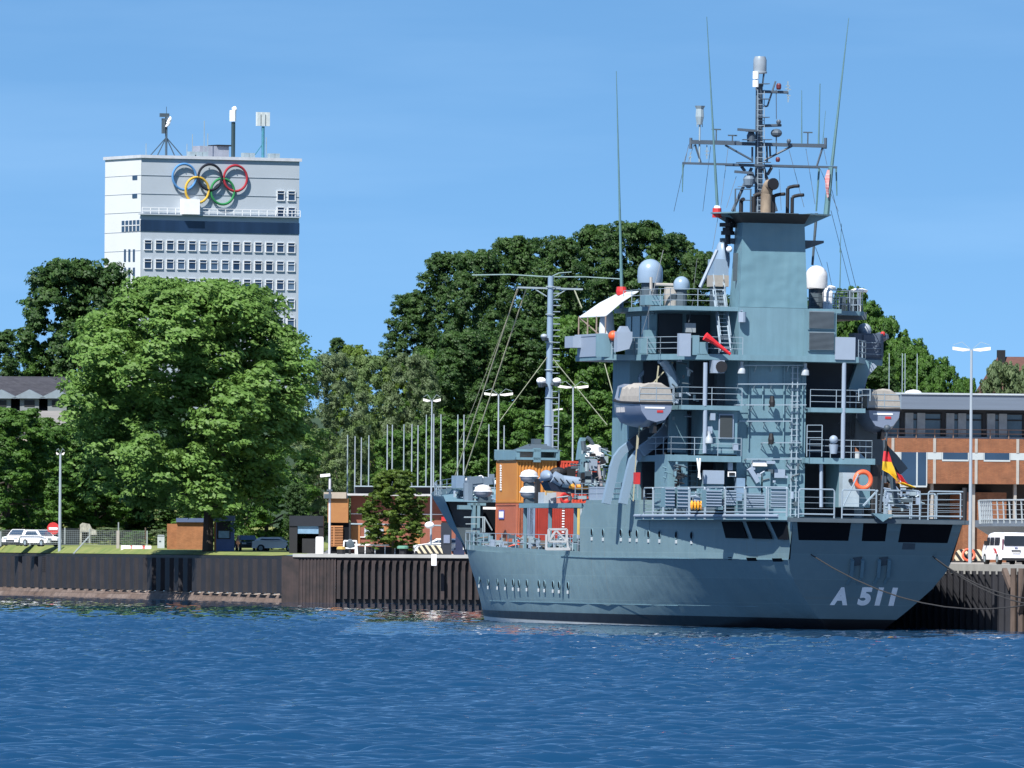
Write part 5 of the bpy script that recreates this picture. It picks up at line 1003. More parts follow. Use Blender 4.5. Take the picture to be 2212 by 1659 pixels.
tr_panel('stern_hatch', Y3, [(690, 710), (800, 715), (780, 880), (655, 878)], PDARK, .02)
def tr_oval(rgn, cx, cy, rx, ry): tr_panel('fairlead', rgn, [(cx + rx * math.cos(k * math.pi / 6), cy + ry * math.sin(k * math.pi / 6)) for k in range(12)], BLACK)
tr_oval(Y1, 500, 1585, 42, 18); tr_oval(Y1, 1005, 1590, 42, 16); tr_oval(Y1, 1510, 1605, 40, 18)
nn = Vector((-1, 0, -4.6 / 6.9)).normalized()
for cx in (232, 322, 470, 558):
    a_ = on_tr(Y3, cx + 5, 850); b_ = on_tr(Y3, cx - 8, 1000); s = MB(); s.beam(a_ + nn * .02, b_ + nn * .02, .2, .5, nn); e_ = on_tr(Y3, cx - 40, 1075); s.beam(b_ + nn * .1, e_ - nn * .05, .18, .2, nn); s.build('fender_bracket', PAINT, ship)
for cx in (285, 515):
    a_ = on_tr(Y3, cx, 880); s = MB(); s.beam(on_tr(Y3, cx, 835) + nn * .02, on_tr(Y3, cx, 905) + nn * .02, .55, .15, nn); s.build('fender_pad', PDARK, ship)
# A 511
def text_on(txt, rgn, x0, y0, x1, y1, m, shear=.06):
    cu = bpy.data.curves.new('pennant_number', 'FONT'); cu.body = txt; cu.size = 1.0; cu.shear = shear; cu.extrude = .012; cu.offset = .055; cu.space_character = 1.12
    o = bpy.data.objects.new('pennant_number', cu); C.objects.link(o); bpy.context.view_layer.update()
    me = bpy.data.meshes.new_from_object(o.evaluated_get(bpy.context.evaluated_depsgraph_get())); bpy.data.objects.remove(o); bpy.data.curves.remove(cu)
    vs = np.array([v.co[:] for v in me.vertices]); mn = vs.min(0); mxx = vs.max(0)
    A = on_tr(rgn, x0, y1); Bq = on_tr(rgn, x1, y1); Cq = on_tr(rgn, x0, y0)
    ex = (Bq - A); ex = Vector((0, ex.y, 0)); ez = Vector((Cq.x - A.x, 0, Cq.z - A.z))
    for v in me.vertices:
        fx = (v.co.x - mn[0]) / (mxx[0] - mn[0]); fy = (v.co.y - mn[1]) / (mxx[1] - mn[1]); v.co = A + ex * fx + ez * fy + nn * (.03 + v.co.z)
    me.materials.clear(); me.materials.append(m); o = bpy.data.objects.new('pennant_number', me); C.objects.link(o); o.parent = ship; return o
text_on('A', Y3, 40, 1100, 195, 1258, mat('pale_number', (1.2, 1.2, 1.2), .6)); text_on('511', Y3, 280, 1100, 612, 1262, mat('pale_number', (1.2, 1.2, 1.2), .6), .04)
# aft platform with rails
pe = [(28.2, 7.75), (24, 7.8), (20, 7.75), (15, 7.6), (10, 7.35), (6, 7.0), (3, 6.6), (1.2, 6.1), (0.9, 5.6)]
s = MB(); s.prism([(x, y, 6.72) for x, y in pe] + [(3, 5.2, 6.72), (28.2, 7.0, 6.72)], (0, 0, .24)); s.build('side_platform', PAINT, ship)
s = MB(); s.path([(x, y + .02, 6.98) for x, y in pe[:-1]], .09, 6); s.build('platform_edge_tube', PAINT2, ship)
def u_of(p): 
    w_ = MS @ Vector(p); c_ = CAM.inverted() @ w_; return UC + F * c_.x / -c_.z
def edge_pt(u):
    for (xa, ya), (xb, yb) in zip(pe, pe[1:]):
        ua, ub = u_of((xa, ya, 7)), u_of((xb, yb, 7))
        if ua <= u <= ub + .5: k = (u - ua) / (ub - ua); return Vector((xa + (xb - xa) * k, ya + (yb - ya) * k, 7.0))
    return Vector((*pe[-1], 7.0))
def frame_panel(p, q, h=1.75, r=.045, lines=5, lean=.0, nm='rail_panel'):
    s = MB(); p = Vector(p); q = Vector(q); d = (q - p).normalized() * .1; Zv = Vector((0, 0, h)); p2 = p + d; q2 = q - d
    s.path([p2, p2 + Zv * .93, p2 + Zv + d, q2 + Zv - d, q2 + Zv * .93, q2], r, 5); s.bar(p2 + Zv * .12, q2 + Zv * .12, r, 5)
    for k in range(lines): z = Zv * (.12 + .8 * (k + 1) / (lines + 1)); s.bar(p2 + z, q2 + z, .014, 3)
    s.bar(p2 - Vector((0, 0, .25)), p2, r * 1.3, 5); s.bar(q2 - Vector((0, 0, .25)), q2, r * 1.3, 5)
    return s.build(nm, RAILM, ship)
us = [Z8(x, 0)[0] for x in (285, 360, 440, 525, 625, 740, 872, 1035, 1202, 1385, 1590)]
pts_ = [edge_pt(u) for u in us]
for a_, b_ in zip(pts_, pts_[1:]): frame_panel(a_, b_)
tr_u = [(390, 712), (750, 1060), (1100, 1422), (1465, 1800)]
for x0, x1 in tr_u:
    p = PA(Y1, x0, 1230, -.15); q = PA(Y1, x1, 1230, -.15); p.z = q.z = 6.9; frame_panel(p, q, 1.75, .05, 3)
s = MB(); q = PA(Y1, 1800, 1230, -.15); s.bar((-.1, q.y + .15, 6.6), (-.1, q.y + .15, 8.9), .16, 6); s.bar((.3, q.y + .1, 6.6), (.3, q.y + .1, 8.7), .1, 6); s.build('corner_post', BLACK, ship)
s = MB(); s.bx(-.25, .5, -5.75, 5.75, 6.62, 6.88); s.build('transom_ledge', PDARK, ship)
for k in range(4): frame_panel((1.5 + 6.5 * k, -5.75 - .35 * k, 6.95), (7.8 + 6.5 * k, -6.1 - .35 * k, 6.95), 1.6, .045, 4)
# ------------------------------------------------------------ superstructure
AF = 23.6
tl = PA(Z6, 315, 1000, AF).y; tr2 = PA(Z6, 882, 1000, AF).y; zr = PA(Z6, 600, 480, AF).z; zbdk = PA(Z6, 600, 885, AF).z; zb_d = PA(Z6, 600, 905, AF).z
box('tower_casing', AF, 31, tr2, tl, 6.95, zbdk)
box('upper_casing', AF - .05, 27.2, PA(Z6, 892, 700, AF).y, tl, zbdk + .02, zr)
dk = [(22.5, -5.3), (22.5, 5.4), (26, 6.8), (30, 7.4), (30.5, 9.3), (37.5, 9.3), (38.5, 7), (38.5, -7), (37.5, -9.3), (30.5, -9.3), (30, -7.4), (26, -6.8)]
ZB = PA(Z5, 1100, 905, 22.5).z; ZBT = ZB + .36
s = MB(); s.prism([(x, y, ZB) for x, y in dk], (0, 0, .36)); s.build('bridge_deck', PAINT, ship)
Z13 = PA(Z6, 1000, 1345, 22.5).z; Z13t = PA(Z6, 1000, 1308, 22.5).z; Z10 = PA(Y1, 850, 812, 22.5).z; Z10t = PA(Y1, 850, 795, 22.5).z
for nm, z0, z1, ybl in (('upper_gallery_deck', Z13, Z13t, 6.4), ('lower_gallery_deck', Z10 - .25, Z10t, 7.1)):
    s = MB(); s.bx(22.5, 31.6, tl + .01, ybl, z0, z1); s.bx(22.5, 31.6, -5.8 if z0 > 12 else -6.5, tr2 - .01, z0, z1); s.build(nm, PAINT, ship)
# forward house and centre walls
box('forward_house', 31.6, 35.6, -7.3, 7.3, 7.98, ZB)
box('centre_house', 28.2, 31.6, -4.3, 4.3, 6.95, ZB, PAINT)
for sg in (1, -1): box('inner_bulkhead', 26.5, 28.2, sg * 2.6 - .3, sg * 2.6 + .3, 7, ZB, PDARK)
# walls seen on the port aft side
face('deckhouse_wall', T2, 888, 395, 1165, 1120, 22.9, 3)
face('deckhouse_wall', T2, 1372, 640, 1640, 1120, 22.9, 3)
face('winch_panel', T2, 1372, 605, 1650, 780, 22.7, .2, PAINT2)
face('deckhouse_wall', Z8, 862, 395, 1142, 760, 23.0, 3)
v_ = face('ventilation_louvre', Z8, 985, 428, 1110, 632, 22.85, .2, PAINT2); face('louvre_grille', Z8, 995, 440, 1100, 620, 22.8, .1, mat('louvre_dark', (.035, .045, .05), .7, stretch=(1, 1, 20)), v_)
face('inner_wall', Z8, 570, 400, 720, 745, 25.5, .3, PAINT)
face('deckhouse_wall', Y1, 735, 800, 1000, 1200, 22.9, 3)
face('deckhouse_lintel', Y1, 460, 796, 735, 832, 22.9, 3)
s = MB(); p = PA(Y1, 590, 1200, 22.9); q = PA(Y1, 590, 800, 22.9); s.bar(p, q, .12, 6); s.build('door_post', PAINT2, ship)
RECESS_SHADE = mat('painted_recess_shade', (.025, .035, .05), .8); box('starboard_inner_wall', 27, 28, -6.5, tr2, 7, ZB, RECESS_SHADE); box('port_inner_wall', 27.2, 28.2, tl, 4.3, 7, ZB, RECESS_SHADE); box('boat_deck_shade_panel', 31.3, 31.6, 4.3, 6.4, 8, ZB - .05, RECESS_SHADE)  # near-black colour paints the deck shade onto these recess walls
face('aft_shade_panel', Z5, 895, 530, 1100, 850, 29.05, .1, RECESS_SHADE); face('inboard_shade_panel', Z5, 1130, 540, 1330, 860, 28.9, .1, RECESS_SHADE)  # plain dark panels: shade under the bridge roof painted on the aft wall
# pillars
for rgn, zx, y0, y1 in ((Z6, 1190, 1345, 935), (Y1, 768, 800, 410), (Z8, 870, 360, 0), (Z8, 868, 752, 395)):
    p = PA(rgn, zx, y0, 22.6); q = PA(rgn, zx, y1, 22.6); s = MB(); s.bar((22.6, p.y, p.z), (22.6, p.y, q.z), .14, 8); s.build('pillar', PAINT2, ship)
# wheelhouse and its roof
wh = box('wheelhouse', 29.2, 36, -4.6, 6.4, ZBT, PA(Z5, 1100, 497, AF).z)
for y0, y1 in ((5.0, 6.1), (3.5, 4.6)):
    pass
for a0, a1 in ((30.2, 32.0), (32.4, 34.2), (34.5, 35.6)): s = MB(); s.bx(a0, a1, 6.38, 6.44, ZBT + 1.1, zr - .5); s.build('bridge_window', GLASS, wh)
s = MB(); s.bx(29.12, 29.22, 4.6, 5.7, ZBT + .1, ZBT + 2.1); s.build('door', PDARK, wh)
rf = [(AF + .2, -4.5), (AF + .2, 6.9), (29, 7.5), (33, 7.5), (37, 6.9), (37, -7.4), (28.5, -7.4), (27.5, -4.5)]
s = MB(); z_r0 = PA(Z5, 1100, 497, AF).z; s.prism([(x, y, z_r0) for x, y in rf], (0, 0, PA(Z5, 1100, 462, AF).z - z_r0)); rfo = s.build('bridge_roof', PAINT, ship)
ZRT = max(v.co.z for v in rfo.data.vertices)
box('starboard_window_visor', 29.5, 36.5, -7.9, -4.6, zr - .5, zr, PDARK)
box('starboard_wing_screen', 33.5, 33.8, -7.6, -4.6, ZBT, ZBT + 1.0, PAINT)
# louvre panels starboard of the casing
face('starboard_casing', Z6, 893, 495, 1135, 905, 22.55, 3.4)
for y0, y1 in ((508, 660), (680, 838)):
    lv = face('louvre_frame', Z6, 897, y0, 1120, y1, 22.45, .12, PAINT); s = MB(); p = PA(Z6, 905, y1 - 8, 22.4); q = PA(Z6, 1112, y0 + 8, 22.4)
    for k in range(15): z = p.z + (q.z - p.z) * (k + .2) / 15; s.add([(22.44, p.y, z), (22.44, q.y, z), (22.36, q.y, z + .03), (22.36, p.y, z + .03), (22.44, p.y, z + .11), (22.44, q.y, z + .11)], [(0, 1, 2, 3), (3, 2, 5, 4)])
    s.build('louvre_blades', mat('louvre_paint', (.09, .12, .15), .6), lv)
face('wing_bulwark', Z6, 1122, 725, 1290, 908, 22.4, .15, PAINT2)
# port wing screens
side('wing_bulwark', Z5, 225, 700, 385, 890, 9.35, .15, PAINT2)
face('wing_bulwark', Z5, 383, 697, 548, 885, 30.4, .15, PAINT)
s = MB(); s.bx(30.5, 37.5, 9.2, 9.38, ZBT + 1.2, ZBT + 1.35); s.bx(36, 38, 9.3, 9.9, ZBT + .5, ZBT + 1.25); s.build('wing_light_box', PAINT2, ship)
face('locker', Z5, 1072, 693, 1170, 880, 22.4, .5, PAINT2); face('locker', Z5, 1182, 708, 1240, 870, 22.5, .7); face('locker', Z5, 1240, 765, 1312, 870, 22.5, .7)
face('locker', Z5, 752, 735, 880, 855, 28.0, .7); face('flag_locker', Z5, 790, 665, 880, 735, 28.6, .5)
face('electric_box', Z5, 1128, 608, 1210, 682, 24.5, .3, mat('grey_box', (.3, .34, .36), .5))
face('corner_column', Z5, 822, 535, 888, 860, 28.9, .6)
p = PA(Z5, 610, 770, 29.5); s = MB(); s.prism([(29.2, p.y + .5, ZBT + .15), (29.2, p.y - .3, ZBT + .35), (29.2, p.y - .5, ZBT + .9), (29.2, p.y - .5, ZBT + 1.45), (29.2, p.y + .5, ZBT + 1.45)], (.8, 0, 0)); s.prism([(29.3, p.y + .4, ZBT + 1.45), (29.3, p.y - .4, ZBT + 1.45), (29.3, p.y - .2, ZBT + 1.8), (29.3, p.y + .2, ZBT + 1.8)], (.5, 0, 0)); s.build('searchlight_box', PAINT2, ship)
s = MB(); s.ball(PA(Z5, 525, 712, 30.2), .33); s.build('beacon_light', mat('orange_lamp', (.8, .12, .03), .5), ship, smooth=True)
s = MB(); p = PA(Z5, 470, 690, 33); s.lathe([(.5, ZBT + .1), (.5, p.z + .3), (.42, p.z + 1.2), (.25, p.z + 1.75), (.05, p.z + 1.9)], (33, p.y, 0), 14); s.build('white_covered_compass', AWN, ship, smooth=True)
rails('railing', [(30.2, 8.9, ZBT), (29.9, 7.5, ZBT), (26, 6.85, ZBT), (22.6, 5.5, ZBT), (22.6, tl, ZBT)], 1.1)
rails('railing', [(22.6, -5.3, ZBT), (26, -6.8, ZBT), (30, -7.4, ZBT), (30.4, -9.2, ZBT), (37.4, -9.2, ZBT)], 1.1)
for z, yb_ in ((Z13t, 6.35), (Z10t, 7.0)): rails('railing', [(28, yb_, z), (22.6, yb_, z), (22.6, tl, z)], 1.15); rails('railing', [(22.6, tr2, z), (22.6, -5.6 - (.7 if z < 12 else 0), z), (27, -5.7 - (.7 if z < 12 else 0), z)], 1.15)
rails('railing', [(33, 7.4, ZRT), (29, 7.4, ZRT), (AF + .4, 6.8, ZRT), (AF + .4, tl + .8, ZRT)], 1.1); rails('railing', [(27.6, -4.4, ZRT), (28.5, -7.3, ZRT), (36.9, -7.3, ZRT)], 1.3, sp=1.0, r=.035)
# awning over the port wing
c = [PA(Z5, 240, 556, 37.4), PA(Z5, 462, 545, 31), PA(Z5, 735, 340, 31), PA(Z5, 580, 350, 37)]
s = MB(); mid = [a.lerp(b_, .5) + Vector((0, 0, .12)) for a, b_ in ((c[0], c[3]), (c[1], c[2]))]
s.add(list(c) + mid, [(0, 1, 5, 4), (4, 5, 2, 3)]); s.v += [(x, y, z - .05) for x, y, z in s.v[:6]]; s.f += [(6, 10, 11, 7), (10, 9, 8, 11), (0, 6, 7, 1), (1, 7, 11, 5), (5, 11, 8, 2), (2, 8, 9, 3), (3, 9, 10, 4), (4, 10, 6, 0)]
s.build('awning', AWN, ship)
s = MB()
for k in range(4): p = c[0].lerp(c[1], k / 3); s.bar(p, (p.x, p.y, ZBT), .05, 5)
s.bar(c[0], (33, 8.6, ZBT + 1), .04, 4); s.build('awning_poles', mat('brown_pole', (.30, .24, .2), .6), ship)
# radomes
def radome(rgn, cx, top, rx_px, bot, a, m, name='radome', taper=1.0, zb=None):
    p = PA(rgn, cx, top, a); q = PA(rgn, cx + rx_px, bot, a); r_ = abs(p.y - q.y); zc = p.z - r_; s = MB()
    prof = [(r_ * .96 * taper, q.z)] + [(r_ * (taper + (1 - taper) * k / 3), q.z + (zc - q.z) * k / 3) for k in range(1, 4)] + [(r_ * math.cos(math.pi / 2 * k / 6), zc + r_ * math.sin(math.pi / 2 * k / 6)) for k in range(1, 6)] + [(.01, p.z)]
    s.lathe(prof, (a, p.y, 0), 24); o = s.build(name, m, ship, smooth=True); s = MB(); s.lathe([(r_ * .7, (zb or ZRT) - .1), (r_ * .7, q.z)], (a, p.y, 0), 12); s.build('pedestal', PDARK, o); return o
RD = mat('radome_grey', (.26, .36, .48), .3, var=.02); RW = mat('radome_white', (.72, .72, .72), .35, var=.02)
radome(Z5, 833, 74, 98, 276, 30, RD); radome(Z5, 1092, 218, 63, 330, 28, RD)
radome(Z6, 968, 128, 86, 325, 31, RW)
s = MB(); p = PA(Z5, 1015, 455, 28.5); s.lathe([(.5, ZRT), (.56, ZRT + .8), (.52, PA(Z5, 1015, 308, 28.5).z)], (28.5, p.y, 0), 16); s.build('canvas_covered_drum', CANVAS, ship)
face('roof_box', Z5, 790, 378, 940, 455, 27, 1.2)
s = MB(); s.bar(PA(Z5, 838, 225, 27.5), PA(Z5, 838, 440, 27.5), .1, 6); s.bar(PA(Z5, 870, 285, 27.5), PA(Z5, 1020, 290, 27.5), .1, 6); s.build('roof_fitting', mat('buff_fitting', (.45, .42, .38), .6), ship)
for k, (cx, cy, w_) in enumerate(((1070, 315, 60), (1320, 340, 75))):
    p = PA(Z6, cx, cy, 31 + 2 * k); r_ = w_ * .2604 / 33.5; s = MB(); s.lathe([(r_ * .9, p.z - .08), (r_, p.z + .05), (r_ * .5, p.z + .16)], (p.x, p.y, 0), 18); s.bar((p.x, p.y, ZRT), (p.x, p.y, p.z), .14, 6); s.build('flat_dome_antenna', WHITE, ship)
rr = random.Random(9)
s = MB()
for k in range(16): x = 1150 + rr.random() * 160; p = PA(Z6, x, 470, 31); h = rr.uniform(.3, 1.5); wd_ = rr.uniform(.1, .35); s.bx(31, 31 + wd_, p.y - wd_, p.y, ZRT, ZRT + h)
for k in range(5): z = ZRT + .25 + k * .3; a_ = PA(Z6, 905, 470, 29); b_ = PA(Z6, 1290, 470, 33); s.bar((29, a_.y, z), (33, b_.y, z), .03, 4)
s.build('roof_equipment', PDARK, ship)
p = PA(Z6, 1060, 430, 30); s = MB(); s.lathe([(.3, ZRT), (.35, ZRT + 1.2), (.15, ZRT + 1.5)], (30, p.y, 0), 10); s.build('roof_lamp', WHITE, ship)
s = MB(); p = PA(Z6, 1365, 665, 32); s.ball((32, p.y, p.z), .45); s.bar((32, p.y, ZBT), (32, p.y, p.z - .3), .25, 8); s.ball((32, p.y + .3, p.z - .9), .5); s.build('wing_searchlight', mat('lamp_housing', (.40, .45, .5), .4), ship, smooth=True)
s = MB(); p = PA(Z6, 1500, 720, 31.5); s.lathe([(.2, ZBT + 1.2), (.55, p.z - .1), (.5, p.z + .15), (.1, p.z + .3)], (31.5, p.y, 0), 12); s.bx(30.6, 31.8, -9.35, -7.4, ZBT, ZBT + 1.7); s.bx(30.5, 30.6, -9.35, -8.0, ZBT + .2, ZBT + 1.6); s.build('starboard_wing_console', mat('console_dark', (.09, .12, .17), .5), ship)
s = MB(); s.ball((31, -9.45, ZBT + 1.7), .16); s.build('side_light', RED, ship)
# sounding gear / camera under the bridge
p = PA(Z6, 155, 970, 22.8); q = face('loudspeaker', Z6, 110, 915, 205, 1020, 22.2, .9, PAINT2); s = MB(); s.bar((22.1, p.y, p.z), (22.25, p.y, p.z), .37, 14); s.build('horn', BLACK, q)
# inclined ladder beside the funnel
s = MB(); a0 = PA(Z6, 108, 330, 26.5); a1 = PA(Z6, 190, 330, 26.5); b0 = PA(Z6, 170, 840, 22.9); b1 = PA(Z6, 255, 840, 22.9)
s.bar(a0, b0, .05, 4); s.bar(a1, b1, .05, 4)
for k in range(16): s.bar(a0.lerp(b0, k / 15), a1.lerp(b1, k / 15), .035, 4)
for dz in (.5, 1.0): s.bar(a0 + Vector((0, 0, dz)), b0 + Vector((0, 0, dz)), .03, 4); s.bar(a1 + Vector((0, 0, dz)), b1 + Vector((0, 0, dz)), .03, 4)
s.build('inclined_ladder', RAILM, ship)
s = MB(); s.bar(PA(Z6, 0, 310, 25), PA(Z6, 140, 0, 25), .12, 6); s.build('derrick_spar', PAINT2, ship)
# casing rails, ladder and small fittings
s = MB()
for rgn, x0, x1, y_, pr in ((Z6, 335, 870, 958, .45), (Z6, 318, 880, 1112, .5), (Z6, 300, 880, 1285, .6), (Z6, 325, 760, 1420, .5), (T1, 505, 1010, 235, .5), (T1, 285, 1020, 452, .5)):
    p = PA(rgn, x0, y_, AF - pr); q = PA(rgn, x1, y_, AF - pr); s.beam(p, q, .1, .07)
    n_ = 4
    for k in range(n_ + 1): m_ = p.lerp(q, k / n_); s.bar(m_, (AF, m_.y, m_.z - .02), .035, 4); s.bar((AF, m_.y, m_.z - .4), m_, .03, 4)
s.build('casing_walkway_rail', RAILM, ship)
s = MB(); p = PA(T1, 870, 1150, AF - .25); q = PA(T1, 937, 1150, AF - .25); zt_ = PA(Z6, 760, 950, AF).z
for y_ in (p.y, q.y): s.bar((AF - .25, y_, 7), (AF - .25, y_, zt_), .05, 5)
k = 7.2
while k < zt_: s.bar((AF - .25, p.y + .12, k), (AF - .25, q.y - .12, k), .035, 4); k += .36
for k in range(7): z = 7.5 + k * 1.5; s.bar((AF, p.y, z), (AF - .25, p.y, z), .03, 4)
s.build('casing_ladder', RAILM, ship)
face('strip_light', T1, 370, 505, 560, 545, AF - .5, .2, mat('lit_white', (.8, .78, .72), .4)); face('light_bracket', T1, 370, 470, 540, 505, AF - .45, .4, PAINT2)
face('fitting_box', T1, 655, 590, 798, 700, AF - .25, .25, PAINT2); face('fitting_box', T1, 555, 478, 665, 515, AF - .6, .5, PAINT2); face('fitting_box', T1, 285, 690, 480, 1100, AF - .5, .5, PAINT); face('fitting_box', T1, 500, 620, 605, 1100, AF - .4, .4, PAINT)
s = MB(); s.beam(PA(T1, 320, 580, AF - .6), PA(T1, 430, 760, AF - .6), .45, .3, (0, 1, 0)); s.build('stretcher', PAINT2, ship)
face('instrument_frame', T1, 40, 620, 145, 685, AF - .9, .1, WHITE); face('instrument_screen', T1, 55, 632, 132, 672, AF - .95, .05, BLACK)
face('step_rack', T1, 42, 430, 105, 600, AF - .7, .2, PAINT2); face('locker', T1, 150, 705, 268, 1000, AF - .9, .5, mat('locker_blue', (.2, .3, .42), .5))
for rgn, cx, cy in ((Z6, 598, 1250), (Z6, 590, 1560)): p = PA(rgn, cx, cy, AF - .6); s = MB(); s.lathe([(.16, p.z - .4), (.2, p.z - .1), (.12, p.z + .3)], (AF - .6, p.y, 0), 10); s.bar((AF - .6, p.y, p.z - .35), (AF, p.y, p.z - .35), .05, 4); s.build('stern_lamp', BLACK, ship)
for rgn, cx, cy in ((Z6, 345, 985), (Z6, 873, 1000), (Z8, 905, 630), (Z8, 75, 0)):
    if cy == 0: continue
    p = PA(rgn, cx, cy, AF - .6 if cx != 905 else 22.3); s = MB(); s.lathe([(.26, p.z - .3), (.24, p.z), (.1, p.z + .2), (.12, p.z + .45)], (p.x, p.y, 0), 12); s.build('flood_lamp', mat('lamp_housing', (.40, .45, .5), .4), ship, smooth=True)
p = PA(Z6, 350, 540, AF - .35); s = MB(); s.bar((AF - .35, p.y, p.z - .45), (AF - .35, p.y, p.z + .2), .25, 10); s.bar((AF - .35, p.y, p.z + .3), (AF, p.y, p.z + .3), .05, 4); s.build('casing_lantern', PAINT2, ship)
for zx, y0, y1 in ((400, 900, 1650), (520, 1130, 1300), (690, 960, 1650), (845, 920, 1660)):
    p = PA(Z6, zx, y1, AF - .12); q = PA(Z6, zx, y0, AF - .12); s = MB(); s.bar((AF - .12, p.y, p.z), (AF - .12, p.y, q.z), .045, 6); s.build('casing_pipe', PAINT, ship)
for zx, zy in ((930, 450), (1120, 700), (905, 560)):
    p = PA(Z8, zx, zy, 22.8); s = MB(); s.bx(22.6, 22.85, p.y - .16, p.y + .16, p.z - .22, p.z + .22); s.build('junction_box', PAINT2, ship)
# funnel ------------------------------------------------------------
f0 = PA(Y6, 302, 1600, AF); f1 = PA(Y6, 1052, 1604, AF); f2 = PA(Y6, 1018, 690, AF); f3 = PA(Y6, 335, 655, AF)
fu = MB(); zt_ = (f2.z + f3.z) / 2; f0.z = f1.z = zr + .02
fu.hexa([(AF, f1.y, f0.z), (AF, f0.y, f0.z), (26.4, f0.y - .1, f0.z), (26.4, f1.y + .1, f0.z)], [(AF, f2.y, zt_), (AF, f3.y, zt_), (25.6, f3.y - .1, zt_), (25.6, f2.y + .1, zt_)])
FP = mat('funnel_paint', (.145, .275, .335), .5, var=.05, scale=.5, streak=.05); b_ = FP.node_tree.nodes['Principled BSDF']; t = FP.node_tree
bp = N(t, 'ShaderNodeBump'); bp.inputs['Strength'].default_value = .5; bp.inputs['Distance'].default_value = .25; tcn = N(t, 'ShaderNodeTexCoord'); wv = N(t, 'ShaderNodeTexNoise'); wv.inputs['Scale'].default_value = .9; wv.inputs['Detail'].default_value = 1; t.links.new(tcn.outputs['Object'], wv.inputs['Vector']); t.links.new(wv.outputs['Fac'], bp.inputs['Height']); t.links.new(bp.outputs[0], b_.inputs['Normal'])
fun = fu.build('funnel', FP, ship)
g0 = PA(Y6, 240, 553, 22.1); g1 = PA(Y6, 1150, 572, 22.1); zg = (g0.z + g1.z) / 2
s = MB(); s.hexa([(AF, f2.y, zt_ + .01), (AF, f3.y, zt_ + .01), (27, f3.y, zt_ + .01), (27, f2.y, zt_ + .01)], [(22.1, g1.y + .4, zg), (22.1, g0.y - .3, zg), (28, g0.y - .3, zg), (28, g1.y + .4, zg)]); s.build('funnel_cap', BLACK, fun)
tipl = PA(Y6, 12, 572, 24.5); tipr = PA(Y6, 1307, 606, 23.5)
s = MB(); s.prism([(22.1, g0.y - .3, zg - .02), (24.5, tipl.y, zg - .02), (25.2, tipl.y, zg - .02), (27, g0.y - .3, zg - .02)], (0, 0, .08)); s.build('funnel_wing', PAINT, fun); s = MB(); s.prism([(22.1, g1.y + .4, zg - .02), (27, g1.y + .4, zg - .02), (24.3, tipr.y, zg - .02), (23.4, tipr.y, zg - .02)], (0, 0, .08))
s.add([(24.6, tipl.y, zg - .03), (24.6, f3.y, zg - .03), (24.6, f3.y, zt_ + .2)], [(0, 1, 2)]); s.build('funnel_wing', PAINT, fun); s = MB(); s.add([(23.7, tipr.y, zg - .03), (23.7, f2.y, zg - .03), (23.7, f2.y, zt_ - .2)], [(0, 1, 2)]); s.build('funnel_wing', PAINT, fun)
p = PA(Y6, 1028, 960, 24.2); q = PA(Y6, 1232, 865, 24.2); s = MB(); s.prism([(24.2, p.y, p.z), (24.2, p.y, q.z), (24.2, q.y, q.z), (24.2, q.y, q.z - .15)], (.3, 0, 0)); s.build('starboard_bracket', PDARK, fun)
p = PA(Y6, 285, 905, 25.5); q = PA(Y6, 110, 835, 25.5); s = MB(); s.prism([(25.5, p.y, p.z), (25.5, q.y, q.z - .25), (25.5, q.y, q.z), (25.5, p.y, q.z)], (.6, 0, 0)); s.build('port_bracket', PDARK, fun)
s = MB()
for (cx, cy, r_) in ((170, 690, .55), (170, 740, .35), (170, 780, .45), (270, 700, .4)): p = PA(Y6, cx, cy, 25.6); s.lathe([(r_, p.z - .12), (r_, p.z + .12)], (25.6, p.y, 0), 12)
p = PA(Y6, 170, 800, 25.6); s.bar((25.6, p.y, p.z - .6), (25.6, p.y, p.z + 1.1), .18, 8); s.build('sensor_stack', BLACK, fun)
# white intake unit left of the funnel
p = PA(Y6, 95, 1230, 27); s = MB(); p0 = PA(Y6, 12, 1370, 27); p1 = PA(Y6, 180, 1070, 27); s.bx(27, 28.4, p1.y, p0.y, PA(Y6, 0, 1245, 27).z, p1.z)
sr = MB(); pc = PA(Y6, 120, 950, 27.5); sr.ball((27.7, pc.y, PA(Y6, 0, 1060, 27).z), .62, 1.0 * abs(p1.y - p0.y) * .5, 1.25, 14, 8); iu = s.build('gyro_housing', RD, ship); sr.build('housing_dome', RD, iu, smooth=True)
s = MB(); s.bx(26.98, 28.4, p1.y - .02, p0.y + .05, PA(Y6, 0, 1370, 27).z, PA(Y6, 0, 1245, 27).z); s.build('canvas_skirt', CANVAS, iu)
s = MB(); s.bx(27.2, 28.2, p1.y + .1, p0.y - .1, ZRT, PA(Y6, 0, 1370, 27).z); s.build('housing_base', PDARK, iu)
face('funnel_side_fin', Y6, 228, 1000, 282, 1310, 24.6, .1, PDARK)
p = PA(Y6, 185, 960, 25.2); s = MB(); s.ball((25.2, p.y, p.z), .2); s.build('signal_lamp', WHITE, ship, smooth=True)
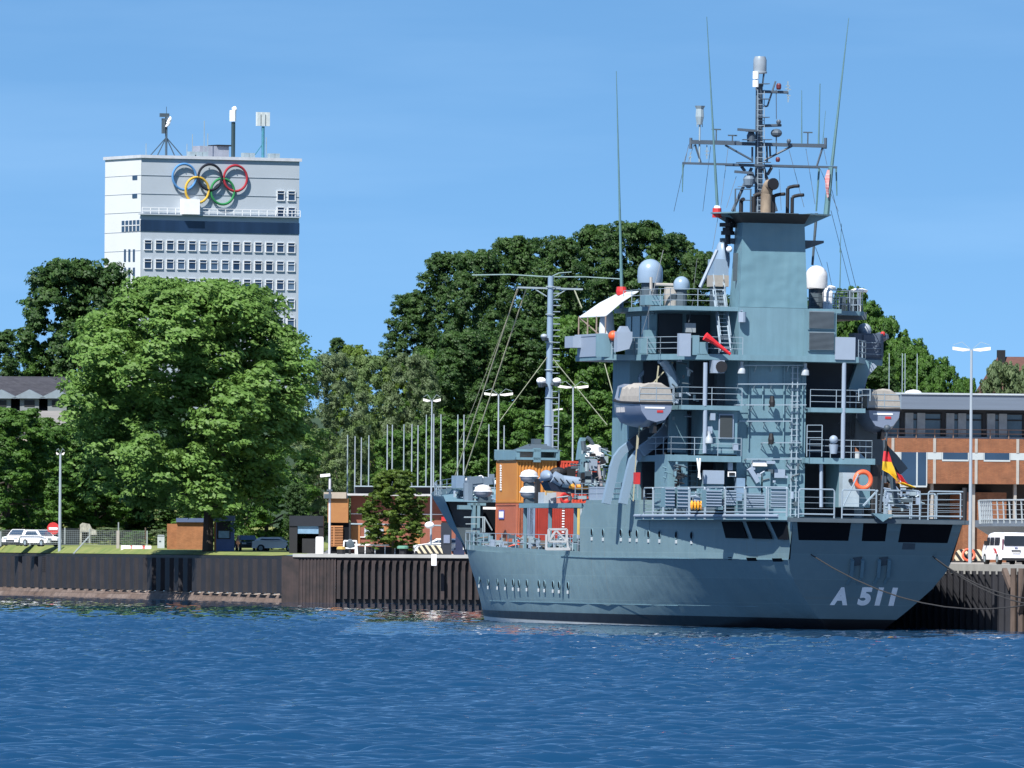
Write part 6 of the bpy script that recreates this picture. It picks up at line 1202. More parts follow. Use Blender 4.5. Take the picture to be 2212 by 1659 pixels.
# exhausts
def pipe(zx, y0, y1, w_px, m, bend=1, a=25.2, nm='exhaust_pipe'):
    p = PA(Y6, zx, y1, a); q = PA(Y6, zx, y0, a); r_ = w_px * .1953 / 34 / 2; s = MB(); s.bar((a, p.y, zg), (a, p.y, q.z - r_ * 1.5), r_, 12)
    pts = [(a, p.y, q.z - r_ * 1.6), (a - .05, p.y - .12 * bend, q.z - r_ * .9), (a - .25, p.y - .35 * bend, q.z - r_ * .35), (a - .5, p.y - .6 * bend, q.z - r_ * .2)]
    s.path(pts, r_ * .98, 12); return s.build(nm, m, fun, smooth=50)
pipe(315, 405, 550, 46, BLACK, 0); pipe(455, 335, 552, 52, BLACK, 1.2); pipe(828, 255, 560, 40, BLACK, 1.0); pipe(880, 355, 562, 40, BLACK, 1.0); pipe(672, 345, 556, 40, BLACK, 1.0, 24.8)
p = PA(Y6, 592, 556, 24.8); q = PA(Y6, 592, 250, 24.8); s = MB(); s.bar((24.8, p.y, zg), (24.8, p.y, q.z - .5), .36, 14); s.bar((24.8, p.y, q.z - .5), (24.6, p.y - .1, q.z), .36, 14); s.path([(24.6, p.y - .1, q.z), (24.1, p.y - .25, q.z + .05)], .36, 14); bo = s.build('main_exhaust', SOOT, fun, smooth=50)
s = MB(); s.bar((24.2, p.y - .22, q.z + .05), (24.02, p.y - .27, q.z + .06), .38, 16); s.bar((24.85, p.y - .42, zg), (24.85, p.y - .42, q.z - .6), .17, 10); s.build('exhaust_mouth', BLACK, bo)
s = MB(); p = PA(Y6, 620, 560, 24); s.bx(24.0, 24.1, p.y - 2, p.y + 2.2, zg, zg + .1)
for x_ in (250, 420): 
    q = PA(Y6, x_, 500, 25.4); s.bar((25.4, q.y, zg), (25.4, q.y, zg + 1.6), .05, 5)
for z in (.9, 1.6): s.bar((25.4, PA(Y6, 250, 500, 25.4).y, zg + z), (25.4, PA(Y6, 430, 500, 25.4).y, zg + z), .04, 4)
s.build('funnel_top_frame', PDARK, fun)
# mast ----------------------------------------------------------------
MA = 28.0; MM = mat('mast_dark_paint', (.075, .105, .14), .55, var=.1)
m0 = PA(Z7, 803, 1650, MA); m1 = PA(Z7, 803, 590, MA); my = m1.y
s = MB(); s.bar((MA, m0.y, zr), (MA, my, m1.z), .30, 10, .22); s.bar((MA + .5, m0.y - .25, zr), (MA + .3, my - .25, m1.z - 1), .09, 6); mast = s.build('mast', MM, ship)
s = MB()
k = zg
while k < m1.z - .4:
    tt_ = (k - zr) / (m1.z - zr); yy = m0.y + (my - m0.y) * tt_; s.bar((MA - .4, yy + .22, k), (MA - .4, yy - .22, k), .028, 4); s.bar((MA, yy + .2, k), (MA - .4, yy + .2, k), .02, 3) if int(k * 3) % 3 == 0 else None; k += .34
for sg in (-1, 1): s.bar((MA - .4, m0.y + sg * .22 - .0, zg), (MA - .4, my + sg * .22, m1.z - .4), .03, 4)
s.build('mast_ladder', RAILM, mast)
p = PA(Z7, 755, 490, MA); q = PA(Z7, 862, 395, MA); r_ = (p.y - q.y) / 2; cy_ = (p.y + q.y) / 2
s = MB(); s.lathe([(r_ * .9, p.z - .12), (r_ * 1.08, p.z - .1), (r_ * 1.08, p.z), (r_, p.z + .03), (r_, q.z), (r_ * .8, q.z + .22), (.1, PA(Z7, 800, 378, MA).z)], (MA, cy_, 0), 20); s.build('mast_radome', mat('radome_top_grey', (.26, .31, .36), .4), mast, smooth=35)
s = MB()
for k in range(4): a_ = k * math.pi / 2 + .6; s.bar((MA + .25 * math.cos(a_), cy_ + .25 * math.sin(a_), m1.z - .2), (MA + .38 * math.cos(a_), cy_ + .38 * math.sin(a_), p.z), .04, 4)
s.build('radome_legs', MM, mast)
p = PA(Z7, 763, 555, MA); s = MB(); s.bar((MA - .3, p.y, p.z - .5), (MA - .3, p.y, p.z - .05), .2, 10); s.bar((MA - .3, p.y, p.z + .02), (MA - .3, p.y, p.z + .5), .2, 10); s.bar((MA - .3, p.y, p.z - .6), (MA, my, p.z - .8), .05, 4); s.build('white_beacon', WHITE, mast)
def tube(pts, r_, a=MA, nm='antenna_arm', m=None, rgn=Z7, n_=5, par=None):
    s = MB(); P_ = [PA(rgn, x, y, a) for x, y in pts]; s.path(P_, r_, n_); return s.build(nm, m or MM, par or mast)
yd = MB(); yd.beam(PA(Z7, 235, 1076, MA), PA(Z7, 1350, 1108, MA), .28, .22); yd.bar(PA(Z7, 240, 1060, MA), PA(Z7, 640, 1068, MA) , .035, 4); yd.bar(PA(Z7, 840, 1085, MA), PA(Z7, 1340, 1093, MA), .035, 4)
for x in (235, 1352): p = PA(Z7, x, 1085, MA); yd.bar((MA, p.y, p.z - .35), (MA, p.y, p.z + .35), .1, 6)
yd.build('upper_yard', MM, mast)
yd = MB(); yd.beam(PA(Z7, 168, 1250, MA - .4), PA(Z7, 1445, 1285, MA - .4), .26, .14); yd.bar(PA(Z7, 520, 1270, MA - .4), PA(Z7, 1300, 1290, MA - .4), .05, 4); yd.build('lower_yard', MM, mast)
for pts in ([(520, 1100), (740, 1222)], [(1090, 1100), (840, 1228)], [(740, 1290), (580, 1650)], [(838, 1285), (945, 1650)], [(905, 1285), (870, 1345)], [(655, 1275), (685, 1315)], [(270, 1095), (318, 1245)], [(1330, 1115), (1280, 1275)], [(745, 1115), (745, 1240)], [(865, 1110), (868, 1240)], [(890, 1110), (895, 1200)]):
    tube(pts, .07 if pts[0][1] < 1250 else .11, nm='mast_brace')
tube([(800, 655), (1040, 662)], .1, nm='upper_arm'); tube([(825, 940), (985, 935)], .1, nm='middle_arm'); tube([(838, 778), (870, 778), (938, 570)], .06, nm='gaff')
for (x0, y0, x1, y1, m_) in ((943, 588, 985, 640, mat('dark_red_lamp', (.12, .02, .03), .5)), (943, 890, 983, 925, MM), (938, 1200, 975, 1240, mat('dark_red_lamp', (.12, .02, .03), .5)), (1030, 1050, 1065, 1085, MM)):
    p = PA(Z7, (x0 + x1) / 2, y1, MA - .3); q = PA(Z7, x1, y0, MA - .3); s = MB(); r_ = p.y - q.y; s.lathe([(r_ * .7, p.z), (r_, p.z + .1), (r_, q.z - .1), (r_ * .6, q.z)], (MA - .3, p.y, 0), 10); s.build('navigation_light', m_, mast)
for (x0, y0, x1, y1) in ((625, 970, 775, 982), (600, 1320, 750, 1332)): s = MB(); s.beam(PA(Z7, x0, y0, MA - .8), PA(Z7, x1, y1, MA - .8), .25, .16); p = PA(Z7, 735, y0 + 50, MA - .5); s.lathe([(.25, p.z - .4), (.28, p.z), (.15, p.z + .3)], (MA - .5, p.y, 0), 10); s.build('radar_scanner', MM, mast)
s = MB(); p = PA(Z7, 715, 1400, MA - .7); s.lathe([(.12, p.z - .45), (.3, p.z - .25), (.38, p.z + .15), (.25, p.z + .35)], (MA - .7, p.y, 0), 12); s.bar(PA(Z7, 625, 1445, MA - .7), PA(Z7, 770, 1440, MA - .7), .04, 4); s.build('radar_gearbox', mat('gearbox', (.16, .22, .28), .5), mast)
s = MB()
for zx0, zx1, zy in ((670, 775, 1055), (830, 900, 1055), (800, 880, 592), (810, 885, 718), (790, 880, 870), (620, 745, 1245), (830, 890, 1245), (700, 790, 985)): s.beam(PA(Z7, zx0, zy, MA - .4), PA(Z7, zx1, zy, MA - .4), .6, .05)
s.build('mast_platforms', MM, mast)
s = MB(); p = PA(Z7, 945, 1000, MA); s.ball((MA, p.y, p.z), .38, .38, .28, 12, 6); s.bar(PA(Z7, 944, 1020, MA), PA(Z7, 944, 1180, MA), .045, 4); s.bar(PA(Z7, 943, 640, MA), PA(Z7, 945, 885, MA), .03, 4); s.build('mushroom_antenna', MM, mast)
s = MB()
for a_, b_ in (((1040, 570), (1042, 745)), ((1025, 605), (1058, 612)), ((1020, 630), (1065, 640)), ((1030, 690), (1062, 690)), ((1035, 715), (1052, 715)), ((368, 1100), (368, 1215)), ((352, 1150), (385, 1150)), ((355, 1180), (382, 1180)), ((230, 1160), (230, 1245)), ((215, 1200), (245, 1200))): s.bar(PA(Z7, *a_, MA), PA(Z7, *b_, MA), .04, 4)
s.build('dipole_aerials', STEEL, mast)
s = MB(); s.bar(PA(Z7, 305, 1240, MA), PA(Z7, 310, 875, MA), .06, 5); p = PA(Z7, 310, 800, MA); s.lathe([(.18, p.z - 1.0), (.28, p.z - .5), (.25, p.z), (.35, p.z + .2)], (MA, p.y, 0), 8)
for dx_ in (-22, 22): s.bar(PA(Z7, 308 + dx_, 950, MA), PA(Z7, 308 + dx_, 880, MA), .03, 4)
s.build('direction_finder', STEEL, mast)
s = MB()
for (x, y, t_) in ((580, 1075, 1020), (445, 1075, 970), (1205, 1095, 995)): p = PA(Z7, x, y, MA); q = PA(Z7, x, t_, MA); s = MB(); s.bar((MA, p.y, p.z), (MA, p.y, q.z), .05, 4); s.bar((MA, p.y - .3, q.z), (MA, p.y + .3, q.z), .06, 4); s.build('wind_sensor', PDARK, mast)
WH = mat('whip_green_grey', (.10, .21, .23), .5)
def whip(rgn, x0, y0, x1, y1, a, r0, r1, par=None, m=None, nm='whip_antenna'):
    s = MB(); p = PA(rgn, x0, y0, a); q = PA(rgn, x1, y1, a); s.bar(p, p.lerp(q, .45), r0, 6, (r0 + r1) / 2); s.bar(p.lerp(q, .45), q, (r0 + r1) / 2, 5, r1); return s.build(nm, m or WH, par or ship), p
w_, p = whip(Z7, 455, 1610, 367, 35, 24.8, .10, .022, fun); s = MB(); s.lathe([(.3, p.z - .7), (.28, p.z - .1)], (p.x, p.y + .02, 0), 10); s.build('red_base', RED, w_); s = MB(); s.lathe([(.22, p.z - .1), (.18, p.z + .05)], (p.x, p.y, 0), 10); s.build('collar', WHITE, w_)
w_, p = whip(Y6, 1258, 590, 1310, 50, 24, .2, .17, fun); whip(Z7, 1405, 1270, 1545, 45, 24, .11, .022, fun)
whip(Z7, 1155, 1085, 1155, 645, MA, .045, .02, mast); whip(Z7, 1295, 1090, 1307, 590, MA, .06, .03, mast); whip(Z7, 1328, 1085, 1353, 815, MA, .03, .015, mast); whip(Z7, 1300, 1280, 1275, 1650, MA, .07, .06, mast); whip(Y6, 1150, 560, 1105, 1135, MA, .1, .08, mast, PDARK); whip(Z7, 1440, 1285, 1447, 1520, MA, .06, .04, mast); whip(Z7, 170, 1255, 165, 1490, MA, .06, .03, mast)
w_, p = whip(Z5, 594, 305, 550, -1485, 35, .11, .022); s = MB(); s.lathe([(.32, p.z - .55), (.36, p.z - .3), (.3, p.z)], (p.x, p.y, 0), 10); s.build('red_base', RED, w_); s = MB(); s.bar((p.x, p.y, ZRT), (p.x, p.y, p.z - .5), .14, 6); s.build('post', PAINT2, w_)
whip(Z6, 1160, 315, 1168, 0, 30, .04, .03); whip(Z6, 1160, 20, 1175, -220, 30, .03, .015)
s = MB()
for rgn, a_, b_, d_, e_ in ((Z7, (218, 1095), (95, 1650), MA, MA + 3), (Z7, (400, 1110), (335, 1650), MA, MA + 2), (Z7, (545, 1120), (485, 1600), MA, MA), (Z7, (612, 1360), (530, 1620), MA, MA), (Z7, (1050, 1140), (1175, 1615), MA, MA), (Z7, (1190, 1130), (1265, 1590), MA, MA), (Z7, (1310, 1300), (1460, 1650), MA, MA), (Z7, (968, 1300), (985, 1640), MA, MA), (Z7, (1335, 1120), (1365, 1265), MA, MA), (Y6, (1320, 300), (1590, 1390), MA, MA + 4), (Y6, (1310, 530), (1530, 1390), MA, MA + 4), (Y6, (1140, 940), (1215, 1150), MA, MA + 2), (Y6, (1265, 1100), (1320, 1370), MA, MA + 3), (Y6, (60, 610), (0, 960), MA, MA), (Z5, (940, 0), (830, 460), MA, 27), (Z5, (1220, 70), (1190, 320), MA, 27), (Z5, (830, 460), (760, 700), 26, 24), (Z5, (820, 470), (815, 650), 26, 24), (Z5, (1190, 400), (1150, 600), 26, 24), (Z7, (218, 1110), (175, 1250), MA, MA), (Z7, (262, 1095), (210, 1250), MA, MA)):
    s = MB(); s.bar(PA(rgn, *a_, d_), PA(rgn, *b_, e_), .018, 3); s.build('rigging_wire', mat('wire', (.10, .12, .14), .6), mast)
# foremast --------------------------------------------------------------
FA = 79.5
m0 = PA(Y7, 1022, 1650, FA); m1 = PA(Y7, 1043, 215, FA)
s = MB(); s.bar((FA, m0.y, 8.0), (FA, (m0.y + m1.y) / 2, (8 + m1.z) / 2), .30, 12, .25); s.bar((FA, (m0.y + m1.y) / 2, (8 + m1.z) / 2), (FA, m1.y, m1.z), .23, 12, .19); fmast = s.build('foremast', mat('foremast_paint', (.24, .34, .45), .45, var=.06), ship, smooth=40)
s = MB(); k = 8.5
while k < m1.z - .5: yy = m0.y + (m1.y - m0.y) * (k - 8) / (m1.z - 8) - .40; s.bar((FA - .2, yy - .25, k), (FA - .2, yy + .25, k), .04, 4); k += .42
for d_ in (-.25, .25): s.bar((FA - .2, m0.y - .40 + d_, 8.3), (FA - .2, (m0.y + m1.y) / 2 - .40 + d_, (8 + m1.z) / 2), .04, 4)
k = 9.5
while k < m1.z: yy = m0.y + (m1.y - m0.y) * (k - 8) / (m1.z - 8); MB().torus((FA, yy, k), .30, .04, (1, 0, 0), (0, 1, 0), 12, 4).build('mast_hoop', STEEL, fmast); k += 1.9
s.build('mast_ladder', RAILM, fmast)
s = MB(); s.beam(PA(Y7, 768, 310, FA), PA(Y7, 1307, 326, FA), .16, .12); s.bar(PA(Y7, 900, 316, FA), PA(Y7, 1010, 385, FA), .05, 4); s.bar(PA(Y7, 1180, 322, FA), PA(Y7, 1070, 390, FA), .05, 4); s.build('yard', STEEL, fmast)
s = MB(); s.path([PA(Y7, 390, 207, FA), PA(Y7, 700, 202, FA), PA(Y7, 1030, 222, FA)], .05, 4); s.path([PA(Y7, 1050, 222, FA), PA(Y7, 1330, 222, FA), PA(Y7, 1625, 240, FA)], .045, 4); s.path([PA(Y7, 1058, 215, FA), PA(Y7, 1110, 190, FA), PA(Y7, 1215, 182, FA)], .04, 4); s.build('whip_antenna', mat('whip_pale', (.3, .42, .42), .5), fmast)
for cx, cy, r_ in ((965, 1085, .34), (1095, 1085, .30), (988, 715, .24)):
    p = PA(Y7, cx, cy, FA - .4); s = MB(); s.ball((FA - .4, p.y, p.z), r_, r_, r_ * .7, 14, 8); o = s.build('lamp_dome', WHITE if cx != 988 else LAMPP, fmast, smooth=True); s = MB(); s.bar((FA - .4, p.y, p.z - r_ * .6), (FA, m0.y + .1, p.z - r_ * .9), .12, 6); s.lathe([(r_ * .5, p.z - r_ * 1.3), (r_ * .9, p.z - r_ * .5)], (FA - .4, p.y, 0), 12); s.build('bracket', PDARK, o)
s = MB(); s.bar(PA(Y7, 1020, 880, FA), PA(Y7, 620, 1420, 75), .03, 4); s.bar(PA(Y7, 1060, 900, FA), PA(Y7, 1510, 1450, 50), .03, 4); s.bar(PA(Y7, 1240, 335, FA), PA(Y7, 1300, 480, 75), .05, 4); s.bar(PA(Y7, 1490, 945, 60), PA(Y7, 1560, 1200, 55), .035, 4); s.build('stay', mat('pale_line', (.3, .32, .22), .8), fmast)
bowp = (94, 3.0, 8.7)
for k, (tx, bx_, by_, a_) in enumerate(((765, 232, 1650, 92.5), (775, 280, 1610, 92.2), (838, 290, 1690, 91))):
    s = MB(); s.bar(PA(Y7, tx, 325, FA), PA(Y7, bx_, by_ + 280 * (k != 1), a_), .045 if k != 1 else .02, 4); s.build('halyard', mat('buff_line', (.42, .40, .28), .8), fmast)
# bow gear
rails('railing', [(80, 7.1, 8.1), (84, 6.4, 8.15), (88, 5.4, 8.3), (92, 4.2, 8.5), (95.5, 2.2, 8.7), (98, .2, 8.9)], 1.0, sp=1.3, r=.03)
rails('railing', [(80, -7.1, 8.1), (86, -6.0, 8.2), (92, -4.2, 8.5), (95.5, -2.2, 8.7), (98, -.2, 8.9)], 1.0, sp=1.3, r=.03)
face('sampler_box', T3, 455, 195, 585, 375, 86, 1.2, mat('box_blue_grey', (.2, .29, .40), .5))
s = MB(); s.beam(PA(T3, 600, 320, 84), PA(T3, 980, 265, 84), .6, .5); s.beam(PA(T3, 640, 270, 84), PA(T3, 830, 250, 84), .7, .5); s.beam(PA(T3, 985, 170, 84), PA(T3, 985, 330, 84), .3, .3, (0, 1, 0)); s.bar(PA(T3, 650, 600, 84), PA(T3, 650, 300, 84), .4, 8); s.build('covered_gun', mat('gun_cover', (.14, .19, .25), .7), ship)
s = MB(); s.bar(PA(T3, 600, 260, 85), PA(T3, 660, 262, 85), .15, 6); s.bar(PA(T3, 1030, 295, 80), PA(T3, 1075, 292, 80), .14, 6); s.ball(PA(T3, 820, 240, 84), .25); s.build('bow_lamp', WHITE, ship)
rr = random.Random(21)
def clutter(name, n_, rgn, x0, x1, y0, y1, a0, a1, mats, zmin=None, smin=.08, smax=.5):
    for j, m_ in enumerate(mats):
        for k in range(n_):
            s = MB(); a_ = rr.uniform(a0, a1); p = PA(rgn, rr.uniform(x0, x1), rr.uniform(y0, y1), a_); w_ = rr.uniform(smin, smax); h_ = rr.uniform(smin, smax); typ = rr.random()
            if zmin is not None and p.z - h_ < zmin: p.z = zmin + h_
            lim_ = 7.1 if a_ < 60 else (6.3 if a_ < 76 else 3.8)
            p.y = max(-lim_, min(lim_ - rr.random() * .8, p.y))
            if typ < .4: s.bx(a_, a_ + w_, p.y - w_ / 2, p.y + w_ / 2, p.z - h_, p.z)
            elif typ < .75: s.bar((a_, p.y - w_, p.z - .1), (a_, p.y + w_, p.z - rr.uniform(-.2, .3)), .05, 5)
            else: s.bar((a_, p.y, p.z - h_ * 1.5), (a_, p.y, p.z), rr.uniform(.05, .14), 7)
            s.build(name, m_, ship)
clutter('windlass_gear', 30, T3, 200, 900, 400, 560, 80, 90, [PAINT2, PDARK, PAINT, STEEL], 8.0, .08, .45)
clutter('working_deck_gear', 34, T3, 640, 2140, 1060, 1270, 44, 74, [PAINT2, PDARK, STEEL, PAINT, mat('buff', (.16, .14, .12), .7)], 4.5, .1, .5)
clutter('red_deck_gear', 5, T3, 1150, 1300, 1070, 1240, 60, 66, [mat('red_gear', (.6, .08, .04), .6)], 4.4, .1, .35)
clutter('crane_gear', 26, T4, 300, 760, 120, 800, 44, 52, [BLACK, PDARK, STEEL, PAINT], None, .08, .45)
clutter('shelf_gear', 14, T4, 0, 440, 420, 1080, 46, 54, [BLACK, PDARK, STEEL], 8.1, .1, .5)
clutter('yellow_fittings', 6, T3, 1730, 1900, 360, 420, 52, 54, [mat('buff_yellow', (.5, .34, .14), .6)], None, .1, .3)
clutter('aft_deck_lockers', 16, T2, 460, 1650, 810, 1130, 20, 22, [PAINT2, PDARK, PAINT], 7.0, .15, .8)
clutter('aft_deck_gear', 16, T2, 580, 860, 480, 780, 21, 24, [PDARK, PAINT, BLACK], None, .1, .4)
clutter('stern_deck_gear', 14, Y1, 1130, 1420, 1040, 1210, 2, 6, [STEEL, PAINT2, PDARK], 7.0, .1, .5)
clutter('casing_fittings', 12, T1, 300, 1030, 480, 1100, AF - .5, AF - .2, [PAINT2, PDARK], None, .08, .35)
clutter('ladder_fittings', 10, Z5, 990, 1250, 880, 1400, 25, 28, [PAINT2, PDARK, STEEL], None, .08, .3)
# slatted deck chests behind the stern rails
for (x0, y0, x1, y1) in ((880, 1060, 1010, 1200), (1045, 1060, 1130, 1190), (1215, 1095, 1365, 1210), (1415, 1035, 1560, 1210), (540, 1040, 620, 1200), (640, 1040, 730, 1210)):
    o = face('deck_chest', Z8, x0, y0, x1, y1, 9, 1.0, PAINT); s = MB(); p = PA(Z8, x0, y1, 8.95); q = PA(Z8, x1, y0, 8.95)
    for k in range(6): z = p.z + (q.z - p.z) * (k + .5) / 6; s.bx(8.9, 8.99, q.y, p.y, z, z + .07)
    s.build('slats', PAINT2, o)
side('davit_locker', T4, 440, 815, 690, 1090, 7.5, 1.2, PAINT2)
# forecastle break framing
for x0, x1 in ((700, 750), (762, 815)): face('frame_pillar', T3, x0, 600, x1, 1260, 76.0, .5, PAINT)
face('frame_beam', T3, 500, 632, 700, 690, 76.2, .5, PAINT); face('frame_beam', T3, 680, 598, 900, 632, 76.0, 1.0, PAINT); face('small_locker', T3, 835, 1045, 940, 1245, 73.5, .6, PAINT)
face('dark_arch', T3, 860, 600, 1060, 1050, 77.4, .2, DARKGAP); face('light_strip', T3, 860, 658, 1050, 690, 75.8, .1, WHITE)
s = MB(); s.path([PA(T3, 575, 808, 75.5), PA(T3, 880, 808, 75.5), PA(T3, 990, 1000, 75.5)], .05, 5); s.bar(PA(T3, 855, 1030, 75.5), PA(T3, 855, 808, 75.5), .05, 5); s.bar(PA(T3, 880, 1030, 75.5), PA(T3, 880, 808, 75.5), .05, 5); s.bar(PA(T3, 600, 905, 75.5), PA(T3, 770, 905, 75.5), .04, 4); s.bar(PA(T3, 600, 1010, 75.5), PA(T3, 770, 1010, 75.5), .04, 4); s.build('stair_rail', STEEL, ship)
bwr = [(75, 6.55, 4.75), (70, 7.05, 4.7), (60, 7.6, 4.65), (50, 7.65, 4.6), (42.2, 7.65, 4.6)]; rails('railing', bwr, 1.15, n=2, sp=2.0, r=.035); rails('railing', [(x, -y, z) for x, y, z in bwr], 1.15, n=2, sp=2.0, r=.035)
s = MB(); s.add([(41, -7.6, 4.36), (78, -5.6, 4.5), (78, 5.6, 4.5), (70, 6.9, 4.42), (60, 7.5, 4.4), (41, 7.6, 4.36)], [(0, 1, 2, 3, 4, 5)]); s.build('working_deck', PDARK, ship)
sh = MB(); p0 = PB(T3, 1385, 640, 7.3); p1 = PB(T3, 2185, 640, 7.3); zs = PB(T3, 1800, 600, 7.3).z; sh.bx(p1.x, p0.x, 4.6, 7.3, zs - .3, zs); sh.build('raft_shelf', PAINT, ship)
s = MB()
for a_ in (p0.x - .5, (p0.x + p1.x) / 2, p1.x + .5): s.bx(a_ - .1, a_ + .1, 6.9, 7.1, 4.4, zs - .3)
s.build('shelf_post', PAINT, ship)
# crane
ca = 47.5
s = MB(); p = PA(T4, 300, 350, ca); q = PA(T4, 330, 0, ca); s.prism([PA(T4, 250, 370, ca), PA(T4, 330, 350, ca), PA(T4, 400, 200, ca), PA(T4, 370, 60, ca), PA(T4, 420, 5, ca), PA(T4, 320, 0, ca), PA(T4, 285, 90, ca)], (.5, 0, 0)); cr_ = s.build('crane_column', PAINT, ship)
s = MB(); s.path([PA(T4, 400, 0, ca - .2), PA(T4, 460, 40, ca - .2), PA(T4, 520, 150, ca - .2), PA(T4, 670, 340, ca - .2)], .14, 6); s.path([PA(T4, 330, 170, ca - .3), PA(T4, 470, 190, ca - .3)], .12, 6); s.path([PA(T4, 340, 60, ca - .3), PA(T4, 360, 230, ca - .3)], .16, 6); s.build('crane_jib', PDARK, cr_)
face('crane_cab', T4, 328, 352, 442, 575, ca - .5, 1, PAINT, cr_); face('crane_box', T4, 442, 352, 580, 545, ca - .6, 1, PAINT2, cr_); face('crane_base', T4, 330, 575, 640, 800, ca, 1.5, PDARK, cr_)
s = MB(); p = PA(T4, 515, 320, ca); s.lathe([(.72, p.z), (.72, p.z + .18), (.5, p.z + .3), (.5, p.z + .65), (.3, p.z + .8)], (ca, p.y, 0), 14); s.build('crane_cap', WHITE, cr_)
s = MB(); s.beam(PA(T4, 590, 450, ca - .6), PA(T4, 640, 800, ca - .6), .2, .15, (0, 1, 0)); s.bar(PA(T4, 490, 800, ca - .6), PA(T4, 480, 560, ca - .6), .05, 4); s.build('crane_strut', mat('pinkish_strut', (.45, .4, .42), .6), cr_)
face('shelf_tank', T3, 1750, 442, 1965, 610, 53, 1.4, mat('pale_tank', (.42, .48, .54), .5)); face('dark_rack', T3, 1640, 240, 1702, 600, 57, .5, BLACK)
rails('railing', [(44, 7.4, 8.1), (40.3, 7.5, 8.1), (28.5, 7.5, 8.1)], 1.0, n=3, sp=2)
# davits, port
DV = mat('davit_paint', (.22, .32, .42), .45, var=.03)
def ribbon(P_, wd_, dep):
    # a curved box section lying in the athwartship plane, thick along the ship
    rings_ = []
    for i, p in enumerate(P_):
        d = (P_[min(i + 1, len(P_) - 1)] - P_[max(i - 1, 0)]); d.x = 0; d.normalize(); nn_ = Vector((0, -d.z, d.y)) * (wd_ / 2); e = Vector((dep, 0, 0))
        rings_.append([p + nn_, p - nn_, p - nn_ + e, p + nn_ + e])
    s = MB(); s.loft(rings_, closed=True, cap=True); return s
def davit(pts, a, wd_, m=DV, nm='davit_arm', par=None, dep=.5):
    P_ = [PA(T2, x, y, a) for x, y in pts]; return ribbon(P_, wd_, dep).build(nm, m, par or ship)
davit([(95, 1045), (125, 900), (165, 730), (195, 560), (235, 440), (310, 340), (430, 250)], 30.9, .5); davit([(430, 255), (560, 160), (640, 110), (800, 90)], 30.7, .7, PDARK)
davit([(315, 1045), (345, 900), (385, 740), (420, 580), (450, 470), (520, 375), (640, 290)], 28.5, .5); davit([(560, 350), (700, 250), (820, 150), (900, 60), (950, -40)], 27.9, .7, DV)
s = MB(); s.path([PA(Z8, 620, 200, 26.5), PA(Z8, 600, 110, 26.5), PA(Z8, 555, 20, 26.5), PA(Z8, 520, -20, 26.5)], .32, 8); s.build('davit_head', DV, ship); s = MB(); s.path([PA(Z8, 340, 200, 31.5), PA(Z8, 330, 120, 31.5), PA(Z8, 420, 20, 31.5)], .12, 6); s.build('davit_head', DV, ship); s = MB(); s.path([PA(Z5, 900, 910, 27), PA(Z5, 1000, 920, 27), PA(Z5, 960, 1000, 27)], .25, 6); s.build('davit_hook', DV, ship)
s = MB(); s.bar(PA(Z5, 900, 960, 26.5), PA(Z5, 870, 1230, 26.5), .05, 4); s.bar(PA(Z5, 1020, 930, 26.5), PA(Z5, 830, 1130, 27), .05, 4); s.bar(PA(Z5, 755, 1290, 25.5), PA(Z5, 725, 1650, 25.5), .05, 4); s.bar(PA(Z8, 310, 600, 25.5), PA(Z8, 275, 1150, 25.5), .045, 4); s.build('davit_fall', mat('buff_line', (.42, .40, .28), .8), ship)
face('fire_locker', T2, 470, 630, 535, 785, 24.5, .5, RED)
s = MB(); s.path([PA(T2, 1290, 440, 22), PA(T2, 1330, 720, 22)], .06, 5); s.path([PA(T2, 1330, 440, 22), PA(T2, 1310, 700, 22)], .06, 5); s.build('paravane_strut', WHITE, ship)
s = MB()
for k in range(9): s.beam(PA(T2, 1175, 470 + k * 68, 24.5 - k * .15), PA(T2, 1280, 472 + k * 68, 24.5 - k * .15), .3, .04)
s.bar(PA(T2, 1165, 400, 24.8), PA(T2, 1165, 1100, 23), .06, 4); s.bar(PA(T2, 1290, 400, 24.8), PA(T2, 1290, 1100, 23), .06, 4); s.build('stairway', PAINT, ship)
# starboard davit
def bst(pts, a, wd_, m): 
    P_ = [PA(Y1, x, y, a) for x, y in pts]; return ribbon(P_, wd_, .6).build('starboard_davit_arm', m, ship)
bst([(800, 440), (900, 560), (1010, 690), (1150, 830), (1240, 940)], 27, 1.5, PDARK); bst([(960, -20), (920, 100), (870, 240)], 26.5, .9, PAINT); bst([(1040, 20), (960, 110), (930, 230)], 27.5, .3, PAINT2)
s = MB(); q = PA(Y1, 1020, 940, 23.5); s.bar((23.5, q.y, 7), (23.5, q.y, PA(Y1, 0, 830, 23.5).z), .55, 12); s.build('dark_tank', BLACK, ship)
face('locker_cabinet', Y1, 765, 915, 908, 1195, 21.5, .8, mat('pale_cabinet', (.36, .43, .48), .5)); face('white_gangway_box', Y1, 1135, 1050, 1200, 1190, 5, .6, PAINT2)
s = MB(); p = PA(Y1, 835, 980, 21.4); s.bar((21.35, p.y, p.z), (21.5, p.y, p.z), .13, 10); s.build('cabinet_dial', BLACK, ship)
p = PA(Y1, 690, 640, 22.5); s = MB(); s.ball((22.4, p.y, p.z), .28); s.lathe([(.22, p.z - .9), (.3, p.z - .3)], (22.4, p.y, 0), 10); s.build('ventilator', PAINT2, ship, smooth=True)
rails('gate_rail', [PA(Y1, 470, 780, 22.3), PA(Y1, 595, 780, 22.3)], 2.0, n=5, sp=1.2, r=.035)
rails('gallery_gate', [PA(Y1, 900, 320, 22.3), PA(Y1, 995, 320, 22.3)], .75, n=2, sp=.9, r=.04)
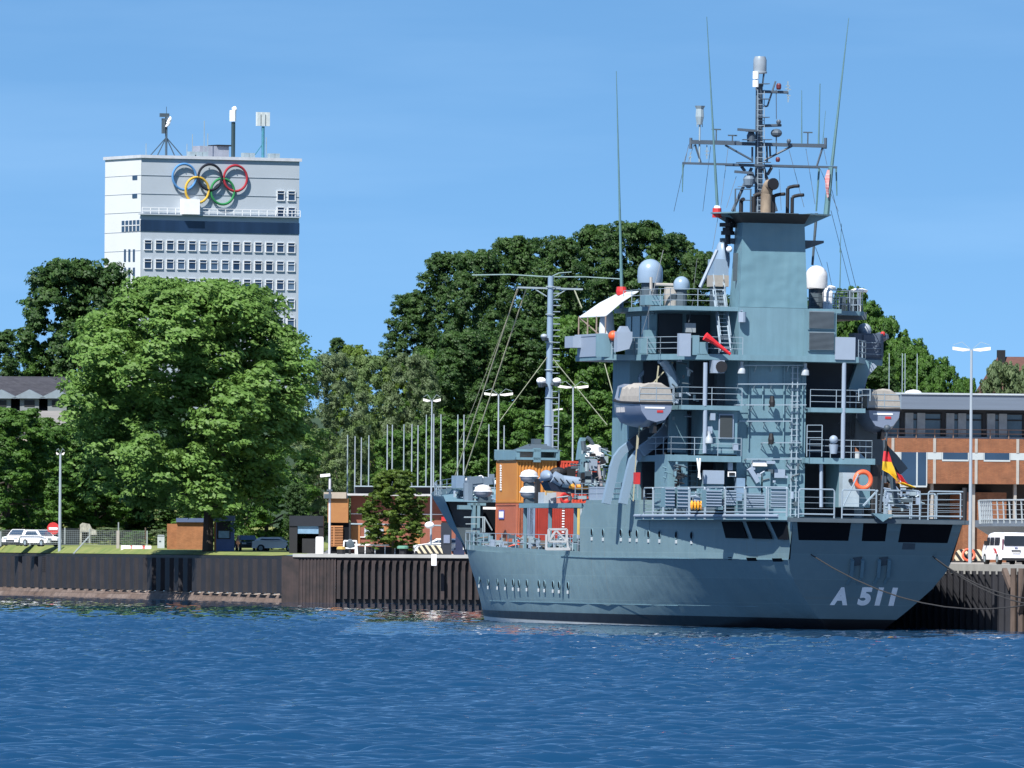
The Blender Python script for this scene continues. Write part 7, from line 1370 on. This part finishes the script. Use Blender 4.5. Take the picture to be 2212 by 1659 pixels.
s = MB(); s.bar(PA(Y1, 770, 1195, 2.5), PA(Y1, 900, 925, 2.5), .05, 5); s.bar(PA(Y1, 940, 1190, 1.5), PA(Y1, 1060, 1060, 1.5), .07, 5); s.build('brace_bar', RAILM, ship)
# ensign staff
st0 = PA(Y1, 1080, 1240, -.2); st1 = PA(Y1, 1138, 560, -.2); s = MB(); s.bar(st0, st1, .09, 8, .06); p = PA(Y1, 1138, 545, -.2); s.ball(p, .22); s.bar(PA(Y1, 1125, 1000, -.2) , PA(Y1, 1115, 640, -.2), .1, 6); s.build('ensign_staff', mat('dark_staff', (.06, .08, .10), .5), ship)
s = MB(); s.prism([PA(Y1, 1000, 1250, -.2), PA(Y1, 1090, 1322, -.2), PA(Y1, 1180, 1260, -.2), PA(Y1, 1090, 1255, -.2)], (-.35, 0, 0)); s.build('staff_bracket', PAINT, ship)
s = MB(); s.prism([PA(Y1, 1160, 905, 1), PA(Y1, 1195, 915, 1), PA(Y1, 1235, 1170, 1), PA(Y1, 1300, 1190, 1), PA(Y1, 1300, 1215, 1), PA(Y1, 1210, 1190, 1)], (.4, 0, 0)); s.build('stern_davit', PDARK, ship)
# ------------------------------------------------------------ separate things on board
# ensign flag
COLS = [('flag_black', (.012, .012, .012)), ('flag_red', (.62, .03, .04)), ('flag_gold', (.80, .50, .02))]
fl = thing('ensign_flag', 'black red and gold flag drooping from the stern staff', 'flag', PA(Y1, 1130, 640, -.35), MS)
def cloth(edges_, m, nm, a=-.35, amp=.10):
    # edges_: left polyline and right polyline (pixel), same count
    rows = []
    for (lx_, ly_), (rx_, ry_) in zip(*edges_):
        row = []
        for k in range(7):
            t_ = k / 6; p = PA(Y1, lx_ + (rx_ - lx_) * t_, ly_ + (ry_ - ly_) * t_, a); p.x += amp * math.sin(t_ * 7 + ly_ * .012); row.append(p)
        rows.append(row)
    s = MB(); s.loft(rows); s.loft([[p + Vector((.012, 0, 0)) for p in r_] for r_ in rows]); return s.build(nm, m, fl, smooth=True)
cloth(([(1128, 650), (1122, 690), (1112, 740)], [(1136, 655), (1148, 700), (1160, 750)]), mat(*COLS[0]), 'black_stripe')
cloth(([(1112, 735), (1104, 780), (1098, 822)], [(1150, 740), (1165, 790), (1175, 835)]), mat(*COLS[1]), 'red_stripe')
cloth(([(1100, 820), (1095, 860), (1092, 890), (1150, 920), (1210, 975)], [(1170, 825), (1190, 870), (1205, 910), (1215, 940), (1225, 990)]), mat(*COLS[2]), 'gold_stripe', -.4)
cloth(([(1170, 780), (1200, 880), (1225, 960), (1280, 1010)], [(1200, 860), (1235, 920), (1260, 975), (1310, 1015)]), mat(*COLS[0]), 'black_fold', -.3)
cloth(([(1208, 905), (1230, 960), (1262, 1000)], [(1255, 935), (1290, 985), (1320, 1012)]), mat(*COLS[1]), 'red_fold', -.45)
cloth(([(1228, 1000), (1262, 1015), (1300, 1030), (1350, 1040)], [(1262, 990), (1300, 1003), (1340, 1018), (1380, 1035)]), mat(*COLS[2]), 'gold_fold', -.45)
s = MB(); p = PA(Z7, 1375, 1410, 23.7); s.loft([[p + Vector((0, .08, .8)), p + Vector((0, -.08, .8))], [p + Vector((.1, .2, .3)), p + Vector((0, -.08, .3))], [p + Vector((-.1, .22, -.3)), p + Vector((.1, -.05, -.4))], [p + Vector((0, .05, -1.0)), p + Vector((0, -.05, -.9))]]); o = s.build('signal_flag', mat('red_white_cloth', (.75, .03, .03), .8, col2=(.8, .75, .72), scale=2.2, stretch=(.3, .3, 3)), None, off=p); o.matrix_world = MS @ Matrix.Translation(p); tag(o, 'small furled red and white flag on the right hand tall aerial', 'flag')
def ring(name, label, p, r_, t_, m, ax=(0, 1, 0), ay=(0, 0, 1), M=MS):
    s = MB(); s.torus(p, r_, t_, ax, ay, 24, 8); o = s.build(name, m, None, off=Vector(p), smooth=60); o.matrix_world = M @ Matrix.Translation(Vector(p)); return tag(o, label, 'lifebuoy')
ring('lifebuoy', 'orange lifebuoy hanging on the pale cabinet beside the flag', PA(Y1, 938, 975, 21.2), .52, .15, mat('lifebuoy_orange', (.85, .14, .05), .5))
p = PA(T3, 2062, 525, 52.5); o = thing('lifebuoy_box', 'red box with round ring between the rafts and the crane', 'lifebuoy', p, MS); s = MB(); s.bx(52.5, 52.8, p.y - .5, p.y + .5, p.z - .55, p.z + .55); s.build('board', mat('salmon', (.62, .22, .16), .6), o); s = MB(); s.torus((52.42, p.y, p.z), .28, .1, (0, 1, 0), (0, 0, 1), 18, 6); s.build('ring', RED, o)
p = PB(T4, 290, 815, 6); s = MB(); s.ball(p, .35, .9, .22, 10, 6); s.ball(p + Vector((0, .5, .1)), .3, .4, .2, 8, 5); o = s.build('life_jackets', mat('orange_jackets', (.8, .16, .03), .7, col2=(.8, .5, .05), scale=4), None, off=p); o.matrix_world = MS @ Matrix.Translation(p); tag(o, 'orange and yellow bundle lying beside the crane', 'bundle')
p = PA(T2, 1280, 1065, 14); s = MB()
for k in range(4): s.ball((14, p.y + .3 - .2 * k, p.z), .2, .11, .3, 8, 6)
o = s.build('buoyancy_vests', mat('vest_cloth', (.85, .25, .03), .6, col2=(.85, .5, .02), scale=5), None, off=p); o.matrix_world = MS @ Matrix.Translation(p); tag(o, 'orange and yellow vests stacked on the aft deck behind the rail', 'vests')
# red pennant-shaped windsock beside the ladder
p = PA(Z5, 1300, 715, 22.0); q = PA(Z5, 1495, 865, 22.0); m_ = p.lerp(q, .3); s = MB(); s.bar(p + Vector((0, .1, 0)), m_, .28, 10, .16); s.bar(m_, q, .16, 10, .09); o = s.build('windsock', mat('windsock_red', (.75, .02, .03), .7), None, off=p); o.matrix_world = MS @ Matrix.Translation(p); tag(o, 'bright red drooping sleeve hanging beside the inclined ladder', 'windsock')
# life raft canisters
first = None
def raft(rgn, cx, cy, b_, label, w_=1.18, h_=.46):
    global first
    p = PB(rgn, cx, cy, b_)
    if first is None:
        t_ = thing('liferaft_canister', label, 'liferaft', p, MS, 'liferaft canisters'); s = MB()
        prof = [(.03, 0), (.30, .05), (.50, .2), (.56, .42), (.56, .46)]
        s.lathe([(r_ * 1.06, z - .46) for r_, z in prof], (p.x, p.y, p.z), 20); s.build('lower_shell', mat('raft_grey', (.24, .26, .32), .5), t_, smooth=50)
        s = MB(); s.lathe([(r_ * 1.06, .46 - z) for r_, z in prof][::-1], (p.x, p.y, p.z), 20); s.build('upper_shell', mat('raft_white', (.72, .72, .72), .45), t_, smooth=50)
        s = MB(); s.torus(p, .60, .045, (1, 0, 0), (0, 1, 0), 20, 5); s.build('rim', WHITE, t_); s = MB(); s.bx(p.x - .3, p.x + .3, p.y - .3, p.y + .3, p.z - .75, p.z - .42); s.build('cradle', PDARK, t_); first = t_
    else: dup(first, None, MS @ Matrix.Translation(p), label)
raft(T3, 1535, 205, 6.6, 'upper white topped liferaft canister in front of the orange container'); raft(T3, 1535, 440, 6.6, 'lower white topped liferaft canister in front of the orange container'); raft(T3, 855, 425, 6.3, 'white topped liferaft canister on the bow left of the containers')
# containers
def container(label, a0, L_, y0, w_, z0, h_, m, marks=None):
    c_ = (a0 + L_ / 2, y0 - w_ / 2, z0); o = thing('shipping_container', label, 'container', c_, MS, 'containers stacked on the fore deck'); y1 = y0 - w_
    s = MB(); s.bx(a0 + .06, a0 + L_ - .06, y1 + .06, y0 - .03, z0 + .1, z0 + h_ - .06)
    # corrugated aft end
    k = 11
    for j in range(k): ya = y0 - .15 - (w_ - .3) * j / k; s.prism([(a0 + .06, ya, z0 + .12), (a0 - .01, ya - .06, z0 + .12), (a0 - .01, ya - .14, z0 + .12), (a0 + .06, ya - .2, z0 + .12)], (0, 0, h_ - .24))
    s.build('panels', m, o)
    s = MB(); t_ = .13
    for aa in (a0, a0 + L_ - t_):
        for yy in (y0 - t_, y1): s.bx(aa - .02, aa + t_, yy, yy + t_, z0, z0 + h_)
    for zz_ in (z0, z0 + h_ - t_):
        s.bx(a0 - .015, a0 + t_, y1 + t_, y0 - t_, zz_, zz_ + t_); s.bx(a0 + L_ - t_, a0 + L_, y1 + t_, y0 - t_, zz_, zz_ + t_); s.bx(a0 + t_, a0 + L_ - t_, y0 - t_, y0 + .01, zz_, zz_ + t_); s.bx(a0 + t_, a0 + L_ - t_, y1, y1 + t_, zz_, zz_ + t_)
    s.build('frame', m, o); return o
ORG = mat('container_orange', (.50, .19, .035), .55, col2=(.58, .24, .05), scale=.6); RST = mat('container_rust_red', (.45, .13, .07), .6, var=.08); CRD = mat('container_red', (.36, .035, .02), .55); CBL = mat('container_grey_blue', (.20, .27, .38), .6)
cb = 4.3; p = PA(T3, 1345, 600, 70.5); e0 = PA(T3, 1345, 590, 70.5); cb = e0.y; ct = PA(Z4, 1000, 292, 70.5).z; cm = PA(Z4, 1000, 650, 70.5).z; cw = cb - PA(Z4, 1195, 400, 70.5).y
o = container('orange container on top of the stack behind the white liferafts', 70.5, 5.4, cb, cw, cm + .03, ct - cm - .03, ORG)
s = MB(); rr = random.Random(2)
for k in range(11):
    q = PB(T3, 1115, 45 + k * 35, cb + .02); s.bx(q.x - .18, q.x + .18, cb - .0, cb + .03, q.z - .07, q.z + .02); s.bx(q.x - .15 + rr.random() * .2, q.x - .05 + rr.random() * .2, cb, cb + .03, q.z - .02, q.z + .06)
s.build('side_marking', WHITE, o)
hl = (cm - 5.0)
o = container('rust red container at the bottom of the stack under the orange one', 70.5, 5.4, cb, cw * .26, cm - 2.62, 2.6, RST)
q0_ = PB(T3, 1085, 835, cb + .02); q1_ = PB(T3, 1165, 700, cb + .02); s = MB(); s.bx(q1_.x, q0_.x, cb, cb + .02, q0_.z, q1_.z); s.build('label_plate', mat('label_blue', (.12, .14, .45), .5), o); s = MB(); s.bx(q1_.x + .12, q0_.x - .12, cb, cb + .03, q0_.z + .1, q1_.z - .1); s.build('label_text', WHITE, o)
ycur = cb - cw * .26 - .02
for nm, frac, m_ in (('narrow grey blue container end beside the rust red container', .22, CBL), ('bright red container end under the raft shelf', .36, CRD), ('red container end with white lettering under the raft shelf', .62, CRD), ('narrow yellow crate end right of the red containers', .12, mat('crate_yellow', (.6, .42, .12), .6)), ('pale grey container end at the right of the row', .26, mat('container_pale', (.38, .42, .45), .6))):
    o = container(nm, 70.6, 5.2, ycur, cw * frac, cm - 2.62, 2.55, m_)
    if 'lettering' in nm:
        s = MB()
        for k in range(12): s.bx(70.55, 70.58, ycur - cw * .36, ycur - cw * .30, cm - 2.3 + k * .18, cm - 2.22 + k * .18)
        s.build('lettering', WHITE, o)
    ycur -= cw * frac + .02
q = PA(T4, 0, 385, 70.5); container('red container top standing behind the deck crane', 70.5, 5.4, cb - cw - .25, cw, cm + .03, ct - cm - .03, mat('container_bright_red', (.55, .06, .03), .55))
s = MB(); o = thing('spreader_frame', 'grey lifting frame with pyramid top on the orange container', 'lifting frame', (73, cb - cw / 2, ct), MS); z0 = ct + .02
for yy in (cb + .1, cb - cw / 2, cb - cw + .1): s.bx(70.3, 76.1, yy - .25, yy, z0, z0 + .62)
for zz_ in (z0, z0 + .55): s.bx(70.25, 70.5, cb - cw, cb + .1, zz_, zz_ + .16); s.bx(75.9, 76.1, cb - cw, cb + .1, zz_, zz_ + .16)
s.bx(70.25, 70.5, cb - 1.6, cb - 1.1, z0 - .15, z0 + .8); s.build('frame', PAINT, o); s = MB(); yc_ = cb - 1.9; s.hexa([(70.6, yc_ - 1.3, z0 + .64), (70.6, yc_ + 1.0, z0 + .64), (75.6, yc_ + 1.0, z0 + .64), (75.6, yc_ - 1.3, z0 + .64)], [(72.5, yc_ - .5, z0 + 1.1), (72.5, yc_ + .3, z0 + 1.1), (73.5, yc_ + .3, z0 + 1.1), (73.5, yc_ - .5, z0 + 1.1)])
s.bx(72.6, 73.4, yc_ - .35, yc_ + .15, z0 + 1.1, z0 + 1.45); s.bx(72.4, 72.6, yc_ - .7, yc_ + .5, z0 + 1.0, z0 + 1.1); s.build('lifting_pyramid', PDARK, o)
# white truss gangway section by the rail
o = thing('gangway_truss', 'white triangular truss gangway section standing on the fore deck rail', 'gangway', PA(T3, 1950, 1270, 43.5), MS); s = MB()
c4 = [PA(T3, 1825, 985, 44), PA(T3, 2090, 985, 44), PA(T3, 2090, 1165, 44), PA(T3, 1825, 1165, 44)]
for i in range(4): s.beam(c4[i], c4[(i + 1) % 4], .14, .14, (1, 0, 0))
s.beam(c4[3], PA(T3, 1930, 1000, 44), .12, .12, (1, 0, 0)); s.beam(PA(T3, 1930, 1000, 44), c4[2], .12, .12, (1, 0, 0)); s.beam(PA(T3, 1785, 1275, 44), PA(T3, 2140, 1275, 44), .18, .18, (1, 0, 0)); s.beam(PA(T3, 1790, 1060, 44), PA(T3, 1785, 1290, 44), .12, .12, (1, 0, 0)); s.beam(PA(T3, 2095, 1165, 44), PA(T3, 2110, 1275, 44), .12, .12, (1, 0, 0)); s.build('truss', mat('gangway_white', (.5, .52, .54), .5), o)
# RIB on the shelf
p = PA(T3, 2040, 250, 49.5); o = thing('inflatable_boat', 'grey inflatable boat with dark stripes on the raised shelf by the crane', 'boat', p, MS)
s = MB(); s.path([p + Vector((0, 1.35, .25)), p + Vector((0, 1.2, .05)), p + Vector((0, .6, -.2)), p + Vector((0, -1.2, -.35))], .42, 10); s.path([p + Vector((-1.4, 1.1, .15)), p + Vector((-1.4, .5, -.15)), p + Vector((-1.4, -1.2, -.3))], .42, 10); s.ball(p + Vector((-.7, 1.35, .2)), .95, .35, .4, 12, 8); s.build('tube', mat('rib_tube', (.26, .34, .45), .5), o, smooth=50)
s = MB(); s.hexa([p + Vector((-1.5, 1.2, -.75)), p + Vector((.2, 1.2, -.75)), p + Vector((.2, -1.3, -.95)), p + Vector((-1.5, -1.3, -.95))], [p + Vector((-1.6, 1.5, -.2)), p + Vector((.3, 1.5, -.2)), p + Vector((.3, -1.3, -.5)), p + Vector((-1.6, -1.3, -.5))]); s.build('keel', mat('rib_keel', (.02, .03, .06), .5), o)
s = MB()
for k in range(4): q = p + Vector((-1.84, 1.0 - k * .42, -.02 - k * .08)); s.beam(q + Vector((0, .14, .14)), q + Vector((0, -.14, -.16)), .04, .14, (1, 0, 0))
s.build('stripes', BLACK, o); s = MB(); s.ball(p + Vector((-.6, .5, .45)), .4, .6, .35); s.bx(p.x - .9, p.x - .3, p.y - .6, p.y, p.z, p.z + .8); s.build('console', BLACK, o)
# rescue boats -----------------------------------------------------------
def rescue_boat(label, a0, a1, bc, z0, mirror=1, cover_full=False):
    L_ = a1 - a0; o = thing('rescue_boat', label, 'boat', (a0, bc, z0), MS, None); hs_ = []
    for t_, hw, zb_ in ((0, 1.05, .35), (.1, 1.2, .1), (.45, 1.25, .0), (.75, 1.0, .15), (.93, .45, .6), (1, .05, 1.0)):
        x = a0 + L_ * t_; zt_ = z0 + 1.55 + .35 * t_ ** 2; hs_.append([(x, bc + hw, zt_), (x, bc + hw * .93, z0 + .9 + zb_ * .4), (x, bc + hw * .55, z0 + .25 + zb_ * .7), (x, bc, z0 + zb_), (x, bc - hw * .55, z0 + .25 + zb_ * .7), (x, bc - hw * .93, z0 + .9 + zb_ * .4), (x, bc - hw, zt_)])
    s = MB(); s.loft(hs_); s.add(hs_[0], [tuple(range(7))]); s.add([r_[0] for r_ in hs_] + [r_[6] for r_ in hs_][::-1], [tuple(range(12))]); s.build('hull', mat('boat_hull_grey', (.20, .245, .34), .4, var=.03), o, smooth=35)
    s = MB(); s.path([r_[0] for r_ in hs_], .08, 6); s.path([r_[6] for r_ in hs_], .08, 6); s.bar(hs_[0][0], hs_[0][6], .08, 6); s.build('rubbing_strake', BLACK, o)
    # canvas cover with folds
    rows = []
    for k in range(9):
        t_ = k / 8; x = a0 + .05 + (L_ * .56) * t_; f_ = .1 * math.sin(k * 2.3); hw = 1.08; rows.append([(x, bc + hw * c_, z0 + 1.6 + (1.15 + f_ * .6) * sz + .05 * math.sin(k * 3 + j)) for j, (c_, sz) in enumerate(((1.0, 0), (.97, .35), (.85, .8), (.45, 1.0), (0, 1.05), (-.45, 1.0), (-.85, .8), (-.97, .35), (-1.0, 0)))])
    s = MB(); s.loft(rows, cap=True); s.build('canvas_cover', CANVAS, o)
    if not cover_full:
        x0 = a0 + L_ * .57; x1 = a0 + L_ * .88; s = MB(); s.hexa([(x0, bc - .95, z0 + 1.6), (x0, bc + .95, z0 + 1.6), (x1 + .3, bc + .6, z0 + 1.75), (x1 + .3, bc - .6, z0 + 1.75)], [(x0, bc - .8, z0 + 2.8), (x0, bc + .8, z0 + 2.8), (x1 - .2, bc + .5, z0 + 2.7), (x1 - .2, bc - .5, z0 + 2.7)]); cbn = s.build('cabin', mat('cabin_grey', (.30, .35, .44), .5), o)
        for k in range(2): xx = x0 + .25 + .75 * k; s = MB(); s.prism([(xx, bc + .92 - .1 * k, z0 + 2.0), (xx + .55, bc + .86 - .16 * k, z0 + 2.0), (xx + .5, bc + .76 - .12 * k, z0 + 2.6), (xx + .05, bc + .82 - .08 * k, z0 + 2.6)], (0, .04, 0)); s.build('cabin_window', GLASS, cbn)
    s = MB()
    for k in range(3):
        z = z0 + 1.75 + .38 * k; s.bar((a0 + .05, bc + 1.12, z), (a0 + .05, bc - 1.12, z), .03, 4)
    for y_ in (-1.1, 0, 1.1): s.bar((a0 + .05, bc + y_, z0 + 1.6), (a0 + .05, bc + y_, z0 + 2.6), .03, 4)
    s.build('stern_rail', RAILM, o)
    s = MB(); s.bx(a0 - .03, a0, bc - .55, bc + .75, z0 + 1.2, z0 + 1.3); s.build('stern_marking', WHITE, o)
    s = MB(); s.bx(a0 - .03, a0, bc - .45, bc - .05, z0 + .95, z0 + 1.1); s.build('stern_emblem', RED, o)
    s = MB(); rr = random.Random(4)
    for k in range(9):
        if k == 4: continue
        x = a0 + L_ * .38 + k * .24; y_ = bc + 1.2 - max(0, (x - a0) / L_ - .5) * .55; s.bx(x - .045, x + .045, y_ - .05, y_ + .035, z0 + .98, z0 + 1.3)
    s.build('side_lettering', mat('faded_letters', (.5, .5, .52), .6), o)
    s = MB(); s.bx(a0 + .2, a0 + 1.2, bc - .1, bc + .1, z0 - .35, z0 + .3); s.build('skeg', BLACK, o); return o
pz = PA(Z8, 400, 560, 26); pr = S.on(*Z8(602, 400), x=22.4); pl = S.on(*Z8(330, 400), x=22.4)
rescue_boat('grey rescue boat under beige canvas hanging in the port davits', 22.4, 31.0, (pr.y + pl.y) / 2, PA(Z8, 450, 545, 26).z)
pr = S.on(*Y1(1262, 500), x=24.8); pl = S.on(*Y1(965, 500), x=24.8)
rescue_boat('grey rescue boat with pale cover hanging on the starboard side by the flag', 24.8, 30.5, (pr.y + pl.y) / 2, PA(Y1, 1100, 590, 24.8).z, cover_full=True)
# mooring lines (sagging ropes from the stern to the pier)
def rope(label, p, q, sag, pts=14, r_=.04, name='mooring_rope'):
    p = Vector(p); q = Vector(q); P_ = []
    for k in range(pts + 1): t_ = k / pts; c_ = p.lerp(q, t_); c_.z -= sag * 4 * t_ * (1 - t_); P_.append(c_)
    s = MB(); s.path(P_, r_, 6); o = s.build(name, ROPE, None, off=p); o.location = p; return tag(o, label, 'rope', 'mooring ropes at the stern')
c0 = MS @ (on_tr(Y1, 505, 1590) + nn * .05); c1 = MS @ (on_tr(Y1, 1515, 1605) + nn * .05)
rope('long mooring rope sagging across the transom above the number', c0, pw(-22, PW + .2, 4.0), 2.9)
rope('mooring rope from the starboard fairlead down to the pier', c1, pw(-24, PW + .2, 3.9), 2.2)
rope('second mooring rope from the starboard fairlead, just below the first', c1 + Vector((.1, 0, -.1)), pw(-27, PW + .2, 3.6), 2.4)
# signs of life on the pier side: gangway lamp
p = PA(Y3, 1265, 185, 20)
print('scene built', len(bpy.data.objects))
